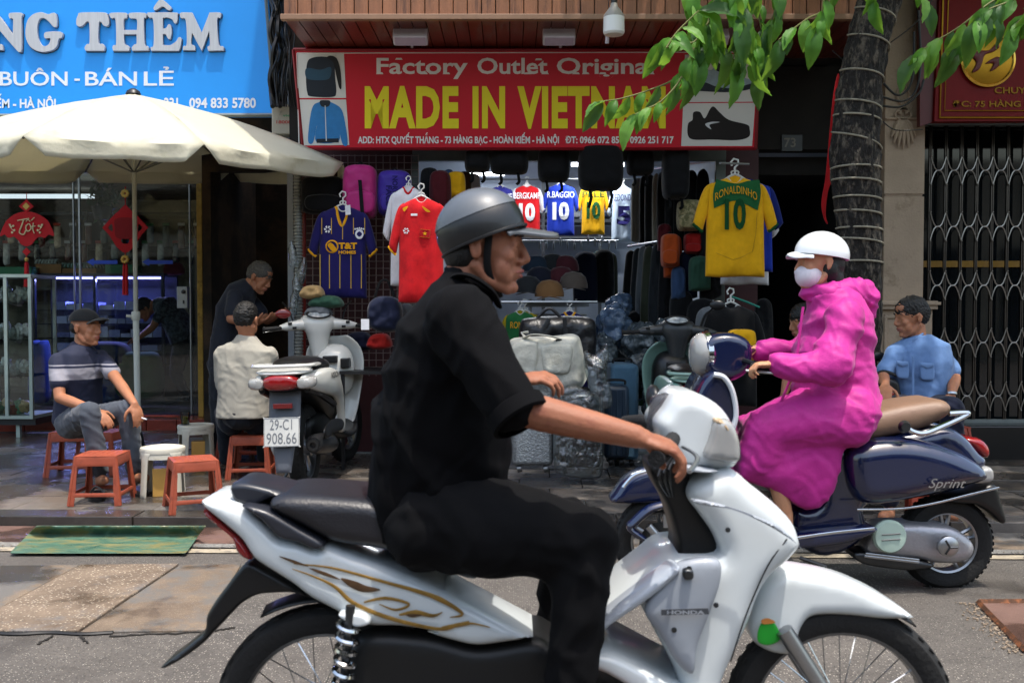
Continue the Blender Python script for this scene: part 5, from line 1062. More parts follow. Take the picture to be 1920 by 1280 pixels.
plate('lantern', [(235, 383, 1), (248, 396), (258, 405), (278, 427, 1), (266, 440), (258, 452), (250, 464), (235, 474), (220, 464), (212, 452), (204, 440), (192, 427, 1), (212, 405), (222, 396)], rd, holes=[[(228, 448), (242, 448), (240, 456), (230, 456)], [(203, 427), (210, 420), (211, 434)], [(267, 427), (260, 420), (259, 434)]])
plate('lantern_face', [(218, 410), (252, 410), (254, 428), (250, 446), (220, 446), (216, 428)], mat('red_felt_dark', '8c1014', rough=.8), .008, .004); 
mb = MB(); mb.tube([hf_(235, 350), hf_(235, 384)], .005, 5); mb.tube([hf_(235, 474), hf_(235, 492)], .005, 5); mb.build('cord', rd, t)
for y in (363, 486):
    mb = MB()
    for k in range(8): a = k*PI/4; mb.ell(hf_(235+5*math.cos(a), y+5*math.sin(a), .01), (.018, .012, .018), u=8, v=5)
    mb.build('gold_knot', gd, t)
for dx in (-2.5, 2.5):
    mb = MB(); mb.tube([hf_(235+dx, 494), hf_(235+dx, 500), hf_(235+dx, 553)], [.006, .014, .018], 8); mb.build('tassel', rd, t)
arrow = mat('blue_arrow', '1c46b8', rough=.5)
for x0_ in (162, 266):
    mb = MB(); mb.pillow([(x0_, 491, 1), (x0_+14, 484, 1), (x0_+14, 488, 1), (x0_+58, 488, 1), (x0_+58, 495, 1), (x0_+14, 495, 1), (x0_+14, 499, 1)], lambda u, v, o: W(u, v, LD-.006), bulge=0, step=100, smooth=False, back='none')
    mb.build('arrow_sticker', arrow, left, smooth=False)
# flood of clutter behind the pole: green fern pot inside
r6 = random.Random(4); mb = MB()
for i in range(160):
    c = W(192+r6.gauss(0, 13), 375+r6.gauss(0, 16), LD+.6); d = Vector((r6.gauss(0, 1), r6.gauss(0, 1), r6.gauss(0, 1))).normalized(); a, b_ = frame(d); mb.add([c, c+a*.03+d*.05, c+d*.12, c-a*.03+d*.05], [(0, 1, 2, 3)])
t = thing('potted_fern', 'dark green bushy plant on top shelf behind the left glass', 'plant', W(192, 400, LD+.6)); mb.build('foliage', mat('fern_green', '2c4a2c', rough=.6, var=.3), t, smooth=False); mb = MB(); mb.lathe([(.08, 0), (.11, .14)], W(192, 412, LD+.6), seg=14); mb.build('pot', plastic('black_plastic', '141416'), t)

# ------------------------------------------------------------------ parasol
ub = thing('parasol', 'large off white street parasol shading the tea stools', 'parasol', G(262, 846, SZ))
UC = Vector((X(255, 8.0), 8.0, 0)); apex = W(250, 176, 8.0); canv = mat('parasol_canvas', 'd3d0bd', rough=.85, var=.05, ns=3, bump=.35, bs=26, bd=.012, col2='bdb89c', mix=.66, ms=2.5)
angs = [-91, -55, -10, 35, 80, 125, 170, 215]; R_ = 1.75; crn = []
for i, a in enumerate(angs):
    a = math.radians(a); D = UC.y+R_*math.sin(a); x = UC.x+R_*math.cos(a); h = 2.34+.27*((D-6.25)/3.5)**2; crn.append(Vector((x, D, h)))
for i in range(8):
    A, B = crn[i], crn[(i+1) % 8]; rows_ = []
    N = 12; M_n = 12
    for k in range(N+1):
        t_ = k/N; row = []
        for j in range(M_n+1):
            s_ = j/M_n; e = A.lerp(B, s_); sag = math.sin(PI*s_)
            p = apex.lerp(e, t_); p = p + Vector((0, 0, .055*math.sin(PI*t_) - .012*sag*t_*t_ - .012*sag*math.sin(PI*t_)))
            if t_ == 1: p -= Vector((0, 0, 0))
            inw = (Vector((UC.x, UC.y, p.z))-p); p += inw.normalized()*.025*sag*t_ if inw.length > .01 else Vector()
            p += Vector((0, 0, .006*noise.noise(Vector((p.x*6, p.y*6, i)))))
            row.append(p)
        rows_.append(row)
    # valance hanging at the rim with turned-in ends
    base = rows_[-1]
    for z in (.04, .08, .115):
        row = []
        for j in range(M_n+1):
            s_ = j/M_n; q = base[j] + Vector((0, 0, -z*(1+.05*math.sin(s_*9+i)))); inw = Vector((UC.x-q.x, UC.y-q.y, 0)).normalized()
            e_ = min(s_, 1-s_); sh_ = max(0, .12-e_)*1.0*(z/.115)
            tq = (B-A).normalized()*(sh_ if s_ < .5 else -sh_); row.append(q+tq-inw*.012*math.sin(s_*14+i))
        rows_.append(row)
    mb = MB(); mb.loft(rows_, caps=False, closed=False); mb.build('canopy_panel', canv, ub, angle=60, mods=[('SOLIDIFY', dict(thickness=.003))])
nt = canv.node_tree; tl = nt.nodes.new('ShaderNodeBsdfTranslucent'); tl.inputs[0].default_value = (.75, .70, .52, 1); mx = nt.nodes.new('ShaderNodeMixShader'); mx.inputs[0].default_value = .35
nt.links.new(nt.nodes['Principled BSDF'].outputs[0], mx.inputs[1]); nt.links.new(tl.outputs[0], mx.inputs[2]); nt.links.new(mx.outputs[0], nt.nodes['Material Output'].inputs[0])
pm = metal('pole_grey', 'a5a69e', rough=.5, metal=.3); ribm = metal('rib_steel', '6a6a64', rough=.5)
for c in crn:
    mb = MB(); mb.tube([apex-Vector((0, 0, .05)), apex.lerp(c, .5)+Vector((0, 0, .035)), c-Vector((0, 0, .015))], .008, 6); rb = mb.build('rib', ribm, ub); mb = MB(); mb.tube([Vector((UC.x, UC.y, 2.35)), apex.lerp(c, .5)+Vector((0, 0, .02))], .007, 6); mb.build('strut', ribm, ub)
px_ = UC.x; mb = MB(); mb.tube([(px_, 8, pz(590, 8)), (px_, 8, apex.z+.04)], .018, 14); mb.build('upper_pole', pm, ub)
mb = MB(); mb.tube([(px_+.01, 8, SZ), (px_, 8, pz(592, 8))], .024, 14); mb.build('lower_pole', plastic('pole_white', 'c2c6bf', rough=.4), ub)
mb = MB(); mb.lathe([(.03, 0), (.034, .01), (.034, .06), (.028, .07)], (px_, 8, pz(600, 8)), seg=16); mb.tube([(px_-.07, 7.98, pz(592, 8)), (px_, 8, pz(594, 8))], .012, 8); mb.build('clamp', plastic('clamp_white', 'b5b8b0'), ub)
mb = MB(); mb.lathe([(.02, 0), (.06, .005), (.05, .03), (.02, .05)], apex+Vector((0, 0, -.01)), seg=16); mb.build('finial', plastic('black_plastic', '141416'), ub)
mb = MB(); mb.lathe([(.2, 0), (.2, .05), (.05, .08), (.03, .2)], (px_+.01, 8, SZ), seg=20); mb.build('foot', plastic('black_plastic', '141416'), ub)

# ------------------------------------------------------------------ stools and tea glass
def make_stool(m, name='plastic_stool', h=.30, w=.25, wb=.31, slots=True):
    t = thing(name, 'x', 'stool', (0, 0, 0)); hw = w/2
    holes = []
    if slots:
        for i in range(5):
            for j in range(4):
                x = -.085+.0425*i; y = -.075+.05*j; a = .7 if (i+j) % 2 else -.7; c_, s_ = math.cos(a), math.sin(a)
                holes.append([(x+dx*c_-dy*s_, y+dx*s_+dy*c_) for dx, dy in ((-.013, -.004), (0, -.0055), (.013, -.004), (.013, .004), (0, .0055), (-.013, .004))])
    mb = MB(); mb.pillow([(-hw, -hw+.02), (-hw+.02, -hw), (hw-.02, -hw), (hw, -hw+.02), (hw, hw-.02), (hw-.02, hw), (-hw+.02, hw), (-hw, hw-.02)], lambda u, v, o: Vector((u, v, h-.004+o)), bulge=.004, roll=.02, th=.008, step=.02, holes=holes, n=2); mb.build('seat', m, t)
    for k in range(4):
        R = Matrix.Rotation(k*PI/2, 3, 'Z'); b2 = wb/2
        def P(u, v, o): q = v/h; half = b2+(hw-b2)*q; return R @ Vector((u, -(half+.0)-o+.004, v))
        mb = MB(); ol = [(-hw, h-.002, 1), (-b2*1.0, 0, 1), (-b2+.035, 0, 1), (-b2+.04, .045), (-b2+.055, .055), (b2-.055, .055), (b2-.04, .045), (b2-.035, 0, 1), (b2, 0, 1), (hw, h-.002, 1)]
        hole = [(-hw+.02, h-.075), (-hw+.035, h-.062), (hw-.035, h-.062), (hw-.02, h-.075), (b2-.045, .092), (b2-.06, .08), (-b2+.06, .08), (-b2+.045, .092)]
        mb.pillow(ol, P, bulge=.002, roll=.01, th=.006, step=.025, holes=[hole], n=3); mb.build('side_frame', m, t)
    mb = MB()
    for sx in (-1, 1):
        for sy in (-1, 1): mb = MB(); mb.tube([(sx*(hw-.006), sy*(hw-.006), h-.004), (sx*(wb/2-.004), sy*(wb/2-.004), .004)], .011, 6); mb.build('leg_rib', m, t)
    return t
orange = plastic('orange_plastic', '92452f', rough=.5, var=.16, col2='7a3a2a', mix=.6, ms=14, bump=.15)
brown = plastic('red_brown_plastic', '7a2e1e', rough=.5, var=.1); bluep = plastic('blue_plastic', '3050a0')
st = make_stool(orange)
def put(o, p, rz, lab, grp='square orange stools on the pavement', sc_=1.0, m=None, first=False):
    c = o if first else copy_tree(o); c.location = p; c.rotation_euler.z = rz; c.scale = (sc_,)*3; c['label'] = lab; c['group'] = grp
    c['_o'] = tuple(p)
    if m:
        for ch in c.children: ch.data = ch.data.copy(); ch.data.materials[0] = m
    return c
put(st, G(193, 940, SZ), .06, 'orange stool with slotted seat nearest the kerb, left of the white stool', first=True)
put(st, G(363, 953, SZ), .45, 'orange stool turned cornerwise in front of the white stools')
put(st, G(472, 893, SZ), .10, 'orange stool touching the white scooter rear wheel')
put(st, G(492, 858, SZ), -.1, 'orange stool half hidden behind the one by the scooter')
put(st, G(140, 888, SZ), .12, 'orange stool under the seated man in the striped polo shirt', sc_=1.05)
put(st, G(195, 884, SZ), -.1, 'orange stool behind the knees of the man in the striped polo shirt', sc_=1.0)
put(st, G(458, 862, SZ), .05, 'taller dark red brown stool under the man in the white shirt', sc_=1.18, m=brown)
put(st, G(468, 838, SZ), .05, 'small blue stool in the shade of the passage', 'blue stools', sc_=.85, m=bluep)
def round_stool(m):
    t = thing('round_stool', 'x', 'stool', (0, 0, 0)); h = .27; r = .12
    mb = MB(); mb.lathe([(.001, h-.004), (r-.012, h-.004), (r-.008, h), (r, h-.002), (r+.004, h-.012), (r+.002, h-.03), (r-.006, h-.03), (r-.006, h-.008), (.001, h-.01)], (0, 0, 0), seg=32, caps=False); mb.build('seat', m, t)
    for k in range(4):
        a0 = k*PI/2+PI/4
        def P(u, v, o): q = v/h; rr = r+.018*(1-q)-.004; a = a0+u/rr; return Vector(((rr+o)*math.cos(a), (rr+o)*math.sin(a), v))
        mb = MB(); mb.pillow([(-.05, h-.02, 1), (-.026, h-.075), (-.024, .01), (-.02, 0, 1), (.02, 0, 1), (.024, .01), (.026, h-.075), (.05, h-.02, 1)], P, bulge=.003, roll=.01, th=.006, step=.02, n=3); mb.build('leg', m, t)
    mb = MB(); mb.lathe([(r-.0, h-.03), (r+.002, h-.06), (r-.004, h-.06), (r-.008, h-.03)], (0, 0, 0), seg=32, caps=False); mb.build('apron', m, t)
    return t
cream = plastic('cream_plastic', 'c0bcae', rough=.45, col2='9a8462', mix=.66, ms=10)
rs1 = round_stool(cream)
put(rs1, G(306, 926, SZ), .2, 'cream round stool with a stained seat between two orange stools', 'round cream stools', 1.14, first=True)
put(rs1, G(368, 868, SZ), .5, 'cream round stool carrying the glass of tea', 'round cream stools', 1.12)
ybox = plastic('yellow_box', 'b98f4a')
for (px, py, s_, l) in ((304, 928, .11, 'yellow cardboard box standing under the nearer round stool'), (372, 870, .10, 'yellow cardboard box under the round stool with the tea')):
    p = G(px, py, SZ); tag(MB().box(p+Vector((0, 0, .09)), (s_, s_, .18), Matrix.Rotation(.3, 3, 'Z')).build('box', ybox, bevel=.003), l, 'box')
p = G(368, 868, SZ)+Vector((-.075, -.02, .303)); t = thing('tea_glass', 'glass of yellow iced tea on the round stool', 'glass', p)
mb = MB(); mb.lathe([(.001, 0), (.03, 0), (.036, .095), (.034, .095), (.0285, .006), (.001, .006)], p, seg=24, caps=False); mb.build('glass', glass, t)
mb = MB(); mb.lathe([(.027, .008), (.0315, .06)], p, seg=24); mb.build('tea', mat('tea', 'b09a10', rough=.1, trans=.5, var=.05), t)

# ================================================================== PEOPLE
skin = mat('skin_tan', '8e5c45', rough=.55, var=.10, ns=12, bump=.3, bs=120, bd=.003, sss=.15, spec=.35, col2='7a4838', mix=.6, ms=14)
skin2 = mat('skin_light', 'b98666', rough=.55, var=.08, ns=12, bump=.1, bs=220, bd=.002, sss=.15, spec=.35)
lipm = mat('lip', '8a4a40', rough=.5); eyew = mat('eye_white', 'c9c4bd', rough=.2); eyeb = mat('iris_dark', '140d09', rough=.1)
hairb = mat('black_hair', '0e0c0b', rough=.55, var=.5, ns=90, bump=.9, bs=260, bd=.004, stretch=(1, 1, .25)); hairg = mat('grey_hair', '4c4843', rough=.7, var=.5, ns=120, bump=.9, bs=300, bd=.003)
V3 = Vector
def rot3(f, up=V3((0, 0, 1))):
    f = f.normalized(); l = up.cross(f).normalized(); u = f.cross(l); return Matrix((f, l, u)).transposed()
def head_prims(mb, C, R, k=1.0, ears=True, bald=False):
    P = lambda x, y, z: C + R @ V3((x, y, z))*k
    E = lambda c, r: mb.ell(P(*c), tuple(a*k for a in r), R, 16, 10)
    E((-.012, 0, .034), (.095, .074, .085)); E((.018, 0, .02), (.072, .066, .085)); E((.034, 0, -.038), (.052, .050, .070)); E((.050, 0, -.012), (.040, .056, .055))
    for s in (-1, 1):
        mb.limb([(P(-.012, s*.055, -.045), .018*k), (P(.020, s*.045, -.082), .016*k), (P(.064, s*.014, -.100), .016*k)], 8)
        E((.062, s*.036, -.018), (.022, .022, .022)); mb.limb([(P(.074, s*.042, .030), .010*k), (P(.086, s*.016, .027), .011*k)], 8)
        E((.094, s*.012, -.030), (.011, .008, .008)); mb.limb([(P(.080, s*.040, .010), .0075*k), (P(.087, s*.028, .0155), .006*k), (P(.084, s*.017, .010), .006*k)], 6)
        mb.limb([(P(.079, s*.040, .001), .007*k), (P(.084, s*.028, -.004), .006*k)], 6)
        if ears:
            mb.ell(P(-.012, s*.077, -.004), (.017*k, .007*k, .030*k), R @ Matrix.Rotation(-.2, 3, 'Y') @ Matrix.Rotation(s*.3, 3, 'Z'), 12, 8)
            mb.limb([(P(.002, s*.079, .016), .005*k), (P(-.014, s*.084, .026), .005*k), (P(-.026, s*.084, .008), .005*k), (P(-.014, s*.080, -.024), .006*k)], 6)
    for s in (-1, 1): E((.050, s*.040, -.050), (.024, .020, .034)); E((.060, s*.026, -.070), (.020, .018, .022))
    E((.075, 0, -.096), (.018, .022, .017)); mb.limb([(P(.088, 0, .020), .009*k), (P(.100, 0, .000), .010*k), (P(.110, 0, -.022), .0115*k), (P(.100, 0, -.032), .008*k)], 8)
    mb.limb([(P(.083, .019, -.057), .006*k), (P(.094, .006, -.052), .0075*k), (P(.094, -.006, -.052), .0075*k), (P(.083, -.019, -.057), .006*k)], 8)
    mb.limb([(P(.082, .016, -.064), .007*k), (P(.091, 0, -.066), .0085*k), (P(.082, -.016, -.064), .007*k)], 8); E((.070, 0, -.060), (.022, .030, .026)); E((.03, 0, .065), (.062, .060, .045))
    return P
def face_parts(par, P, R, k=1.0, sk=None, brow=hairb):
    for s in (-1, 1):
        mb = MB(); mb.ell(P(.0735, s*.031, .006), .0125*k, R, 12, 8); e = mb.build('eye', eyew, par); mb = MB(); mb.ell(P(.0815, s*.0315, .005), (.005*k, .0058*k, .0058*k), R, 10, 6); mb.build('iris', eyeb, e)
        mb = MB(); mb.limb([(P(.083, s*.050, .032), .0025*k), (P(.093, s*.034, .041), .0038*k), (P(.096, s*.015, .036), .003*k)], 6); mb.build('eyebrow', brow, par)
    mb = MB(); mb.limb([(P(.0875, .019, -.0575), .003*k), (P(.1005, .005, -.053), .0045*k), (P(.1005, -.005, -.053), .0045*k), (P(.0875, -.019, -.0575), .003*k)], 8); mb.limb([(P(.087, .015, -.063), .003*k), (P(.0975, 0, -.0655), .0052*k), (P(.087, -.015, -.063), .003*k)], 8); mb.build('lips', lipm, par)
def hand(mb, w, d, n, side, curl=.35, k=1.0, spread=.0, thumb=.6):
    w = V3(w); d = V3(d).normalized(); n = V3(n); n = (n-d*n.dot(d)).normalized(); ac = d.cross(n).normalized()*side
    R = Matrix((d, ac, n)).transposed()
    mb.ell(w+d*.012*k, (.030*k, .027*k, .020*k), R, 12, 8); mb.ell(w+d*.048*k, (.046*k, .040*k, .0155*k), R, 14, 8); mb.ell(w+d*.038*k+ac*.022*k+n*.008*k, (.032*k, .018*k, .014*k), R, 10, 7)
    for i, L in enumerate((.071, .079, .074, .058)):
        a = curl*.5; p = w + d*(.082-.004*abs(i-1.2))*k + ac*(.0305-.0205*i)*k; r = (.0094, .0097, .0092, .0082)[i]*k; ch = [(w+d*.04*k+ac*(.022-.015*i)*k, r*.9), (p, r*1.05)]
        sp = spread*(1.5-i)
        for j, f in enumerate((.45, .30, .25)):
            a += curl*(1.0 if j else .5)*(1+.08*i); q = (d*math.cos(a)+n*math.sin(a)+ac*sp).normalized(); p = p+q*L*f*k; ch.append((p, r*(1-.10*(j+1))))
        mb.limb(ch, 8)
    p = w+d*.022*k+ac*.030*k+n*.006*k; ch = [(w+d*.012*k+ac*.012*k, .013*k), (p, .0125*k)]; a = .9
    for j, f in enumerate((.036, .030, .024)):
        q = (d*(.45+.25*j)+ac*(thumb-.25*j)+n*(.25+curl*.5*j)).normalized(); p = p+q*f*k; ch.append((p, (.0115-.0012*j)*k))
    mb.limb(ch, 8)
def torso_rings(pts, side, seg=20):
    """pts = [(centre, half width across the shoulders, half depth), ...] from the seat up"""
    side = V3(side).normalized(); rings = []
    for i, (c, a, b) in enumerate(pts):
        d = (V3(pts[min(i+1, len(pts)-1)][0])-V3(pts[max(i-1, 0)][0])).normalized(); s = (side-d*side.dot(d)).normalized(); f = s.cross(d)
        ring = []
        for k in range(seg):
            t = 2*PI*k/seg; cx, sy = math.cos(t), math.sin(t); e = .82
            ring.append(V3(c)+s*a*math.copysign(abs(cx)**e, cx)+f*b*math.copysign(abs(sy)**e, sy))
        rings.append(ring)
    return rings
def person(lab, base, cat='person', **k): return thing('person', lab, cat, base)
def shoe(mb, an, toe, r=.042):
    an = V3(an); toe = V3(toe); mb.limb([(an, r*.9), (an+V3((0, 0, -.05)), r*.95), (an.lerp(toe, .5)+V3((0, 0, -.02)), r), (toe, r*.85)], 10)

# ---- rider in black on the white motorbike -------------------------------------------------
s8 = F/2.38; p1 = thing('person', 'young rider in black shirt, trousers and dark cap shaped helmet on the white motorbike', 'person', G(900, 1560))
C = W(908, 466, 2.38); Rh = rot3(V3((1, -.10, -.05))); mb = MB(); P = head_prims(mb, C, Rh, .93)
mb.limb([(P(-.03, 0, -.03), .054), (W(862, 560, 2.38), .058), (W(850, 600, 2.38), .07)], 12)
mb.loft(torso_rings([(W(800, 960, 2.38), .15, .11), (W(825, 800, 2.38), .14, .10), (W(845, 680, 2.38), .16, .11), (W(850, 600, 2.38), .15, .08)], (0, -1, 0)))
shR, elR, wrR = W(862, 602, 2.17), W(962, 762, 2.07), W(1192, 818, 2.06)
mb.limb([(shR, .052), (shR.lerp(elR, .5), .046), (elR, .036), (elR.lerp(wrR, .25), .038), (elR.lerp(wrR, .65), .032), (wrR, .025)], 14)
hand(mb, wrR, V3((.93, .12, -.30)), V3((-.45, .15, -1)), 1, curl=.55, k=1.05, thumb=.35, spread=.07)
shL, elL, wrL = W(862, 602, 2.58), W(905, 745, 2.66), W(968, 712, 2.66)
mb.limb([(shL, .05), (elL, .037), (wrL, .026)], 12); hand(mb, wrL, V3((.95, -.1, .1)), V3((0, .3, -1)), 1, curl=.5, k=.95)
for D, kx, ky, ax in ((2.16, 1098, 1015, 1058), (2.62, 1060, 985, 1030)):
    hp = W(808, 965, 2.38+(D-2.38)*.5); kn = W(kx, ky, D); an = W(ax, 1340 if D < 2.3 else 1290, D); mb.limb([(hp, .08), (kn, .055), (an, .035)], 12); shoe(mb, an, an+V3((.17, 0, -.04)))
b = blob(mb, 'body', skin, p1, vox=.0038, sm=4, fac=.4); face_parts(p1, P, Rh, .93)
mb = MB(); mb.loft(torso_rings([(W(820, 1000, 2.38), .17, .155), (W(822, 930, 2.38), .185, .172), (W(826, 860, 2.38), .195, .168), (W(830, 780, 2.38), .205, .162), (W(838, 700, 2.38), .215, .148), (W(846, 630, 2.38), .222, .128), (W(856, 580, 2.38), .19, .095), (W(870, 545, 2.38), .095, .07), (W(878, 528, 2.38), .074, .062)], (0, -1, 0)))
for sh, el, D in ((shR, elR, 1), (shL, elL, 0)): e2 = sh.lerp(el, .97 if D else .8); mb.limb([(sh, .085), (sh.lerp(el, .45), .072), (e2, .060)], 14)
mb.tube([sh for sh in (W(868, 548, 2.38), W(888, 530, 2.38))], [.085, .072], 16)
blob(mb, 'shirt', cloth('black_shirt', '08080a', rough=.9, sheen=0, spec=.12), p1, vox=.008, sm=7, disp=[((.7, .2, .7), .13, .010), ((1, 0, -.4), .06, .004)])
mb = MB(); mb.tube(cr3([W(846, 528, 2.33), W(862, 516, 2.30), W(888, 520, 2.29), W(922, 545, 2.32), W(934, 572, 2.37)], 5), .014, 8, flat=.45); mb.build('collar', cloth('black_shirt', '08080a'), p1)
e2 = shR.lerp(elR, .97); mb = MB(); ax_ = (elR-shR).normalized(); mb.lathe([(.058, -.022), (.066, -.018), (.066, .012), (.058, .016)], e2+ax_*.03, ax_, 26, caps=False); mb.build('cuff', cloth('black_shirt', '08080a'), p1)
mb = MB()
for D, kx, ky, ax in ((2.16, 1098, 1012, 1062), (2.62, 1060, 985, 1030)):
    hp = W(810, 975, 2.38+(D-2.38)*.45); kn = W(kx, ky, D); an = W(ax, 1330 if D < 2.3 else 1290, D); mb.limb([(hp, .125), (hp.lerp(kn, .5), .112), (kn, .078), (kn.lerp(an, .45), .066), (an, .058)], 16)
mb.ell(W(808, 975, 2.38), (.15, .165, .10)); blob(mb, 'trousers', cloth('black_trousers', '09090b', rough=.85, sheen=0, spec=.15), p1, vox=.009, sm=7, disp=[((1, .2, .2), .12, .009), ((.3, .2, 1), .07, .004)])
mb = MB(); k = 1.0; HC = P(-.012, 0, .045)
def dome(mb, C, R, rx, ry, rz, lo=-.35, seg=30, th=1.0):
    rings = []
    for i in range(11):
        a = PI/2*(1-i/10)+(-lo)*0; a = lo+(PI/2-lo)*i/10; rings.append([C+R @ V3((rx*math.cos(a)*math.cos(t)*th, ry*math.cos(a)*math.sin(t)*th, rz*math.sin(a)*th)) for t in [2*PI*j/seg for j in range(seg)]])
    return mb.loft(rings)
Rt = Rh @ Matrix.Rotation(-.42, 3, 'Y')
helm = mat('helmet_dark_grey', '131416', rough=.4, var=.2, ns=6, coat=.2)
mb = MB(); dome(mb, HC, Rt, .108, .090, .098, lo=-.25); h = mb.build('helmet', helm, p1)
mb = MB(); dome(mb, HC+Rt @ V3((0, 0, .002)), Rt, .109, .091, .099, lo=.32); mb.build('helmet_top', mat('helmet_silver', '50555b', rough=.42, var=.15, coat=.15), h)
mb = MB(); mb.pillow([(.105, .085), (.125, .05), (.205, .035), (.222, 0), (.205, -.035), (.125, -.05), (.105, -.085), (.085, 0)], lambda u, v, o: HC+Rh @ V3((u*.93-.02, v*.98, .010+o-abs(v)*.25-(u-.1)*.10)), bulge=.004, th=.005, step=.012); mb.build('peak', mat('helmet_peak', '4c5055', rough=.35, coat=.3), h)
mb = MB(); mb.tube(cr3([HC+Rt @ V3((.108*math.cos(t)*.985, .090*math.sin(t)*.99, -.026)) for t in np.linspace(0, 2*PI, 30)], 1), .004, 6); mb.build('rim', plastic('black_plastic', '141416'), h)
for s in (-1, 1):
    mb = MB(); mb.tube(cr3([P(.02, s*.076, .03), P(.018, s*.07, -.04), P(.03, s*.045, -.09), P(.045, 0, -.122)], 5), .009, 6, flat=.25); mb.build('chin_strap', strapm, h)
mb = MB(); mb.ell(P(-.045, 0, -.012), (.058, .072, .06), Rh); blob(mb, 'hair', hairb, p1, vox=.006, sm=3)

# ---- rider in the pink coat on the dark blue scooter ----------------------------------------
p2 = thing('person', 'scooter rider in a bright pink hooded raincoat, white helmet and face mask', 'person', G(1560, 1103)); D = 4.5
C = W(1537, 494, D); Rh = rot3(V3((-1, -.10, -.04))); mb = MB(); P = head_prims(mb, C, Rh, 1.0)
mb.limb([(P(-.02, 0, -.04), .05), (W(1556, 575, D), .055)], 12); mb.loft(torso_rings([(W(1585, 760, D), .14, .11), (W(1570, 650, D), .13, .1), (W(1560, 590, D), .15, .09)], (0, 1, 0)))
a1 = [(W(1585, 592, 4.3), .05), (W(1560, 692, 4.2), .036), (W(1452, 683, 4.22), .025)]; a2 = [(W(1560, 592, 4.7), .05), (W(1500, 665, 4.8), .036), (W(1418, 655, 4.76), .025)]
mb.limb(a1, 10); mb.limb(a2, 10); hand(mb, a1[2][0], V3((-1, .05, -.02)), V3((-.2, 0, -1)), -1, .75, .95, thumb=.3); hand(mb, a2[2][0], V3((-1, 0, -.1)), V3((-.2, 0, -1)), 1, .75, .95)
for DD in (4.34, 4.62): mb.limb([(W(1580, 770, DD), .08), (W(1435, 800, DD), .055), (W(1470, 955, DD), .036)], 10); shoe(mb, W(1474, 962, DD), W(1430, 990, DD), .034)
blob(mb, 'body', skin2, p2, vox=.006, sm=4); face_parts(p2, P, Rh)
pinkm = cloth('pink_raincoat', 'b42c84', rough=.55, sheen=.1, bump=.3, bs=80, bd=.004, col2='a32676', mix=.6, ms=4)
mb = MB(); mb.loft(torso_rings([(W(1592, 775, D), .20, .17), (W(1565, 730, D), .20, .19), (W(1563, 660, D), .195, .172), (W(1568, 600, D), .19, .155), (W(1560, 565, D), .15, .12), (W(1545, 540, D), .09, .085)], (0, 1, 0)))
for a, r in ((a1, (.085, .085, .06)), (a2, (.085, .075, .055))): q = a[1][0].lerp(a[2][0], .9); mb.limb([(a[0][0], r[0]), (a[1][0], r[1]), (a[1][0].lerp(a[2][0], .5), r[1]*.9), (q, r[2])], 14)
for DD in (4.34, 4.64): mb.limb([(W(1590, 780, DD), .14), (W(1510, 785, DD), .135), (W(1440, 806, DD), .11), (W(1430, 850, DD), .10)], 14)
mb.pillow([(1600, 770), (1560, 828), (1550, 880), (1530, 925), (1500, 944), (1465, 932), (1425, 905), (1368, 884), (1384, 835), (1402, 790), (1450, 765), (1520, 745)], lambda u, v, o: W(u, v, 4.5, o), bulge=.05, roll=40, th=.36, step=10, back='mirror')
blob(mb, 'raincoat', pinkm, p2, vox=.010, sm=7, disp=[((.25, .2, .95), .17, .013), ((.6, 0, .8), .055, .0035)])
for q, r_ in (([(1506, 575), (1500, 620), (1492, 680), (1470, 740), (1455, 770)], .006),):
    mb = MB(); mb.tube(cr3([W(u, v, 4.30) for u, v in q], 5), r_, 6, flat=.5); mb.build('coat_placket', pinkm, p2)
mb = MB(); mb.limb([(W(1522, 548, D), .055), (W(1560, 552, D-.06), .06), (W(1600, 548, D-.02), .07), (W(1625, 560, D), .06), (W(1600, 545, D+.1), .06), (W(1545, 552, D+.08), .05)], 12); mb.limb([(W(1620, 540, D), .05), (W(1634, 560, D), .04), (W(1628, 590, D), .035)], 10)
blob(mb, 'hood', pinkm, p2, vox=.009, sm=4, disp=[((.4, .1, 1), .06, .008)])
HC = P(-.012, 0, .04); hw_ = paint('white_helmet', 'd9dde0', coat=.5); Rt = Rh @ Matrix.Rotation(-.18, 3, 'Y')
mb = MB(); dome(mb, HC, Rt, .125, .10, .105, lo=-.1); h = mb.build('helmet', hw_, p2)
mb = MB(); mb.pillow([(.09, .09), (.12, .07), (.165, .045), (.178, 0), (.165, -.045), (.12, -.07), (.09, -.09), (.07, 0)], lambda u, v, o: HC+Rh @ V3((u-.015, v, .016+o-abs(v)*.35-(u-.1)*.16)), bulge=.006, th=.006, step=.015); mb.build('peak', hw_, h)
mb = MB(); mb.ell(P(-.04, 0, .0), (.075, .076, .085), Rh); mb.ell(P(-.05, 0, -.07), (.055, .07, .07), Rh); mb.ell(P(-.028, 0, -.030), (.048, .088, .075), Rh); mb.limb([(P(-.05, .0, -.10), .05), (P(-.07, 0, -.16), .04)], 10); blob(mb, 'hair', hairb, p2, vox=.007, sm=3)
mb = MB(); mb.ell(P(.052, 0, -.055), (.062, .068, .057), Rh, 20, 14); mb.ell(P(.084, 0, -.035), (.036, .032, .030), Rh, 16, 10); m_ = mb and blob(mb, 'face_mask', cloth('mask_white', 'd5d0d6', bump=.2), p2, vox=.006, sm=6)
mb = MB(); mb.tube([P(.04, -.066, -.03), P(-.01, -.086, .0)], .002, 5); mb.build('ear_loop', wpr, p2)

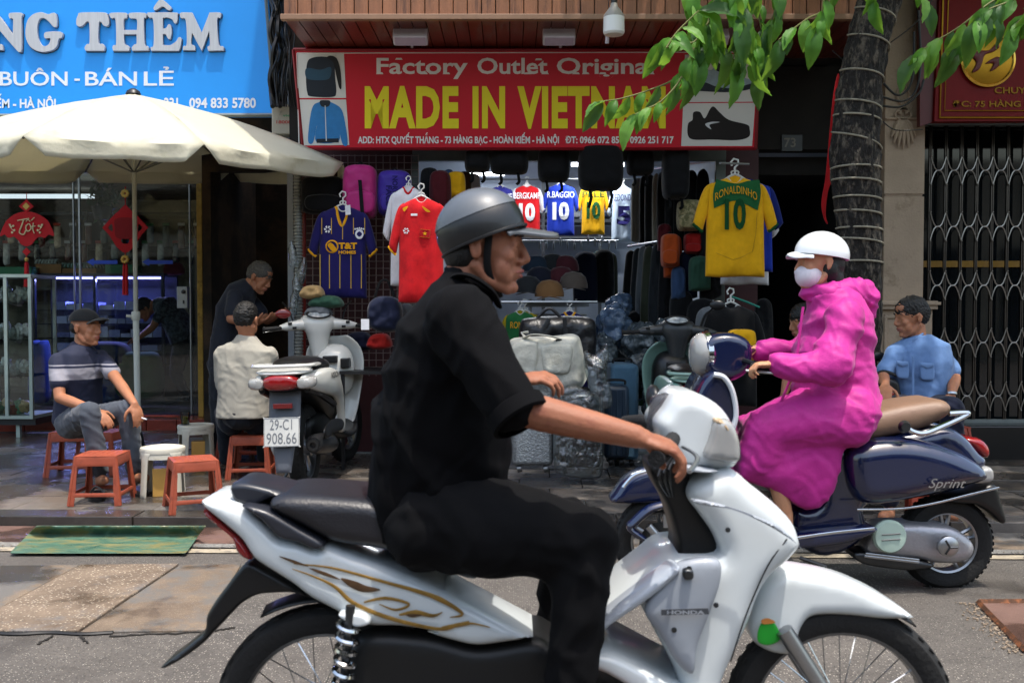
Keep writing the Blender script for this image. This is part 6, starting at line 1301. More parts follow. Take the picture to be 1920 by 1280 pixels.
# ---- seated and standing men ------------------------------------------------------------------
skinm = mat('skin_warm', 'a06c50', rough=.55, var=.12, ns=12, bump=.12, bs=220, bd=.002, sss=.15, spec=.35)
def man(lab, D, head, fdir, k, spine, side, sh, arms, legs, shirtm, trm, hairm, hd, sk=skinm, slv=.55, up=V3((0, 0, 1)), vox=.006, sw=.0, shoes=None, cap_=None, face=True, tw=1.0):
    """spine = [(px,py,D,halfwidth,halfdepth)...] seat upwards; arms = [(elbow,wrist,handdir,palm normal,side,curl)...]; legs = [(hip,knee,ankle,toe)...]"""
    t = thing('person', lab, 'person', W(spine[0][0], 0, D)*1); t.location = V3((W(spine[0][0], spine[0][1], D).x, D, SZ)); t['_o'] = tuple(t.location)
    C = W(*head); R = rot3(fdir, up); mb = MB(); P = head_prims(mb, C, R, k); S = [(W(a, b, c), e, f) for a, b, c, e, f in spine]
    mb.limb([(P(-.025, 0, -.04), .052), (S[-1][0], .055), (S[-2][0], .06)], 12); mb.loft(torso_rings([(c, a*.8, b*.75) for c, a, b in S[:-1]], side))
    for s_, (el, wr, hd_, pn, sd_, cu) in zip(sh, arms):
        s0, e0, w0 = W(*s_), W(*el), W(*wr); mb.limb([(s0, .05), (s0.lerp(e0, .5), .044), (e0, .036), (e0.lerp(w0, .3), .037), (w0, .024)], 12); hand(mb, w0, V3(hd_), V3(pn), sd_, cu, 1.0)
    for q in legs:
        q = [W(*x) for x in q]; mb.limb([(q[0], .075), (q[1], .05), (q[2], .034)], 12)
        if len(q) > 3: shoe(mb, q[2], q[3], .034)
    blob(mb, 'body', sk, t, vox=vox, sm=4)
    if face: face_parts(t, P, R, k, brow=hairm)
    mb = MB(); mb.loft(torso_rings(S, side))
    for s_, a in zip(sh, arms): s0, e0 = W(*s_), W(*a[0]); mb.limb([(s0, .062), (s0.lerp(e0, slv*.6), .060), (s0.lerp(e0, slv), .060)], 14)
    shirt = blob(mb, 'shirt', shirtm, t, vox=.008, sm=5, disp=[((.7, .1, .6), .15, .006), ((.3, .1, 1), .06, .0018)])
    if legs:
        mb = MB(); mb.ell(S[0][0]+V3((0, 0, .02)), (.16, .15, .11))
        for q in legs: q = [W(*x) for x in q]; mb.limb([(q[0], .10*tw), (q[0].lerp(q[1], .5), .092*tw), (q[1], .070*tw), (q[1].lerp(q[2], .5), .062*tw), (q[1].lerp(q[2], .93), .056*tw)], 14)
        blob(mb, 'trousers', trm, t, vox=.008, sm=5, disp=[((.3, .6, .8), .07, .005)])
    mb = MB(); hd(mb, P, R); blob(mb, 'hair', hairm, t, vox=.0045, sm=2, disp=[((.3, .3, 1), .014, .0035), ((1, .4, .2), .03, .003)])
    return t, P, R
short_hair = lambda mb, P, R: (mb.ell(P(-.010, 0, .055), (.101, .0795, .083), R, 20, 12), mb.ell(P(-.03, 0, .035), (.09, .082, .07), R, 20, 12), mb.ell(P(-.052, 0, .005), (.060, .073, .06), R))
under_cap = lambda mb, P, R: (mb.ell(P(-.04, 0, .01), (.072, .076, .06), R))
# man in the striped polo
stripe = bpy.data.materials.new('striped_polo'); stripe.use_nodes = True; N = stripe.node_tree.nodes; Lk = stripe.node_tree.links; bs_ = N['Principled BSDF']; bs_.inputs['Roughness'].default_value = .85
tc = N.new('ShaderNodeTexCoord'); sp_ = N.new('ShaderNodeSeparateXYZ'); mr = N.new('ShaderNodeMapRange'); cr_ = N.new('ShaderNodeValToRGB'); Lk.new(tc.outputs['Object'], sp_.inputs[0]); Lk.new(sp_.outputs[2], mr.inputs[0]); Lk.new(mr.outputs[0], cr_.inputs[0]); Lk.new(cr_.outputs[0], bs_.inputs['Base Color'])
zA, zB = pz(760, 6.7)-SZ, pz(640, 6.7)-SZ; mr.inputs[1].default_value = zA; mr.inputs[2].default_value = zB; cr_.color_ramp.interpolation = 'CONSTANT'
e = cr_.color_ramp.elements; nv = (*lin('1c2138'), 1); gy = (*lin('8b8992'), 1); e[0].position = 0; e[0].color = nv; e[1].position = .42; e[1].color = gy
for p_, c_ in ((.60, nv), (.635, gy), (.655, nv)): q = e.new(p_); q.color = c_
stripe.node_tree.nodes.update() if False else None
ntn = N.new('ShaderNodeTexNoise'); ntn.inputs['Scale'].default_value = 300; bpn = N.new('ShaderNodeBump'); bpn.inputs['Strength'].default_value = .3; bpn.inputs['Distance'].default_value = .002; Lk.new(tc.outputs['Object'], ntn.inputs[0]); Lk.new(ntn.outputs[0], bpn.inputs['Height']); Lk.new(bpn.outputs[0], bs_.inputs['Normal'])
slate = cloth('slate_trousers', '474c55'); D = 6.7
t, P, R = man('man in a navy and grey striped polo and black cap sitting on an orange stool', D, (161, 616, D), V3((.96, -.28, .0)), 1.0,
    [(145, 792, D+.05, .165, .14), (147, 740, D+.05, .175, .13), (149, 690, D, .185, .125), (151, 662, D, .16, .10), (156, 645, D, .075, .065)], (.25, .97, 0),
    [(108, 678, D-.12), (190, 672, D+.12)], [((112, 745, D-.22), (180, 770, D-.38), (.75, -.25, -.60), (.2, .4, -1), 1, .30), ((222, 715, D-.12), (252, 757, D-.36), (.35, -.2, -.95), (-.6, .6, 0), -1, .30)],
    [((132, 795, D-.05), (168, 772, D-.42), (188, 888, D-.40), (196, 900, D-.55)), ((150, 795, D+.1), (240, 768, D-.28), (252, 885, D-.25), (272, 895, D-.36))], stripe, slate, hairb, under_cap, slv=.62)
capm = cloth('black_cap', '1a1c1e'); HC = P(-.012, 0, .052); mb = MB(); dome(mb, HC, R, .107, .086, .085, lo=0); c_ = mb.build('cap', capm, t)
mb = MB(); mb.pillow([(.08, .078), (.12, .065), (.165, .045), (.178, 0), (.165, -.045), (.12, -.065), (.08, -.078), (.06, 0)], lambda u, v, o: HC+R @ V3((u, v, o-.002+.02*math.exp(-((u-.14)/.05)**2)-v*v*4)), bulge=.003, th=.004, step=.012); mb.build('peak', capm, c_)
for s in (-1, 1): mb = MB(); mb.tube(cr3([P(-.05, s*.03, -.118), P(.0, s*.062, -.125), P(.055, s*.04, -.165)], 4), .010, 6, flat=.5); mb.build('collar', mat('navy_collar', '1c2138', rough=.85), t)
mb = MB(); mb.tube([W(266, 783, D-.47), W(275, 786, D-.49)], .0045, 6); tag(mb.build('cigarette', wpr), 'lit cigarette between the fingers of the man in the striped polo', 'cigarette')
for (x_, y_, DD) in ((182, 898, D-.46), (262, 890, D-.30)):
    c = W(x_, y_, DD); c.z = SZ; mb = MB(); mb.pillow([(-.05, -.13), (.04, -.13), (.05, .1), (0, .14), (-.05, .1)], lambda u, v, o: V3((c.x+u+v*.35, c.y-v, SZ+.012+o)), bulge=.004, th=.02, step=.03); f = mb.build('sandal', plastic('black_plastic', '141416'), t); mb = MB(); mb.tube(cr3([c+V3((-.05, -.0, .02)), c+V3((0, -.01, .075)), c+V3((.06, 0, .02))], 5), .016, 6, flat=.3); mb.build('sandal_strap', plastic('grey_strap', '8a8a88'), f)
# back of the man in white
D = 7.0; wsh = cloth('cream_shirt', '9b978c', col2='908b80', mix=.6, ms=5)
man('man in a cream polo shirt seen from behind on a red brown stool', D, (462, 601, D), V3((.15, .98, -.12)), 1.0, [(457, 782, D, .19, .15), (457, 740, D, .185, .14), (459, 690, D, .20, .13), (461, 655, D, .20, .11), (462, 640, D, .11, .08), (462, 628, D, .068, .062)], (-1, .1, 0),
    [(416, 668, D), (504, 664, D)], [((418, 735, D+.05), (432, 775, D+.25), (.3, .9, -.1), (0, 0, -1), -1, .3), ((512, 728, D+.08), (500, 765, D+.28), (-.2, .9, 0), (0, 0, -1), 1, .3)],
    [((435, 790, D+.05), (420, 770, D+.45), (425, 865, D+.5)), ((480, 790, D+.05), (495, 770, D+.45), (495, 860, D+.5))], wsh, cloth('dark_trousers', '20242c'), hairb, short_hair, slv=.80, face=False)
# dark figure bending in the passage
D = 7.9; man('grey haired man in a dark shirt bending over his hand in the passage', D, (486, 521, D), V3((.85, -.25, -.45)), .98, [(425, 690, D, .16, .13), (428, 640, D, .17, .12), (440, 580, D, .19, .12), (456, 545, D, .18, .10), (470, 532, D, .07, .06)], (.2, .95, .1),
    [(440, 556, D-.16), (462, 552, D+.16)], [((433, 598, D-.24), (482, 605, D-.32), (.9, -.1, .25), (0, .1, 1), 1, .35), ((500, 600, D+.1), (520, 590, D-.1), (.6, -.6, .1), (0, 0, 1), -1, .3)],
    [((415, 700, D-.08), (412, 790, D-.05), (410, 862, D))], cloth('dark_slate_shirt', '23262f'), cloth('dark_trousers', '20242c'), hairg, short_hair, slv=.7)
# man in the light blue shirt
D = 6.05; t, P, R = man('man in a light blue work shirt sitting before the folding gate looking left', D, (1709, 596, D), V3((-.985, -.12, -.14)), .98, [(1722, 765, D, .18, .15), (1722, 720, D, .19, .145), (1722, 678, D, .205, .13), (1722, 648, D, .18, .11), (1719, 628, D, .08, .065)], (-.25, -.95, 0) if False else (-.9, .42, 0),
    [(1680, 664, D-.03), (1762, 662, D+.05)], [((1655, 705, D-.12), (1660, 722, D-.32), (-.3, -.8, -.35), (0, .2, -1), 1, .25), ((1790, 708, D-.05), (1784, 738, D-.25), (-.1, -.35, -.95), (-.3, .8, 0), -1, .25)],
    [((1700, 770, D), (1672, 765, D-.38), (1668, 948, D-.34), (1655, 968, D-.5)), ((1745, 770, D), (1785, 765, D-.36), (1786, 948, D-.30), (1788, 968, D-.46))], cloth('light_blue_shirt', '6482ae', col2='58759f', mix=.6, ms=6), cloth('navy_trousers', '161a2c'), hairb, short_hair, slv=.72, sw=.02)
put(st, V3((W(1722, 765, 6.05).x, 6.05, SZ)), .3, 'tall red brown stool under the man in the light blue shirt', sc_=1.62, m=brown)
shb = MATS['light_blue_shirt']
for (cx, cy, w) in ((1692, 690, 22), (1738, 693, 26)):
    mb = MB(); mb.pillow([(cx-w/2, cy-14, 1), (cx+w/2, cy-12, 1), (cx+w/2, cy+16), (cx, cy+20), (cx-w/2, cy+15)], fnD(D-.155), bulge=.012, roll=4, th=.006, step=4); pk_ = mb.build('chest_pocket', shb, t); mb = MB(); mb.pillow([(cx-w/2, cy-14, 1), (cx+w/2, cy-12, 1), (cx+w/2, cy-6, 1), (cx, cy-2, 1), (cx-w/2, cy-8, 1)], fnD(D-.172), bulge=.004, th=.004, step=5); mb.build('pocket_flap', shb, pk_)
for q in ([P(-.03, -.055, -.10), P(.02, -.06, -.13), P(.05, -.03, -.19)], [P(-.03, .055, -.10), P(.03, .05, -.13), P(.065, .03, -.19)]): mb = MB(); mb.tube(cr3(q, 4), .018, 6, flat=.35); mb.build('collar', shb, t)
mb = MB(); mb.tube([W(1712, y, D-.165) for y in (668, 700, 740)], .007, 6, flat=.3); mb.build('button_placket', shb, t)
w0 = W(1784, 738, D-.25); mb = MB(); mb.lathe([(.028, -.008), (.031, -.006), (.031, .006), (.028, .008)], w0, (-.1, -.35, -.95), 20, caps=False); mb.build('wrist_watch', metal('watch_steel', 'a5a8aa'), t)
# man half hidden behind the pink rider; customer stooping inside the left shop
D = 6.6; man('man in a grey shirt mostly hidden behind the rider in pink', D, (1508, 605, D), V3((-1, -.2, -.2)), .95, [(1540, 770, D, .17, .13), (1535, 700, D, .18, .12), (1525, 660, D, .19, .11), (1518, 640, D, .08, .06)], (.2, -.97, 0), [(1500, 662, D-.1), (1545, 662, D+.1)], [((1480, 700, D-.15), (1470, 740, D-.2), (-.2, 0, -1), (0, 1, 0), 1, .3), ((1540, 720, D+.1), (1500, 750, D+.1), (-1, 0, -.3), (0, 0, -1), -1, .3)], [((1530, 775, D), (1480, 770, D-.1), (1485, 880, D-.1))], cloth('mid_grey_shirt', '6c7078'), cloth('dark_trousers', '20242c'), hairb, short_hair)
D = LD+.7; chk = cloth('checked_shirt', '56606c', col2='2a3038', mix=.5, ms=26)
man('customer in a checked shirt stooping over the counter inside the left shop', D, (272, 580, D), V3((-.7, -.3, -.6)), .95, [(345, 640, D, .16, .13), (330, 600, D, .18, .13), (308, 572, D, .18, .12), (290, 570, D, .08, .07)], (.2, .95, .1), [(306, 578, D-.15), (306, 572, D+.15)], [((285, 615, D-.2), (262, 632, D-.2), (-1, 0, -.3), (0, 0, -1), 1, .3), ((290, 610, D+.2), (268, 625, D+.2), (-1, 0, -.3), (0, 0, -1), -1, .3)],
    [((340, 650, D), (330, 700, D), (350, 745, D))], chk, cloth('dark_trousers', '20242c'), hairb, short_hair)

# ================================================================== VEHICLES
rub = mat('tyre_rubber', '141414', rough=.8, var=.2, ns=30, bump=.3, bs=80); alu = metal('cast_alloy', '9fa1a4', rough=.35); chr_ = metal('chrome', 'c4c6c8', rough=.12); blkp = plastic('satin_black', '101113', rough=.35, bump=.03); steel = metal('dark_steel', '4a4c4e', rough=.4)
redl = mat('red_lens', '8e0c12', rough=.12, coat=.8, var=.1, trans=.2); clr = mat('clear_lens', 'c9c9c6', rough=.1, trans=.5, var=.05, coat=.5); amb = mat('amber_lens', 'b86a1c', rough=.15, coat=.6)
def S(ol, k, dx, dy): return [(p[0]/k+dx, p[1]/k+dy)+tuple(p[2:]) for p in ol]
def PP(name, ol, Dn, th, m, par, bulge=.02, roll=None, holes=(), step=None, hf=None, n=4, back='flat', angle=45):
    def fn(u, v, o): p = W(u, v, Dn); p.y = Dn+th/2+bulge-o; return p
    mb = MB(); mb.pillow(ol, fn, bulge=bulge, roll=roll, th=th, holes=holes, step=step, hf=hf, n=n, back=back); return mb.build(name, m, par, angle=angle)
def wheel(par, c, r, w, rim, axis=(0, 1, 0), spokes=5, wire=0, rimm=alu, hubr=.04, disc=True, label=None):
    c = V3(c); ax = V3(axis).normalized(); a, b = frame(ax)
    wh = MB(); h = r-rim; prof = [(rim-.004, -w*.36), (rim+h*.35, -w*.5), (rim+h*.7, -w*.46), (r-.006, -w*.26), (r, -w*.08), (r, w*.08), (r-.006, w*.26), (rim+h*.7, w*.46), (rim+h*.35, w*.5), (rim-.004, w*.36)]
    wh.lathe(prof, c, ax, 48, caps=False); t = wh.build('wheel', rub, par)
    mb = MB(); n = 46
    for i in range(n):
        q = 2*PI*i/n
        for s in (-1, 1):
            d = a*math.cos(q)+b*math.sin(q); tn = -a*math.sin(q)+b*math.cos(q); R = Matrix((tn, ax, d)).transposed(); mb.box(c+d*(r-.0055)+ax*s*w*.2+tn*.004*s, (.016, w*.26, .003), R)
    tr = mb.build('tread', rub, t, smooth=False); tr['kind'] = 'stuff'
    mb = MB(); mb.lathe([(rim-.012, -w*.30), (rim+.006, -w*.38), (rim+.002, -w*.30), (rim-.008, -w*.1), (rim-.008, w*.1), (rim+.002, w*.30), (rim+.006, w*.38), (rim-.012, w*.30), (rim-.016, 0), (rim-.012, -w*.30)], c, ax, 48, caps=False); mb.build('rim', rimm, t)
    mb = MB(); mb.lathe([(hubr*.6, -w*.55), (hubr, -w*.45), (hubr, w*.45), (hubr*.6, w*.55)], c, ax, 20); mb.build('hub', rimm, t)
    if wire:
        mb = MB()
        for i in range(wire):
            q = 2*PI*i/wire; d = a*math.cos(q)+b*math.sin(q); q2 = q+.5*(1 if i % 2 else -1); d2 = a*math.cos(q2)+b*math.sin(q2); mb.tube([c+d2*hubr+ax*w*.4*(1 if i % 4 < 2 else -1), c+d*(rim-.012)], .0016, 4)
        mb.build('spokes', chr_, t)['kind'] = 'stuff'
    else:
        for i in range(spokes):
            q = 2*PI*i/spokes+.3; d = a*math.cos(q)+b*math.sin(q); tn = -a*math.sin(q)+b*math.cos(q); mb = MB()
            for s in (-1, 1): mb.tube([c+d*hubr*.8, c+d*(rim*.55)+tn*s*.010, c+d*(rim-.008)+tn*s*.022], [.013, .010, .009], 6)
            mb.build('spoke', rimm, t)
    if disc: mb = MB(); mb.lathe([(.05, 0), (.10, 0), (.10, .004), (.05, .004)], c-ax*w*.6, ax, 32, caps=False); mb.build('brake_disc', steel, t)
    return t
def coil(par, p0, p1, r, turns, wr, m, name='spring'):
    p0 = V3(p0); p1 = V3(p1); d = (p1-p0); a, b = frame(d); mb = MB(); n = turns*12; mb.tube([p0+d*(i/n)+(a*math.cos(2*PI*i/12)+b*math.sin(2*PI*i/12))*r for i in range(n+1)], wr, 6); mb.build(name, m, par); MB().tube([p0-d*.15, p1+d*.15], r*.45, 8).build('damper', steel, par)
# ---- white underbone motorbike in the foreground -------------------------------------------------
mo = thing('motorbike', 'white underbone motorbike with gold graphics passing closest to the viewer', 'motorbike', V3((W(1100, 1500, 2.38).x, 2.38, 0)))
wp = paint('white_paint', 'c9cfd0', coat=.6); gwp = paint('grey_white_panel', '8e949c', coat=.3, rough=.4)
A_ = lambda ol: S(ol, 3.2, 280, 880); B_ = lambda ol: S(ol, 3.2, 800, 880); C2 = lambda ol: S(ol, 2.207, 1120, 700)
wheel(mo, W(618, 1345, 2.38), .280, .075, .218, wire=32, rimm=metal('moto_rim', '6f7276', rough=.3), disc=False, hubr=.06); wheel(mo, W(1572, 1345, 2.38), .280, .068, .220, wire=32, rimm=MATS['moto_rim'], hubr=.03)
pan = PP('side_panel', A_([(295, 196), (380, 188), (520, 214), (600, 270), (720, 385), (780, 432), (880, 448), (1005, 492), (1050, 462), (1200, 520), (1400, 590), (1600, 665), (1760, 745)])+B_([(100, 740), (210, 800), (420, 910), (640, 1026, 1), (480, 1050), (300, 1070), (150, 1040), (0, 995)])+A_([(1700, 985), (1500, 955), (1320, 950), (1180, 905), (1110, 860), (960, 780), (840, 690), (650, 570), (600, 520), (540, 430), (440, 340), (330, 250)]), 2.27, .17, wp, mo, bulge=.03, roll=22, step=9, back='mirror')
def fnp(o): 
    def f(u, v, q=0): p = W(u, v, 2.27); p.y = 2.27-o-q; return p
    return f
f0 = fnp(.006); gg = mat('gold_graphic', '8a6a30', rough=.35, metal=.3, var=.4, ns=20); gb = mat('brown_graphic', '4a3520', rough=.4, var=.4, ns=25)
def line(name, pts, r, m, par, f=f0): mb = MB(); mb.tube([f(*p) for p in cr(pts, 5, False)], r, 6, flat=.3, up=V3((0, 1, 0))); return mb.build(name, m, par)
line('gold_line', A_([(870, 560), (1100, 585), (1400, 665), (1650, 735), (1780, 790), (1880, 860)])+B_([(140, 880)]), [.001, .003, .004, .006, .004, .001], gg, pan)
line('gold_line', A_([(860, 590), (1000, 640), (1120, 700), (1220, 790), (1400, 870), (1600, 925), (1760, 950), (1850, 925), (1920, 912)])+B_([(90, 945), (250, 915), (380, 940)]), [.001, .003, .005, .005, .004, .004, .005, .003, .001], gg, pan)
line('gold_line', A_([(1290, 790), (1420, 765), (1560, 800), (1480, 835), (1380, 800)]), [.002, .004, .003, .003, .001], gg, pan); line('gold_line', A_([(1500, 865), (1600, 850), (1700, 870), (1760, 850)]), [.002, .006, .004, .001], gg, pan)
for q in ([(780, 515), (860, 535), (960, 575), (880, 560)], [(960, 585), (1060, 610), (1150, 655), (1050, 630)], [(1150, 645), (1240, 665), (1300, 690), (1390, 715), (1290, 730), (1210, 700)], [(1540, 860), (1620, 845), (1660, 860), (1580, 880)]):
    mb = MB(); mb.pillow(A_(q), lambda u, v, o: f0(u, v, o), bulge=.001, th=.001, step=5); mb.build('brown_mark', gb, pan)
PP('tail_light', A_([(330, 240), (440, 335), (545, 430), (610, 540), (560, 536), (515, 490), (490, 420), (400, 345), (325, 280)]), 2.29, .13, redl, mo, bulge=.015, roll=8, step=7, back='mirror')
PP('under_tail', A_([(480, 100), (560, 82), (700, 110), (880, 165), (720, 180), (620, 230), (560, 215), (500, 190)]), 2.30, .14, mat('rail_dark_blue', '23262e', rough=.3), mo, bulge=.02, roll=8, step=8, back='mirror')
PP('tail_strip', A_([(545, 222), (700, 250), (900, 362), (1040, 446), (1000, 486), (880, 440), (770, 410), (660, 300)]), 2.252, .22, plastic('dark_strip', '24262d', rough=.3), mo, bulge=.012, roll=8, step=8, back='mirror')
PP('seat', A_([(700, 225), (735, 176), (860, 160), (1100, 172), (1340, 195), (1560, 250), (1800, 380), (1980, 560), (1950, 680), (1700, 600), (1400, 500), (1100, 450), (900, 350), (740, 270)]), 2.25, .20, mat('seat_vinyl', '1c1c21', rough=.38, var=.15, bump=.15, bs=160), mo, bulge=.045, roll=26, step=9, back='mirror')
PP('rear_mudguard', A_([(590, 560), (700, 610), (840, 690), (960, 775), (860, 745), (740, 745), (640, 758), (560, 800), (500, 855), (430, 930), (375, 985), (320, 1045), (200, 1135), (90, 1196), (62, 1190), (130, 1140), (250, 1045), (325, 975), (340, 880), (400, 780), (460, 700), (520, 620)]), 2.33, .10, blkp, mo, bulge=.012, roll=10, step=7, back='mirror')
mb = MB(); rings = []
for t_ in np.linspace(-.5, 2.3, 26):
    q = PI-t_; c_ = W(618, 1345, 2.38); r_ = .315; rings.append([c_+V3((r_*math.cos(q)-.0*abs(y), y, (r_-abs(y)*.25)*math.sin(q)+0)) for y in (-.055, -.04, 0, .04, .055)])
mb.loft(rings[14:], closed=False); mb.build('inner_fender', blkp, mo, mods=[('SOLIDIFY', dict(thickness=.004))])
coil(mo, W(655, 1160, 2.24), W(640, 1330, 2.24), .024, 8, .006, chr_)
PP('shock_mount', A_([(1130, 875), (1200, 862), (1290, 880), (1320, 930), (1240, 950), (1180, 920)]), 2.235, .04, wp, mo, bulge=.01, roll=5, step=5)
PP('engine_block', B_([(-420, 1010), (0, 1010), (300, 1080), (640, 1035), (760, 1080), (900, 1150), (960, 1290), (1300, 1400), (1200, 1640), (300, 1680), (-200, 1500), (-520, 1300)]), 2.29, .18, plastic('engine_black', '0c0d0e', rough=.5), mo, bulge=.03, roll=24, step=14, back='mirror')
mb = MB(); mb.tube([W(760, 1420, 2.24), W(640, 1400, 2.23), W(470, 1375, 2.22), W(420, 1360, 2.22)], [.035, .045, .048, .04], 14); mb.build('exhaust', metal('exhaust_dark', '55575a', rough=.3), mo)
mb = MB(); mb.tube([W(618, 1345, 2.26), W(780, 1330, 2.27), W(900, 1310, 2.28)], [.018, .02, .022], 8); mb.tube([W(618, 1345, 2.5), W(900, 1310, 2.5)], .02, 8); mb.build('swingarm', alu, mo)
mb = MB(); mb.tube([W(960, 1400, 2.12), W(960, 1400, 2.64)], .014, 8); mb.build('foot_peg', blkp, mo)
# front: leg shield, steering cowl, fender, fork
PP('inner_cover', C2([(230, 380), (370, 395), (385, 480), (440, 600), (510, 690), (505, 770), (350, 785), (340, 700), (300, 560), (250, 470)]), 2.30, .16, plastic('inner_black', '0b0b0d', rough=.4), mo, bulge=.01, roll=20, step=10, back='mirror')
PP('leg_shield', C2([(395, 478), (440, 440), (560, 405), (650, 470), (760, 560), (830, 640), (858, 725, 1), (800, 790), (730, 850), (680, 930), (640, 1040), (590, 1150), (530, 1285), (500, 1400), (380, 1380), (330, 1240), (260, 1110), (200, 1000), (160, 960), (40, 1080), (-60, 1130), (-50, 1090), (90, 960), (230, 850), (330, 780), (505, 765), (500, 690), (440, 600), (390, 530)]), 2.235, .26, wp, mo, bulge=.04, roll=40, step=13, back='mirror')
PP('shield_side', C2([(350, 790), (500, 775), (515, 860), (470, 1000), (420, 1130), (400, 1250), (330, 1200), (260, 1080), (200, 990), (260, 880)]), 2.185, .02, gwp, mo, bulge=.015, roll=30, step=12)
PP('shield_tube', C2([(320, 800), (345, 830), (230, 930), (100, 1020), (-30, 1110), (-90, 1180), (-100, 1140), (0, 1040), (150, 920), (260, 840)]), 2.175, .05, paint('pale_grey_panel', 'a4abb4', rough=.35), mo, bulge=.02, roll=14, step=8)
PP('lower_cowl', C2([(-90, 1170), (0, 1165), (80, 1180), (200, 1240), (330, 1310), (430, 1360), (380, 1400), (200, 1340), (40, 1250), (-60, 1215)]), 2.19, .30, wp, mo, bulge=.02, roll=14, step=9, back='mirror')
def pf(u, v, q=0): p = W(u, v, 2.17); p.y = 2.163-q; return p
mb = MB(); mb.pillow(C2([(262, 972, 1), (455, 966, 1), (460, 990, 1), (262, 994, 1)]), pf, bulge=0, th=.004, step=100, smooth=False); mb.build('badge_strip', plastic('badge_dark', '3a3d42'), mo, smooth=False)
mb = MB(); word(mb, 'HONDA', lambda u, v, o: pf(u, v, .004), 1120+285/2.207, 1120+440/2.207, 700+973/2.207, 700+989/2.207, bold=.03); mb.build('badge_lettering', mat('badge_pale', '8c9096', rough=.4), mo, smooth=False)
PP('ignition_lock', C2([(360, 815), (395, 815), (398, 850), (362, 852)]), 2.17, .03, steel, mo, bulge=.006, roll=4, step=4)
PP('crease_line', C2([(395, 520), (520, 545), (640, 585), (760, 640), (850, 730), (820, 700), (700, 625), (560, 565), (430, 545)]), 2.178, .006, gwp, mo, bulge=.006, roll=6, step=8)
PP('headlight_cowl', C2([(330, 95), (375, 82), (440, 92), (530, 150), (585, 240), (600, 330), (585, 390), (520, 408), (420, 400), (330, 375), (250, 230), (290, 150)]), 2.27, .18, wp, mo, bulge=.05, roll=26, step=9, back='mirror')
PP('headlight_lens', C2([(500, 195), (560, 200), (592, 262), (602, 340), (585, 372), (520, 372), (450, 350), (470, 280)]), 2.235, .22, clr, mo, bulge=.03, roll=14, step=7, back='mirror')
PP('turn_lens', C2([(490, 196), (535, 192), (568, 225), (584, 262), (530, 258)]), 2.232, .22, mat('amber_pale', 'a8906f', rough=.2, coat=.5), mo, bulge=.035, roll=16, step=5, back='mirror')
PP('lower_trim', C2([(330, 375), (420, 398), (500, 406), (440, 412), (350, 400)]), 2.22, .26, gwp, mo, bulge=.005, roll=5, step=6, back='mirror')
PP('windscreen', C2([(240, 100), (330, 88), (345, 140), (270, 215), (215, 240), (225, 160)]), 2.36, .04, mat('smoke_plastic', '34343c', rough=.15, alpha=.6), mo, bulge=.01, roll=10, step=8)

for y, d in ((2.06, 1), (2.70, 0)):
    k_ = W(1285, 846, y) if d else V3((W(1300, 848, 2.06).x, 2.70, W(1300, 848, 2.06).z))
    mb = MB(); mb.tube([k_+V3((0, .16 if d else -.16, .005)), k_+V3((-.03, 0.06 if d else -.06, 0)), k_+V3((-.065, -.03 if d else .03, -.012))], [.017, .019, .018], 12); mb.build('grip', mat('grip_rubber', '0e0e0f', rough=.8, bump=.5, bs=200), mo)
    mb = MB(); mb.tube(cr3([k_+V3((.02, .14*(2*d-1), -.01)), k_+V3((.035, .05*(2*d-1), -.02)), k_+V3((.0, -.05*(2*d-1), -.035))], 5), .006, 6, flat=.6); mb.build('brake_lever', alu, mo)
PP('front_fender', C2([(690, 905), (740, 850), (800, 825), (900, 835), (1040, 865), (1180, 925), (1290, 992), (1328, 1022, 1), (1200, 1026), (1060, 1012), (960, 1008), (890, 1018), (855, 1060), (840, 1110), (835, 1165), (740, 1168), (660, 1125), (640, 1060), (665, 970)]), 2.33, .09, wp, mo, bulge=.028, roll=22, step=8, back='mirror')
mb = MB()
for q in ([(700, 1005), (735, 1035), (750, 1090), (705, 1114), (660, 1100), (665, 1040)],): mb.pillow(C2(q), lambda u, v, o: V3((W(u, v, 2.33).x, 2.318-o, W(u, v, 2.33).z)), bulge=.002, th=.002, step=6)
mb.build('green_sticker', mat('green_sticker', '1f9a2c', rough=.4), mo); mb = MB(); mb.pillow(C2([(672, 1008), (700, 1002), (728, 1018), (700, 1024), (675, 1024)]), lambda u, v, o: V3((W(u, v, 2.33).x, 2.312-o, W(u, v, 2.33).z)), bulge=0, th=.002, step=6); mb.build('orange_sticker', mat('orange_sticker', 'c07a3a', rough=.4), mo)
for y in (2.31, 2.45): mb = MB(); mb.tube([V3((W(1470, 1180, 2.31).x, y, W(1470, 1180, 2.31).z)), V3((W(1572, 1345, 2.38).x, y, W(1572, 1345, 2.38).z))], [.020, .018], 12); mb.build('fork_leg', alu, mo)
mb = MB(); rings = []
for t_ in np.linspace(.95, 2.3, 20): c_ = W(1572, 1345, 2.38); rings.append([c_+V3((.296*math.cos(t_), y, (.296-abs(y)*.2)*math.sin(t_))) for y in (-.035, 0, .035)])
mb.loft(rings, closed=False); mb.build('fender_liner', blkp, mo, mods=[('SOLIDIFY', dict(thickness=.004))])
for q in ([(1300, 1072), (1286, 1120), (1268, 1190), (1262, 1230)], [(1476, 1010), (1440, 1060), (1400, 1150), (1370, 1240)]):
    line('panel_gap', q, .0018, blkp, mo, f=lambda u, v, q_=0: V3((W(u, v, 2.235).x, 2.236-q_, W(u, v, 2.235).z)))
for u, v in ((1290, 1062), (1262, 1176), (1362, 990), (1340, 1130)): MB().lathe([(.006, 0), (.006, .002), (.002, .003)], V3((W(u, v, 2.2).x, 2.186, W(u, v, 2.2).z)), (0, -1, 0), 10).build('screw', steel, mo)
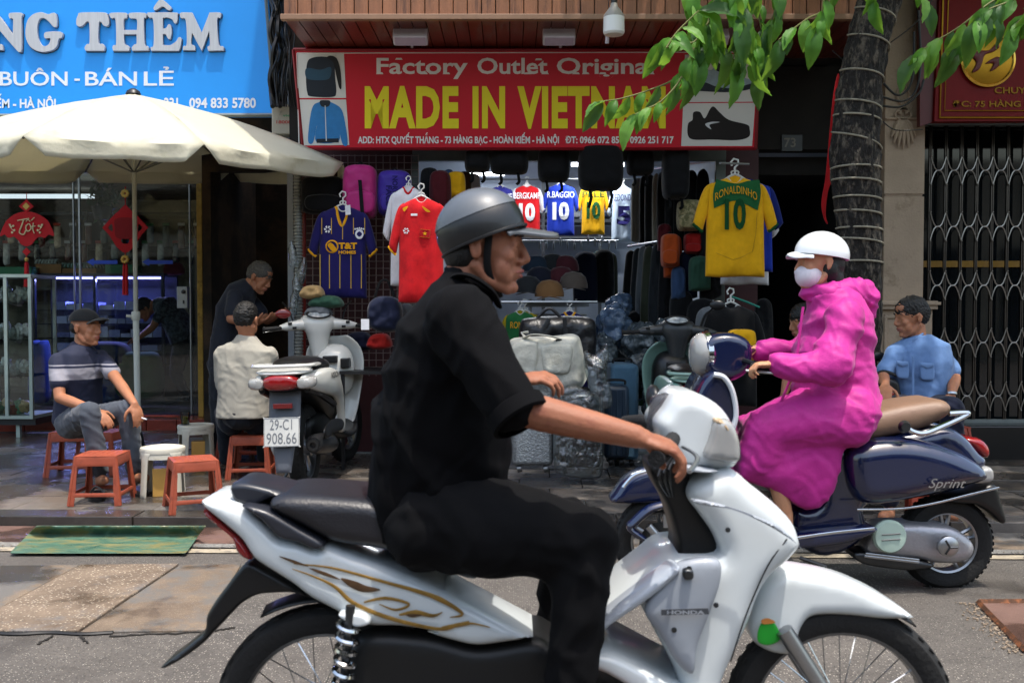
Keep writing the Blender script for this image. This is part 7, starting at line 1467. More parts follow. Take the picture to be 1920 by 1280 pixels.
for k_ in range(3): MB().tube(cr3([W(1275-k_*8, 850, 2.30), W(1255-k_*10, 880+k_*6, 2.24), W(1262-k_*4, 930, 2.30)], 5), .004, 6).build('cable', blkp, mo)
for s in (1,): # mirror stalks
    mb = MB(); mb.tube(cr3([W(1245, 820, 2.62), W(1235, 780, 2.66), W(1228, 755, 2.68)], 4), .006, 6); mb.build('mirror_stalk', blkp, mo)
    mb = MB(); mb.ell(W(1225, 745, 2.69), (.02, .055, .035)); mb.build('mirror', blkp, mo)

# ---- dark blue classic scooter ------------------------------------------------------------------
vs = thing('scooter', 'dark blue retro scooter with a tan seat ridden by the person in pink', 'scooter', V3((W(1500, 1100, 4.5).x, 4.5, 0)))
nb_ = paint('navy_paint', '0a1536', coat=1, rough=.2); vi = lambda ol: S(ol, 2.207, 1100, 700); tan = mat('tan_seat', '7d6350', rough=.45, var=.08, bump=.2, bs=220)
wheel(vs, W(1770, 1014, 4.5), .215, .11, .140, spokes=5, disc=False); wheel(vs, W(1240, 1014, 4.5), .215, .10, .142, axis=(.12, 1, 0), spokes=5)
PP('central_body', vi([(985, 310), (1150, 280), (1350, 245), (1500, 222), (1580, 262), (1640, 330), (1672, 375), (1600, 470), (1400, 520), (1180, 545), (1170, 620), (1190, 660), (1100, 735), (1000, 765), (930, 745), (870, 690), (850, 640), (870, 560), (960, 540), (985, 430)]), 4.36, .28, nb_, vs, bulge=.06, roll=26, step=9, back='mirror')
PP('side_cowl', vi([(1092, 400), (1100, 330), (1150, 290), (1290, 274), (1420, 285), (1550, 325), (1640, 375), (1685, 420), (1672, 455), (1560, 485), (1420, 520), (1290, 545), (1180, 552), (1120, 510)]), 4.27, .10, nb_, vs, bulge=.09, roll=34, step=7, back='flat')
cow = lambda u, v, o=0: V3((W(u, v, 4.27).x, 4.27-.118-o, W(u, v, 4.27).z))
mb = MB(); word(mb, 'Sprint', lambda u, v, o: V3((W(u, v, 4.22).x, 4.245-o, W(u, v, 4.22).z)), 1745, 1812, 899, 916, bold=.0, shear=8); mb.build('script_badge', chr_, vs, smooth=False)
line('chrome_trim', vi([(1100, 552), (1280, 548), (1420, 525), (1560, 490), (1680, 462)]), .004, chr_, vs, f=lambda u, v, q=0: V3((W(u, v, 4.3).x, 4.24-q, W(u, v, 4.3).z)))
PP('rear_mudguard', vi([(1490, 520), (1600, 490), (1692, 460), (1720, 530), (1742, 608), (1722, 622), (1680, 580), (1620, 545), (1560, 540)]), 4.40, .18, blkp, vs, bulge=.02, roll=10, step=6, back='mirror')
PP('tail_light', vi([(1565, 272), (1620, 268), (1655, 285), (1676, 320), (1668, 350), (1640, 345), (1600, 310)]), 4.42, .12, redl, vs, bulge=.03, roll=10, step=5, back='mirror')
PP('turn_signal', vi([(1608, 440), (1640, 396), (1680, 390), (1694, 420), (1682, 450), (1620, 460)]), 4.34, .05, clr, vs, bulge=.03, roll=8, step=5)
PP('seat', vi([(930, 330), (1000, 280), (1060, 240), (1180, 170), (1300, 136), (1440, 114), (1498, 116), (1524, 145), (1500, 185), (1400, 232), (1250, 268), (1100, 300), (1000, 330)]), 4.37, .22, tan, vs, bulge=.06, roll=22, step=7, back='mirror')
for DD in (4.33, 4.67): mb = MB(); mb.tube(cr3([V3((p.x, DD, p.z)) for p in (W(*vi([q])[0], 4.33) for q in ((1320, 218), (1350, 240), (1400, 246), (1480, 215), (1565, 175), (1572, 162), (1500, 165)))], 5), .013, 8); mb.build('grab_rail', chr_, vs)
mb = MB(); mb.lathe([(.02, 0), (.028, .01), (.02, .03)], W(1694, 799, 4.3), (0, -1, 0), 14); mb.build('rail_bolt', steel, vs)
PP('floorboard', vi([(640, 700), (760, 690), (860, 672), (1000, 655), (1190, 640), (1185, 665), (1080, 700), (900, 725), (700, 740), (640, 730)]), 4.28, .42, nb_, vs, bulge=.012, roll=8, step=8, back='mirror')
line('floor_trim', vi([(640, 718), (860, 682), (1000, 660), (1190, 640)]), .006, chr_, vs, f=lambda u, v, q=0: V3((W(u, v, 4.26).x, 4.255-q, W(u, v, 4.26).z)))
PP('transmission_case', vi([(1160, 745), (1200, 640), (1300, 622), (1480, 632), (1560, 660), (1612, 712), (1602, 765), (1540, 790), (1440, 788), (1370, 772), (1250, 765)]), 4.38, .10, mat('cast_case', 'a3a3a8', rough=.4, metal=.6, var=.1, bump=.2, bs=60), vs, bulge=.04, roll=18, step=6)
PP('case_base', vi([(1110, 745), (1180, 745), (1380, 775), (1440, 800), (1340, 815), (1200, 800), (1130, 780)]), 4.37, .14, steel, vs, bulge=.01, roll=8, step=6)
for k_, (x0, y0, x1, y1) in enumerate(((1150, 742, 1370, 768), (1145, 752, 1370, 778))): line('case_fin', vi([(x0, y0), ((x0+x1)/2, (y0+y1)/2), (x1, y1)]), .005, alu, vs, f=lambda u, v, q=0: V3((W(u, v, 4.35).x, 4.335-q, W(u, v, 4.35).z)))
c_ = W(*vi([(1247, 670)])[0], 4.35); mb = MB(); mb.lathe([(.072, 0), (.074, .02), (.066, .032), (.03, .036), (.002, .036)], c_, (0, -1, 0), 30); fc = mb.build('fan_cover', plastic('pale_green_cover', 'a3b8ac', rough=.35), vs)
for k_ in (-1, 1): mb = MB(); mb.tube([c_+V3((-.04, -.037, k_*.012)), c_+V3((.04, -.037, k_*.012+.005))], .003, 5); mb.build('cover_groove', steel, fc)
c_ = W(*vi([(1490, 712)])[0], 4.34); mb = MB(); mb.lathe([(.045, 0), (.045, .02), (.03, .03), (.002, .032)], c_, (0, -1, 0), 26); cc = mb.build('clutch_cover', alu, vs)
for k_ in range(3): a = k_*2.1; mb = MB(); mb.tube([c_+V3((0, -.033, 0)), c_+V3((.035*math.cos(a), -.03, .035*math.sin(a)))], .005, 5); mb.build('cover_rib', steel, cc)
mb = MB(); mb.tube([W(1500, 1045, 4.3), W(1550, 1062, 4.25)], .009, 6); mb.build('kick_stand', blkp, vs)
PP('front_fender', vi([(105, 538), (125, 500), (160, 450), (215, 415), (290, 398), (380, 410), (440, 450), (470, 545), (440, 545), (300, 542), (200, 542)]), 4.43, .12, nb_, vs, bulge=.03, roll=16, step=6, back='mirror')
mb = MB(); mb.tube(cr3([W(*vi([q])[0], 4.40) for q in ((150, 470), (200, 418), (290, 396), (350, 402))], 4), .008, 6); mb.build('fender_crest', chr_, vs)
mb = MB(); mb.tube(cr3([W(*vi([q])[0], 4.40) for q in ((330, 540), (260, 560), (200, 610), (180, 640), (250, 690))], 5), [.03, .035, .03, .022], 10, flat=.6); mb.build('fork_arm', nb_, vs)
mb = MB(); mb.tube([W(1215, 985, 4.38), W(1240, 1014, 4.38)], .02, 10); mb.box(W(1262, 975, 4.4), (.09, .03, .06)); mb.build('brake_caliper', alu, vs)
PP('leg_shield', [(1335, 700), (1358, 705), (1378, 735), (1384, 790), (1366, 850), (1362, 900), (1385, 960), (1430, 1000), (1480, 1020), (1470, 1035), (1400, 1020), (1345, 975), (1320, 910), (1310, 850), (1300, 790), (1312, 735)], 4.32, .36, nb_, vs, bulge=.02, roll=10, step=7, back='mirror')
mb = MB(); mb.tube(cr3([W(u, v, 4.31) for u, v in ((1338, 702), (1358, 708), (1374, 735), (1380, 780), (1368, 820))], 6), .012, 8); mb.build('shield_edge', paint('edge_white', 'c9cdd2'), vs)
PP('shield_front', [(1262, 830), (1290, 775), (1316, 730), (1345, 700), (1352, 740), (1345, 800), (1330, 860), (1290, 900)], 4.40, .22, nb_, vs, bulge=.03, roll=12, step=7, back='mirror')
PP('headset', [(1318, 648), (1340, 628), (1378, 625), (1408, 640), (1414, 668), (1404, 700), (1372, 716), (1336, 708), (1318, 684)], 4.40, .16, nb_, vs, bulge=.05, roll=16, step=5, back='mirror')
mb = MB(); c_ = W(1330, 664, 4.5); mb.lathe([(.085, 0), (.10, .015), (.095, .05), (.075, .075), (.04, .085), (.002, .088)], c_, (-1, -.15, 0), 28); hl = mb.build('headlight', clr, vs); mb = MB(); mb.lathe([(.098, .0), (.108, .015), (.102, .035), (.09, .04)], c_, (-1, -.15, 0), 28, caps=False); mb.build('headlight_ring', chr_, hl)
for y, x, z in ((4.24, 1438, 690), (4.78, 1420, 655)): k_ = W(x, z, y); mb = MB(); mb.tube([k_+V3((-.06, .03 if y < 4.5 else -.03, .005)), k_+V3((.03, -.02 if y < 4.5 else .02, 0))], .017, 10); mb.build('grip', MATS['grip_rubber'], vs); mb = MB(); mb.tube([k_+V3((-.09, 0, -.01)), k_+V3((.02, -.03, -.02))], .006, 6); mb.build('brake_lever', alu, vs); mb = MB(); mb.tube([W(1372, 668, 4.5), k_], .012, 8); mb.build('handlebar', blkp, vs)

# ---- parked scooters seen from behind --------------------------------------------------------------
def parked(lab, body, inner, plate, loc, rz, lean, hx=-.06, steer=.35, sc_=1.0, word_=None, seatm=blkp, headm=None):
    headm = headm or body
    t = thing('parked_scooter', lab, 'scooter', (0, 0, 0), 'scooters parked on the pavement')
    wheel(t, (0, 0, .275), .275, .095, .19, axis=(1, 0, 0), spokes=5, hubr=.05, disc=False); wheel(t, (.0, 1.24, .275), .275, .085, .19, axis=(1, -.2, 0), spokes=5, hubr=.04)
    def L(nm, secs, m, seg=18, sq=.75, par=t, mods=(), bev=0):         # loft through (y, z, half width, half height, x)
        rings = []
        for (y, z, a, b, x) in secs: rings.append([V3((x+a*math.copysign(abs(math.cos(q))**sq, math.cos(q)), y, z+b*math.copysign(abs(math.sin(q))**sq, math.sin(q)))) for q in [2*PI*k/seg for k in range(seg)]])
        return MB().loft(rings).build(nm, m, par, mods=[('SUBSURF', dict(levels=1, render_levels=1))] if not mods else mods, angle=60)
    for s in (-1, 1):                                                    # side panels sweep from the tail down to the floor
        f = lambda u, v, o: V3((s*(.122+.045*math.sin(min(1, max(0, (u+.5)/1.0))*PI)+o), u, v))
        mb = MB(); mb.pillow([(-.50, .73), (-.40, .755), (-.10, .765), (.15, .74), (.34, .66), (.47, .50), (.54, .34), (.53, .30), (.44, .33), (.36, .46), (.22, .55), (-.05, .60), (-.30, .64), (-.47, .68)], f, bulge=.03, roll=.08, th=.02, step=.03); sp2 = mb.build('side_panel', body, t, angle=60)
        if word_ and s == 1:
            mb = MB(); word(mb, word_, lambda u, v, o: V3((.19, u, v)), -.10, .08, .735, .70, bold=.02) if 0 else word(mb, word_, lambda u, v, o: f(u, v, .042), -.12, .10, .735, .700, bold=.03); mb.build('lettering', blkp, sp2, smooth=False)
        MB().tube([(s*.13, -.42, .66), (s*.15, -.2, .62), (s*.15, .2, .52)], .02, 6).build('under_panel', blkp, t)
    L('tail_body', [(-.50, .70, .06, .02, 0), (-.44, .70, .13, .05, 0), (-.25, .68, .145, .08, 0), (.05, .64, .15, .10, 0), (.35, .55, .14, .14, 0), (.5, .42, .12, .12, 0)], blkp)
    L('seat', [(-.36, .775, .05, .02, 0), (-.30, .79, .12, .04, 0), (-.05, .80, .14, .05, 0), (.15, .775, .14, .045, 0), (.36, .76, .10, .04, 0), (.46, .73, .04, .03, 0)], seatm)
    L('tail_light', [(-.545, .708, .05, .03, 0), (-.53, .708, .098, .044, 0), (-.48, .708, .11, .050, 0), (-.44, .71, .11, .04, 0)], redl)
    for s in (-1, 1): L('turn_signal', [(-.528, .700, .03, .028, s*.125), (-.50, .702, .055, .034, s*.14), (-.42, .71, .05, .035, s*.15), (-.36, .71, .02, .02, s*.14)], clr)
    L('tail_cap', [(-.53, .757, .05, .006, 0), (-.50, .76, .14, .014, 0), (-.40, .768, .17, .016, 0), (-.30, .775, .15, .012, 0)], body)
    mb = MB(); mb.tube(cr3([V3(q) for q in ((-.13, -.10, .79), (-.16, -.35, .80), (-.15, -.47, .80), (0, -.52, .80), (.15, -.47, .80), (.16, -.35, .80), (.13, -.10, .79))], 5), .014, 8, flat=.8); mb.build('grab_rail', body, t)
    fg = plastic('flap_grey', '4c5058', rough=.5)
    mb = MB(); mb.pillow([(-.09, .66, 1), (.09, .66, 1), (.09, .42, 1), (.07, .40), (.042, .20, 1), (-.042, .20, 1), (-.07, .40), (-.09, .42, 1)], lambda u, v, o: V3((u, -.40-(.66-v)*.22-o, v)), bulge=.012, roll=.03, th=.012, step=.03); mf = mb.build('mudflap', fg, t)
    if plate:
        mb = MB(); mb.pillow([(-.10, .36), (-.10, .505), (-.092, .512), (.092, .512), (.10, .505), (.10, .36), (.092, .352), (-.092, .352)], lambda u, v, o: V3((u, -.505-(.51-v)*.12-o, v)), bulge=0, th=.004, step=.05, n=2); pl = mb.build('number_plate', mat('plate_white', 'c4c4bf', rough=.4), t)
        pfn = lambda u, v, o=0: V3((u, -.5085-(.51-v)*.12, v)); pg = mat('plate_grey', '6e7175', rough=.5)
        mb = MB(); word(mb, '29-C1', pfn, -.066, .060, .502, .446, bold=.0); mb.build('plate_lettering', pg, pl, smooth=False); mb = MB(); word(mb, '908.66', pfn, -.085, .085, .428, .368, bold=.0); mb.build('plate_lettering', pg, pl, smooth=False)
        mb = MB(); mb.tube([V3((x, -.507-(.51-z)*.12, z)) for x, z in ((-.097, .355), (.097, .355), (.097, .509), (-.097, .509))], .0018, 4, closed=True); mb.build('plate_border', pg, pl)
        MB().box((0, -.468, .575), (.11, .02, .03)).build('rear_reflector', redl, t, smooth=False, bevel=.004)
    L('engine', [(-.10, .30, .03, .04, -.10), (-.06, .30, .055, .08, -.11), (.25, .32, .06, .09, -.10), (.42, .33, .05, .07, -.09), (.5, .34, .02, .03, -.08)], mat('engine_cover', '8e8f90', rough=.4, metal=.5))
    mb = MB(); mb.lathe([(.06, -.02), (.085, 0), (.085, .03), (.05, .05)], (-.145, .0, .30), (-1, 0, 0), 22); mb.build('drive_cover', plastic('cover_white', 'aeb0ae'), t)
    L('engine_block', [(.0, .38, .04, .05, 0), (.1, .40, .09, .10, 0), (.45, .36, .10, .10, 0), (.6, .32, .05, .05, 0)], plastic('engine_black', '0c0d0e'))
    mb = MB(); mb.tube([(.135, -.33, .33), (.135, -.28, .33), (.135, .0, .30), (.12, .2, .27), (.08, .4, .24)], [.045, .06, .066, .05, .02], 16); mb.build('muffler', plastic('muffler_black', '1c1d1f', rough=.4), t); mb = MB(); mb.lathe([(.018, 0), (.034, 0), (.034, .02), (.018, .02), (.018, 0)], (.135, -.352, .332), (0, 1, 0), 18, caps=False); mb.build('muffler_tip', steel, t)
    mb = MB(); mb.pillow([(-.30, .42), (-.1, .45), (.2, .42), (.2, .36), (-.1, .37), (-.28, .36)], lambda u, v, o: V3((.195+o, u, v)), bulge=.01, th=.008, step=.03); mb.build('heat_shield', blkp, t)
    L('floor', [(.42, .33, .13, .04, 0), (.60, .27, .17, .035, 0), (.85, .27, .18, .035, 0), (.98, .33, .16, .05, 0)], blkp)
    # leg shield: curved sheet with edges swept back
    rows_ = []
    for z, hw_2, y0 in ((.26, .11, .98), (.34, .15, 1.0), (.45, .175, 1.02), (.58, .195, 1.05), (.70, .215, 1.06), (.80, .215, 1.05), (.88, .18, 1.03), (.94, .10, 1.01)):
        rows_.append([V3((hw_2*q, y0-.075*q*q, z+.01*q*q)) for q in np.linspace(-1, 1, 15)])
    MB().loft(rows_, closed=False).build('leg_shield', body, t, mods=[('SOLIDIFY', dict(thickness=.018)), ('SUBSURF', dict(levels=1, render_levels=1))])
    L('inner_panel', [(.83, .70, .06, .10, 0), (.88, .70, .13, .15, 0), (.95, .70, .15, .19, 0), (1.0, .68, .14, .20, 0)], inner)
    for a, b, c, d in ((-.05, .05, .80, .83), (.07, .13, .76, .81)): MB().mm((a, .80 if a < 0 else .815, c-.05), (b, .90, d-.03)).build('pocket', plastic('pocket_black', '0a0a0b'), t, smooth=False, bevel=.008)
    L('front_nose', [(1.0, .66, .14, .20, 0), (1.10, .62, .11, .16, 0), (1.17, .58, .05, .08, 0)], body); L('front_fender', [(.98, .48, .03, .02, 0), (1.05, .55, .06, .03, 0), (1.24, .57, .06, .03, 0), (1.42, .50, .05, .03, 0), (1.52, .42, .02, .02, 0)], body)
    # steering head, turned
    h = MB(); Rz = Matrix.Rotation(steer, 3, 'Z'); O = V3((hx, .93, .96)); q = lambda x, y, z: O+Rz @ V3((x, y, z))
    def LH(nm, secs, m, seg=18, sq=.8):
        rings = []
        for (x, y, z, a, b) in secs: rings.append([q(x, y+a*math.cos(k), z+b*math.sin(k)) for k in [2*PI*i/seg for i in range(seg)]])
        return MB().loft(rings).build(nm, m, t, angle=60)
    rings = []
    for (z, a, b, y) in ((-.16, .05, .05, .02), (-.08, .065, .06, .01), (0, .085, .075, 0), (.06, .125, .09, -.01), (.105, .12, .095, 0), (.125, .095, .075, .01), (.13, .05, .04, .01)): rings.append([q(a*math.copysign(abs(math.cos(k))**.8, math.cos(k)), y+b*math.sin(k)+z*.15, z) for k in [2*PI*i/20 for i in range(20)]])
    MB().loft(rings).build('steering_cover', headm, t, angle=70)
    LH('handlebar_cover', [(-.27, -.035, .045, .012, .016), (-.22, -.03, .05, .032, .030), (-.12, -.01, .06, .045, .04), (0, 0, .065, .05, .045), (.12, -.01, .06, .045, .04), (.22, -.03, .05, .032, .030), (.27, -.035, .045, .012, .016)], headm)
    Rm = Rz @ Matrix.Rotation(-.45, 3, 'X'); c0 = q(0, -.045, .128); mb = MB(); mb.ell(c0, (.075, .048, .012), Rm.inverted() if 0 else Rz @ Matrix.Rotation(.5, 3, 'X'), 24, 10); ms_ = mb.build('meter', mat('meter_glass', '8f969a', rough=.08, var=.5, ns=40, coat=1), t)
    mb = MB(); mb.tube([c0+(Rz @ Matrix.Rotation(.5, 3, 'X')) @ V3((.082*math.cos(k), .055*math.sin(k), .004)) for k in np.linspace(0, 2*PI, 25)[:-1]], .006, 6, closed=True); mb.build('meter_ring', blkp, ms_)
    for s in (-1, 1):
        mb = MB(); mb.tube([q(s*.24, -.035, .045), q(s*.37, -.055, .035)], [.014, .017], 10); mb.lathe([(.02, 0), (.022, .008), (.016, .014)], q(s*.37, -.055, .035), Rz @ V3((s, -.1, 0)), 12); mb.build('grip', MATS['grip_rubber'], t)
        mb = MB(); mb.tube([q(s*.22, .01, .03), q(s*.30, .005, .025), q(s*.38, -.01, .015)], .006, 6, flat=.6); mb.build('brake_lever', alu, t)
        for dx, dz in ((.17, .0), (.2, .03)): MB().box(q(s*dx, -.065, .05+dz-.01), (.028, .012, .018), Rz).build('switch', blkp, t, smooth=False, bevel=.003)
    for s in ((-1, 1) if plate else (1,)):
        mb = MB(); mb.tube(cr3([q(s*.17, .0, .08), q(s*.20, .02, .17), q(s*.24, .01, .22)], 4), .006, 6); ms2 = mb.build('mirror_stalk', blkp, t); c1 = q(s*.27, .01, .24) if not plate or s > 0 else q(-.24, -.02, .14)
        if plate and s > 0: c1 = None
        if c1 is not None: mb = MB(); mb.ell(c1, (.055, .014, .034), Rz, 18, 8); mb.build('mirror', mat('mirror_red', '6e1a1c', rough=.2, coat=.6) if plate else blkp, t)
    mb = MB(); mb.tube([(-.08, .35, .25), (-.24, .30, 0)], .01, 6); mb.build('side_stand', steel, t)
    t.location = loc; t.rotation_euler = (0, lean, rz); t.scale = (sc_,)*3; return t
whites = paint('scooter_white', 'c4c5c0', coat=.6, col2='b0b0aa', mix=.7, ms=6); mint = paint('scooter_mint', '6f8f84', coat=.5)
parked('parked white scooter seen from behind with its number plate', whites, whites, True, G(574, 922, SZ), -.03, -.03, sc_=1.06, word_='VISION', hx=-.10)
parked('parked mint green and black scooter half hidden behind the retro scooter', mint, blkp, False, V3((X(1296, 6.0), 6.15, SZ)), -.05, .02, hx=.03, steer=-.15, sc_=1.02, headm=plastic('cluster_grey', '2c2f31'))
# black motorbike beside the man in blue: tail and rack only in view
t = thing('parked_motorbike', 'old black motorbike with a red reflector beside the man in light blue', 'motorbike', G(1650, 905, SZ)); D = 6.1
wheel(t, W(1662, 850, D), .26, .08, .2, axis=(1, -.2, 0), wire=24, disc=False)
PP('tail_frame', [(1636, 718), (1650, 708), (1682, 712), (1690, 730), (1688, 752), (1640, 752)], D-.2, .25, blkp, t, bulge=.02, roll=8, step=5); PP('tail_light', [(1643, 732), (1674, 733), (1674, 745), (1643, 745)], D-.25, .04, redl, t, bulge=.008, roll=4, step=4)
mb = MB(); mb.tube(cr3([W(1640, 712, D-.2), W(1645, 700, D-.2), W(1660, 696, D-.2), W(1682, 704, D-.2)], 5), .009, 6); mb.tube([W(1650, 700, D-.2), W(1652, 672, D), W(1644, 664, D)], .007, 6); mb.build('rack', steel, t); mb = MB(); mb.ell(W(1646, 668, D), (.05, .015, .03)); mb.build('mirror', blkp, t)
coil(t, W(1655, 760, D-.1), W(1650, 850, D-.1), .03, 7, .006, chr_); PP('rear_mudguard', [(1642, 755), (1684, 755), (1682, 840), (1660, 850), (1644, 840)], D-.26, .03, blkp, t, bulge=.02, roll=8, step=6)
PP('engine_block', [(1625, 790), (1690, 780), (1700, 860), (1640, 880)], D+.1, .4, steel, t, bulge=.04, roll=14, step=9)

# ================================================================== STREET TREE
bark = mat('tree_bark', '1c1815', rough=.9, var=.5, ns=14, bump=1.0, bs=30, bd=.06, stretch=(1, 1, .45), col2='5e554a', mix=.56, ms=24)
tr = thing('street_tree', 'dark barked street tree wrapped in cord, its leafy branches hanging over the sign', 'tree', G(1608, 950, SZ)); TD = 6.25
tp = [(1616, 960, 44), (1612, 900, 40), (1611, 820, 38), (1611, 700, 37), (1613, 560, 37), (1613, 460, 39), (1608, 380, 41), (1604, 300, 44), (1606, 230, 42), (1614, 150, 39), (1632, 60, 38), (1656, -20, 40), (1680, -120, 36), (1700, -260, 30)]
path = cr3([W(a, b, TD) for a, b, c in tp], 12); rad = []
for i in range(len(path)): q = i/12; j = min(int(q), len(tp)-2); rad.append((tp[j][2]+(tp[j+1][2]-tp[j][2])*(q-j))/F*TD)
mb = MB(); seg = 40; rings = []
for i, (p, r) in enumerate(zip(path, rad)): rings.append([p+V3((math.cos(2*PI*k/seg), math.sin(2*PI*k/seg), 0))*r*(1+.14*noise.noise(V3((math.cos(2*PI*k/seg)*2.2, math.sin(2*PI*k/seg)*2.2, p.z*3)))+.12*noise.noise(V3((k*1.3, p.z*12, 2)))) for k in range(seg)])
mb.loft(rings); mb.build('trunk', bark, tr, angle=180)
cord = mat('pale_cord', '8c8574', rough=.7, var=.35, ns=30)
cw = thing('light_cord', 'pale cord of lights wound in slanting turns round the tree trunk', 'cord', W(1608, 560, TD)); mb = None
def trunk_at(py):
    for a, b in zip(tp, tp[1:]):
        if b[1] <= py <= a[1]: t_ = (a[1]-py)/(a[1]-b[1]); return a[0]+(b[0]-a[0])*t_, (a[2]+(b[2]-a[2])*t_)
for (yl, yr) in ((15, 50), (66, 98), (132, 156), (188, 214), (216, 235), (248, 288), (316, 320), (337, 349), (370, 379), (395, 408), (428, 435), (446, 462), (490, 496)):
    pts = []
    for q in np.linspace(-.05, 1.05, 16):
        py = yl+(yr-yl)*q; cx, hw_ = trunk_at(py); a = PI*(1-q); c_ = W(cx, py, TD); r = hw_/F*TD+.006; pts.append(c_+V3((r*math.cos(a), -r*math.sin(a), .01*math.sin(a))))
    mb = MB(); mb.tube(pts, .0065, 6); mb.build('cord_turn', cord, cw)
fl = MB(); fl.pillow([(1570, 140), (1574, 150), (1570, 200), (1562, 240), (1560, 330), (1552, 360), (1548, 400), (1552, 420), (1545, 410), (1540, 380), (1548, 330), (1556, 240), (1562, 180)], fnD(6.6), bulge=.01, th=.004, step=8); tag(fl.build('red_flag', cloth('flag_red', 'a8141a')), 'narrow furled red flag hanging left of the tree trunk', 'flag')
for i, pts in enumerate(([(1655, 155), (1680, 178), (1700, 170), (1712, 140), (1714, 60)], [(1650, 180), (1690, 190), (1716, 172), (1726, 120), (1722, 20)], [(1650, 198), (1690, 200), (1722, 176), (1732, 150)], [(1655, 228), (1680, 244), (1730, 243)], [(1560, 95), (1600, 130)], [(1670, 80), (1720, 40), (1760, -20)])):
    tag(MB().tube(cr3([W(a, b, 6.9 if i < 4 else 6.4) for a, b in pts], 6), .008 if i < 3 else .004, 6).build('street_cable', cbm), ['cable looping from the trunk up the pilaster, inner turn', 'cable looping up the pilaster, outer turn', 'thick short cable behind the trunk', 'thin wire along the pilaster top', 'thin wire left of the trunk', 'thin rusty wire slanting right of the trunk'][i], 'cable')
leafm = [mat('leaf_%d' % i, c, rough=.5, var=.35, ns=9, spec=.35, bump=.25, bs=40, bd=.004) for i, c in enumerate(['3c6a20', '4a7c24', '24481c', '5f8c34'])]
for m in leafm:
    b = m.node_tree.nodes['Principled BSDF']; nt = m.node_tree; tl = nt.nodes.new('ShaderNodeBsdfTranslucent'); tl.inputs[0].default_value = (.28, .50, .05, 1); mx = nt.nodes.new('ShaderNodeMixShader'); mx.inputs[0].default_value = .35
    nt.links.new(b.outputs[0], mx.inputs[1]); nt.links.new(tl.outputs[0], mx.inputs[2]); nt.links.new(mx.outputs[0], nt.nodes['Material Output'].inputs[0])
rl_ = random.Random(12)
def leaf_mesh(v):
    mb = MB(); n = 10; rings = []
    for i in range(n+1):
        t_ = i/n; w = .044*math.sin(PI*min(1, t_*1.02))**.75*(1-.25*t_)*(1 if 0 < i < n else .05)+.0008; z = .02*math.sin(t_*PI)*(1+.4*v)-.03*t_*t_*v
        rings.append([V3((s_*w, t_*.20, z+(abs(s_)*w)*.35+.004*math.sin(t_*26)*abs(s_)-.003*(1-abs(s_)))) for s_ in (-1, -.5, 0, .5, 1)])
    mb.loft(rings, closed=False); m = bpy.data.meshes.new('leaf'); m.from_pydata([tuple(p) for p in mb.v], [], mb.f); m.shade_smooth(); return m
LM = []
for v in range(3):
    for mm in leafm: me = leaf_mesh(v); me.materials.append(mm); LM.append(me)
vein = mat('leaf_vein', '8aa04a', rough=.5)
def leaf(p, d, k):
    o = bpy.data.objects.new('leaf', rl_.choice(LM)); COL.objects.link(o); o.parent = tr; d = d.normalized()
    nrm_ = V3((rl_.gauss(0, .5), -1+rl_.gauss(0, .35), .5+rl_.gauss(0, .4))); x = d.cross(nrm_).normalized(); z = x.cross(d); R = Matrix((x, d, z)).transposed().to_4x4(); o.matrix_local = Matrix.Translation(p-V3(tr['_o'])) @ R @ Matrix.Diagonal((k, k, k, 1))
twm = mat('twig', '6a6a38', rough=.7)
def spray(pts, D, n, k=1.0, w=.004, drop=.75, end=True):
    P_ = cr3([W(a, b, D+(c if len(q) > 2 else 0)) for q in pts for a, b, c in [(q[0], q[1], q[2] if len(q) > 2 else 0)]], 6)
    MB().tube(P_, [w*1.6, w*.6], 6).build('branch', twm, tr)
    for i in range(n):
        t_ = (i+.6)/n; j = min(int(t_*(len(P_)-1)), len(P_)-2); p = P_[j].lerp(P_[j+1], t_*(len(P_)-1)-j); dr = (P_[j+1]-P_[j]).normalized()
        s = 1 if i % 2 else -1; d = dr*.55+V3((s*.45*rl_.random(), rl_.uniform(-.5, .4), 0))+V3((0, 0, -drop-.3*rl_.random())); leaf(p, d, k*rl_.uniform(.5, .95))
    if end: leaf(P_[-1], (P_[-1]-P_[-3])+V3((0, 0, -.03)), k)
TDL = 4.6
spray([(1330, 60), (1290, 120), (1262, 150), (1215, 170), (1165, 185), (1130, 190)], TDL, 9, .85)
spray([(1300, 90), (1275, 150), (1240, 190), (1210, 205), (1190, 215)], TDL-.15, 7, .85)
spray([(1330, 40), (1300, 80), (1270, 70), (1240, 80)], TDL, 6, .9)
spray([(1300, -30), (1305, 30), (1300, 80), (1290, 130)], TDL+.1, 8, .95)
spray([(1360, -60), (1340, 0), (1322, 60), (1312, 100)], TDL, 8, 1.0)
spray([(1390, -60), (1395, 10), (1410, 60), (1420, 100)], TDL+.1, 9, 1.0); spray([(1410, -40), (1425, 40), (1435, 90), (1430, 130)], TDL+.2, 8, 1.0); spray([(1340, -80), (1370, -20), (1385, 40)], TDL-.1, 7, 1.0)
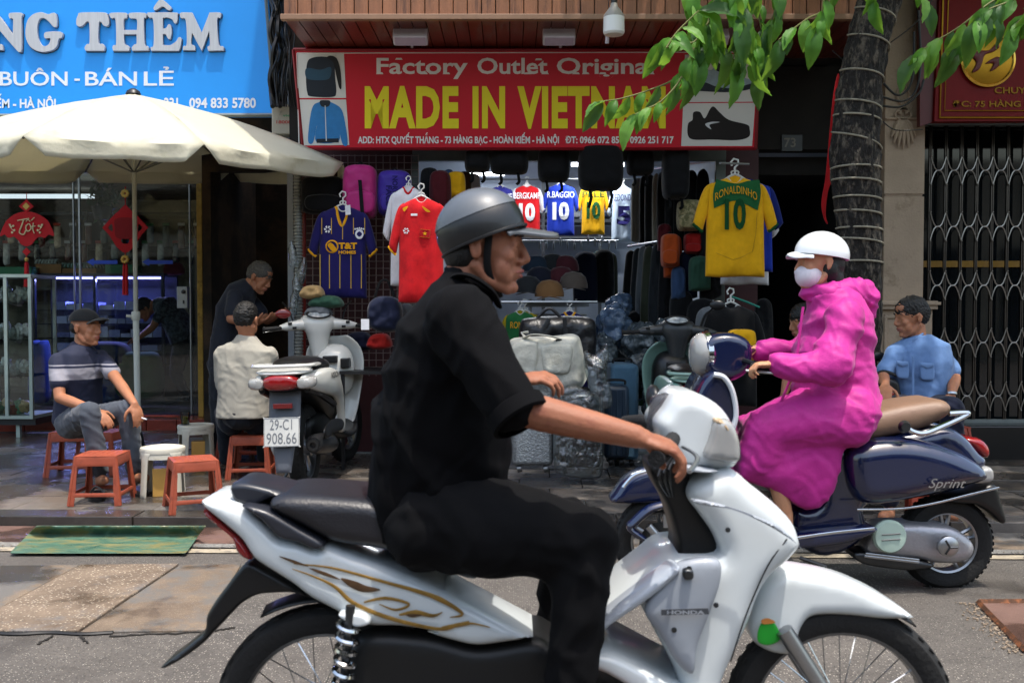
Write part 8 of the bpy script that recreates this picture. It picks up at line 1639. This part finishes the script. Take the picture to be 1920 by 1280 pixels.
spray([(1290, -60), (1300, 0), (1330, 40), (1345, 80)], TDL+.15, 9, 1.15); spray([(1440, -60), (1400, -10), (1385, 50), (1375, 110)], TDL, 8, 1.15); spray([(1450, -60), (1455, 10), (1440, 50)], TDL+.2, 6, 1.0); spray([(1250, 90), (1270, 60), (1310, 20)], TDL-.1, 6, 1.05)
spray([(1960, -60), (1930, 0), (1940, 40)], TDL+.2, 6, 1.0)
spray([(1570, -40), (1550, 15), (1515, 35), (1480, 60), (1460, 75)], TDL, 7, .95); spray([(1560, -60), (1545, 0), (1540, 30), (1530, 50)], TDL-.1, 5, .95); spray([(1640, -60), (1630, -25), (1640, 0)], TDL, 4, .8); spray([(1740, -60), (1725, -20), (1735, 5)], TDL, 4, .8)
spray([(1900, -20), (1850, 10), (1800, 50), (1750, 80), (1720, 100)], TDL, 10, 1.0); spray([(1880, 10), (1830, 50), (1790, 90)], TDL+.15, 7, 1.0); spray([(1980, -40), (1900, 0), (1850, 20), (1830, 40)], TDL-.1, 8, 1.0); spray([(1960, 20), (1925, 30), (1900, 50)], TDL, 6, .95); spray([(1830, -60), (1850, -10), (1860, 20)], TDL+.1, 6, .9)
# boughs above the picture that carry the sprays, and the crown that shades the pavement
top = W(1690, -200, TD)
for q in ((1330, -80, 4.6), (1420, -90, 4.7), (1560, -90, 4.6), (1740, -100, 4.6), (1900, -90, 4.6)):
    e_ = W(*q); MB().tube(cr3([top, top.lerp(e_, .5)+V3((0, 0, .25)), e_], 6), [.06, .012], 8).build('bough', bark, tr)
mb = MB(); rc = random.Random(77)
for i in range(9000):
    a = rc.uniform(0, 2*PI); r = 2.9*math.sqrt(rc.random()); x = 3.4+r*math.cos(a)*1.1; y = 6.1+r*math.sin(a)*.75; z = 4.2+rc.random()*2.0*(1-r/4)
    if z-CAMZ < (y)*.37: z = CAMZ+y*.37+rc.random()*.9
    if noise.noise(V3((x*.9, y*.9, z*.9))) < -.18: continue
    d = V3((rc.gauss(0, 1), rc.gauss(0, 1), rc.gauss(-.6, .6))).normalized(); p = V3((x, y, z)); s, u = frame(d); q = .15; mb.add([p, p+d*q*.5+s*q*.28, p+d*q, p+d*q*.5-s*q*.28], [(0, 1, 2, 3)])
cb = mb.build('crown_leaves', leafm[0], tr, smooth=False); cb['kind'] = 'stuff'
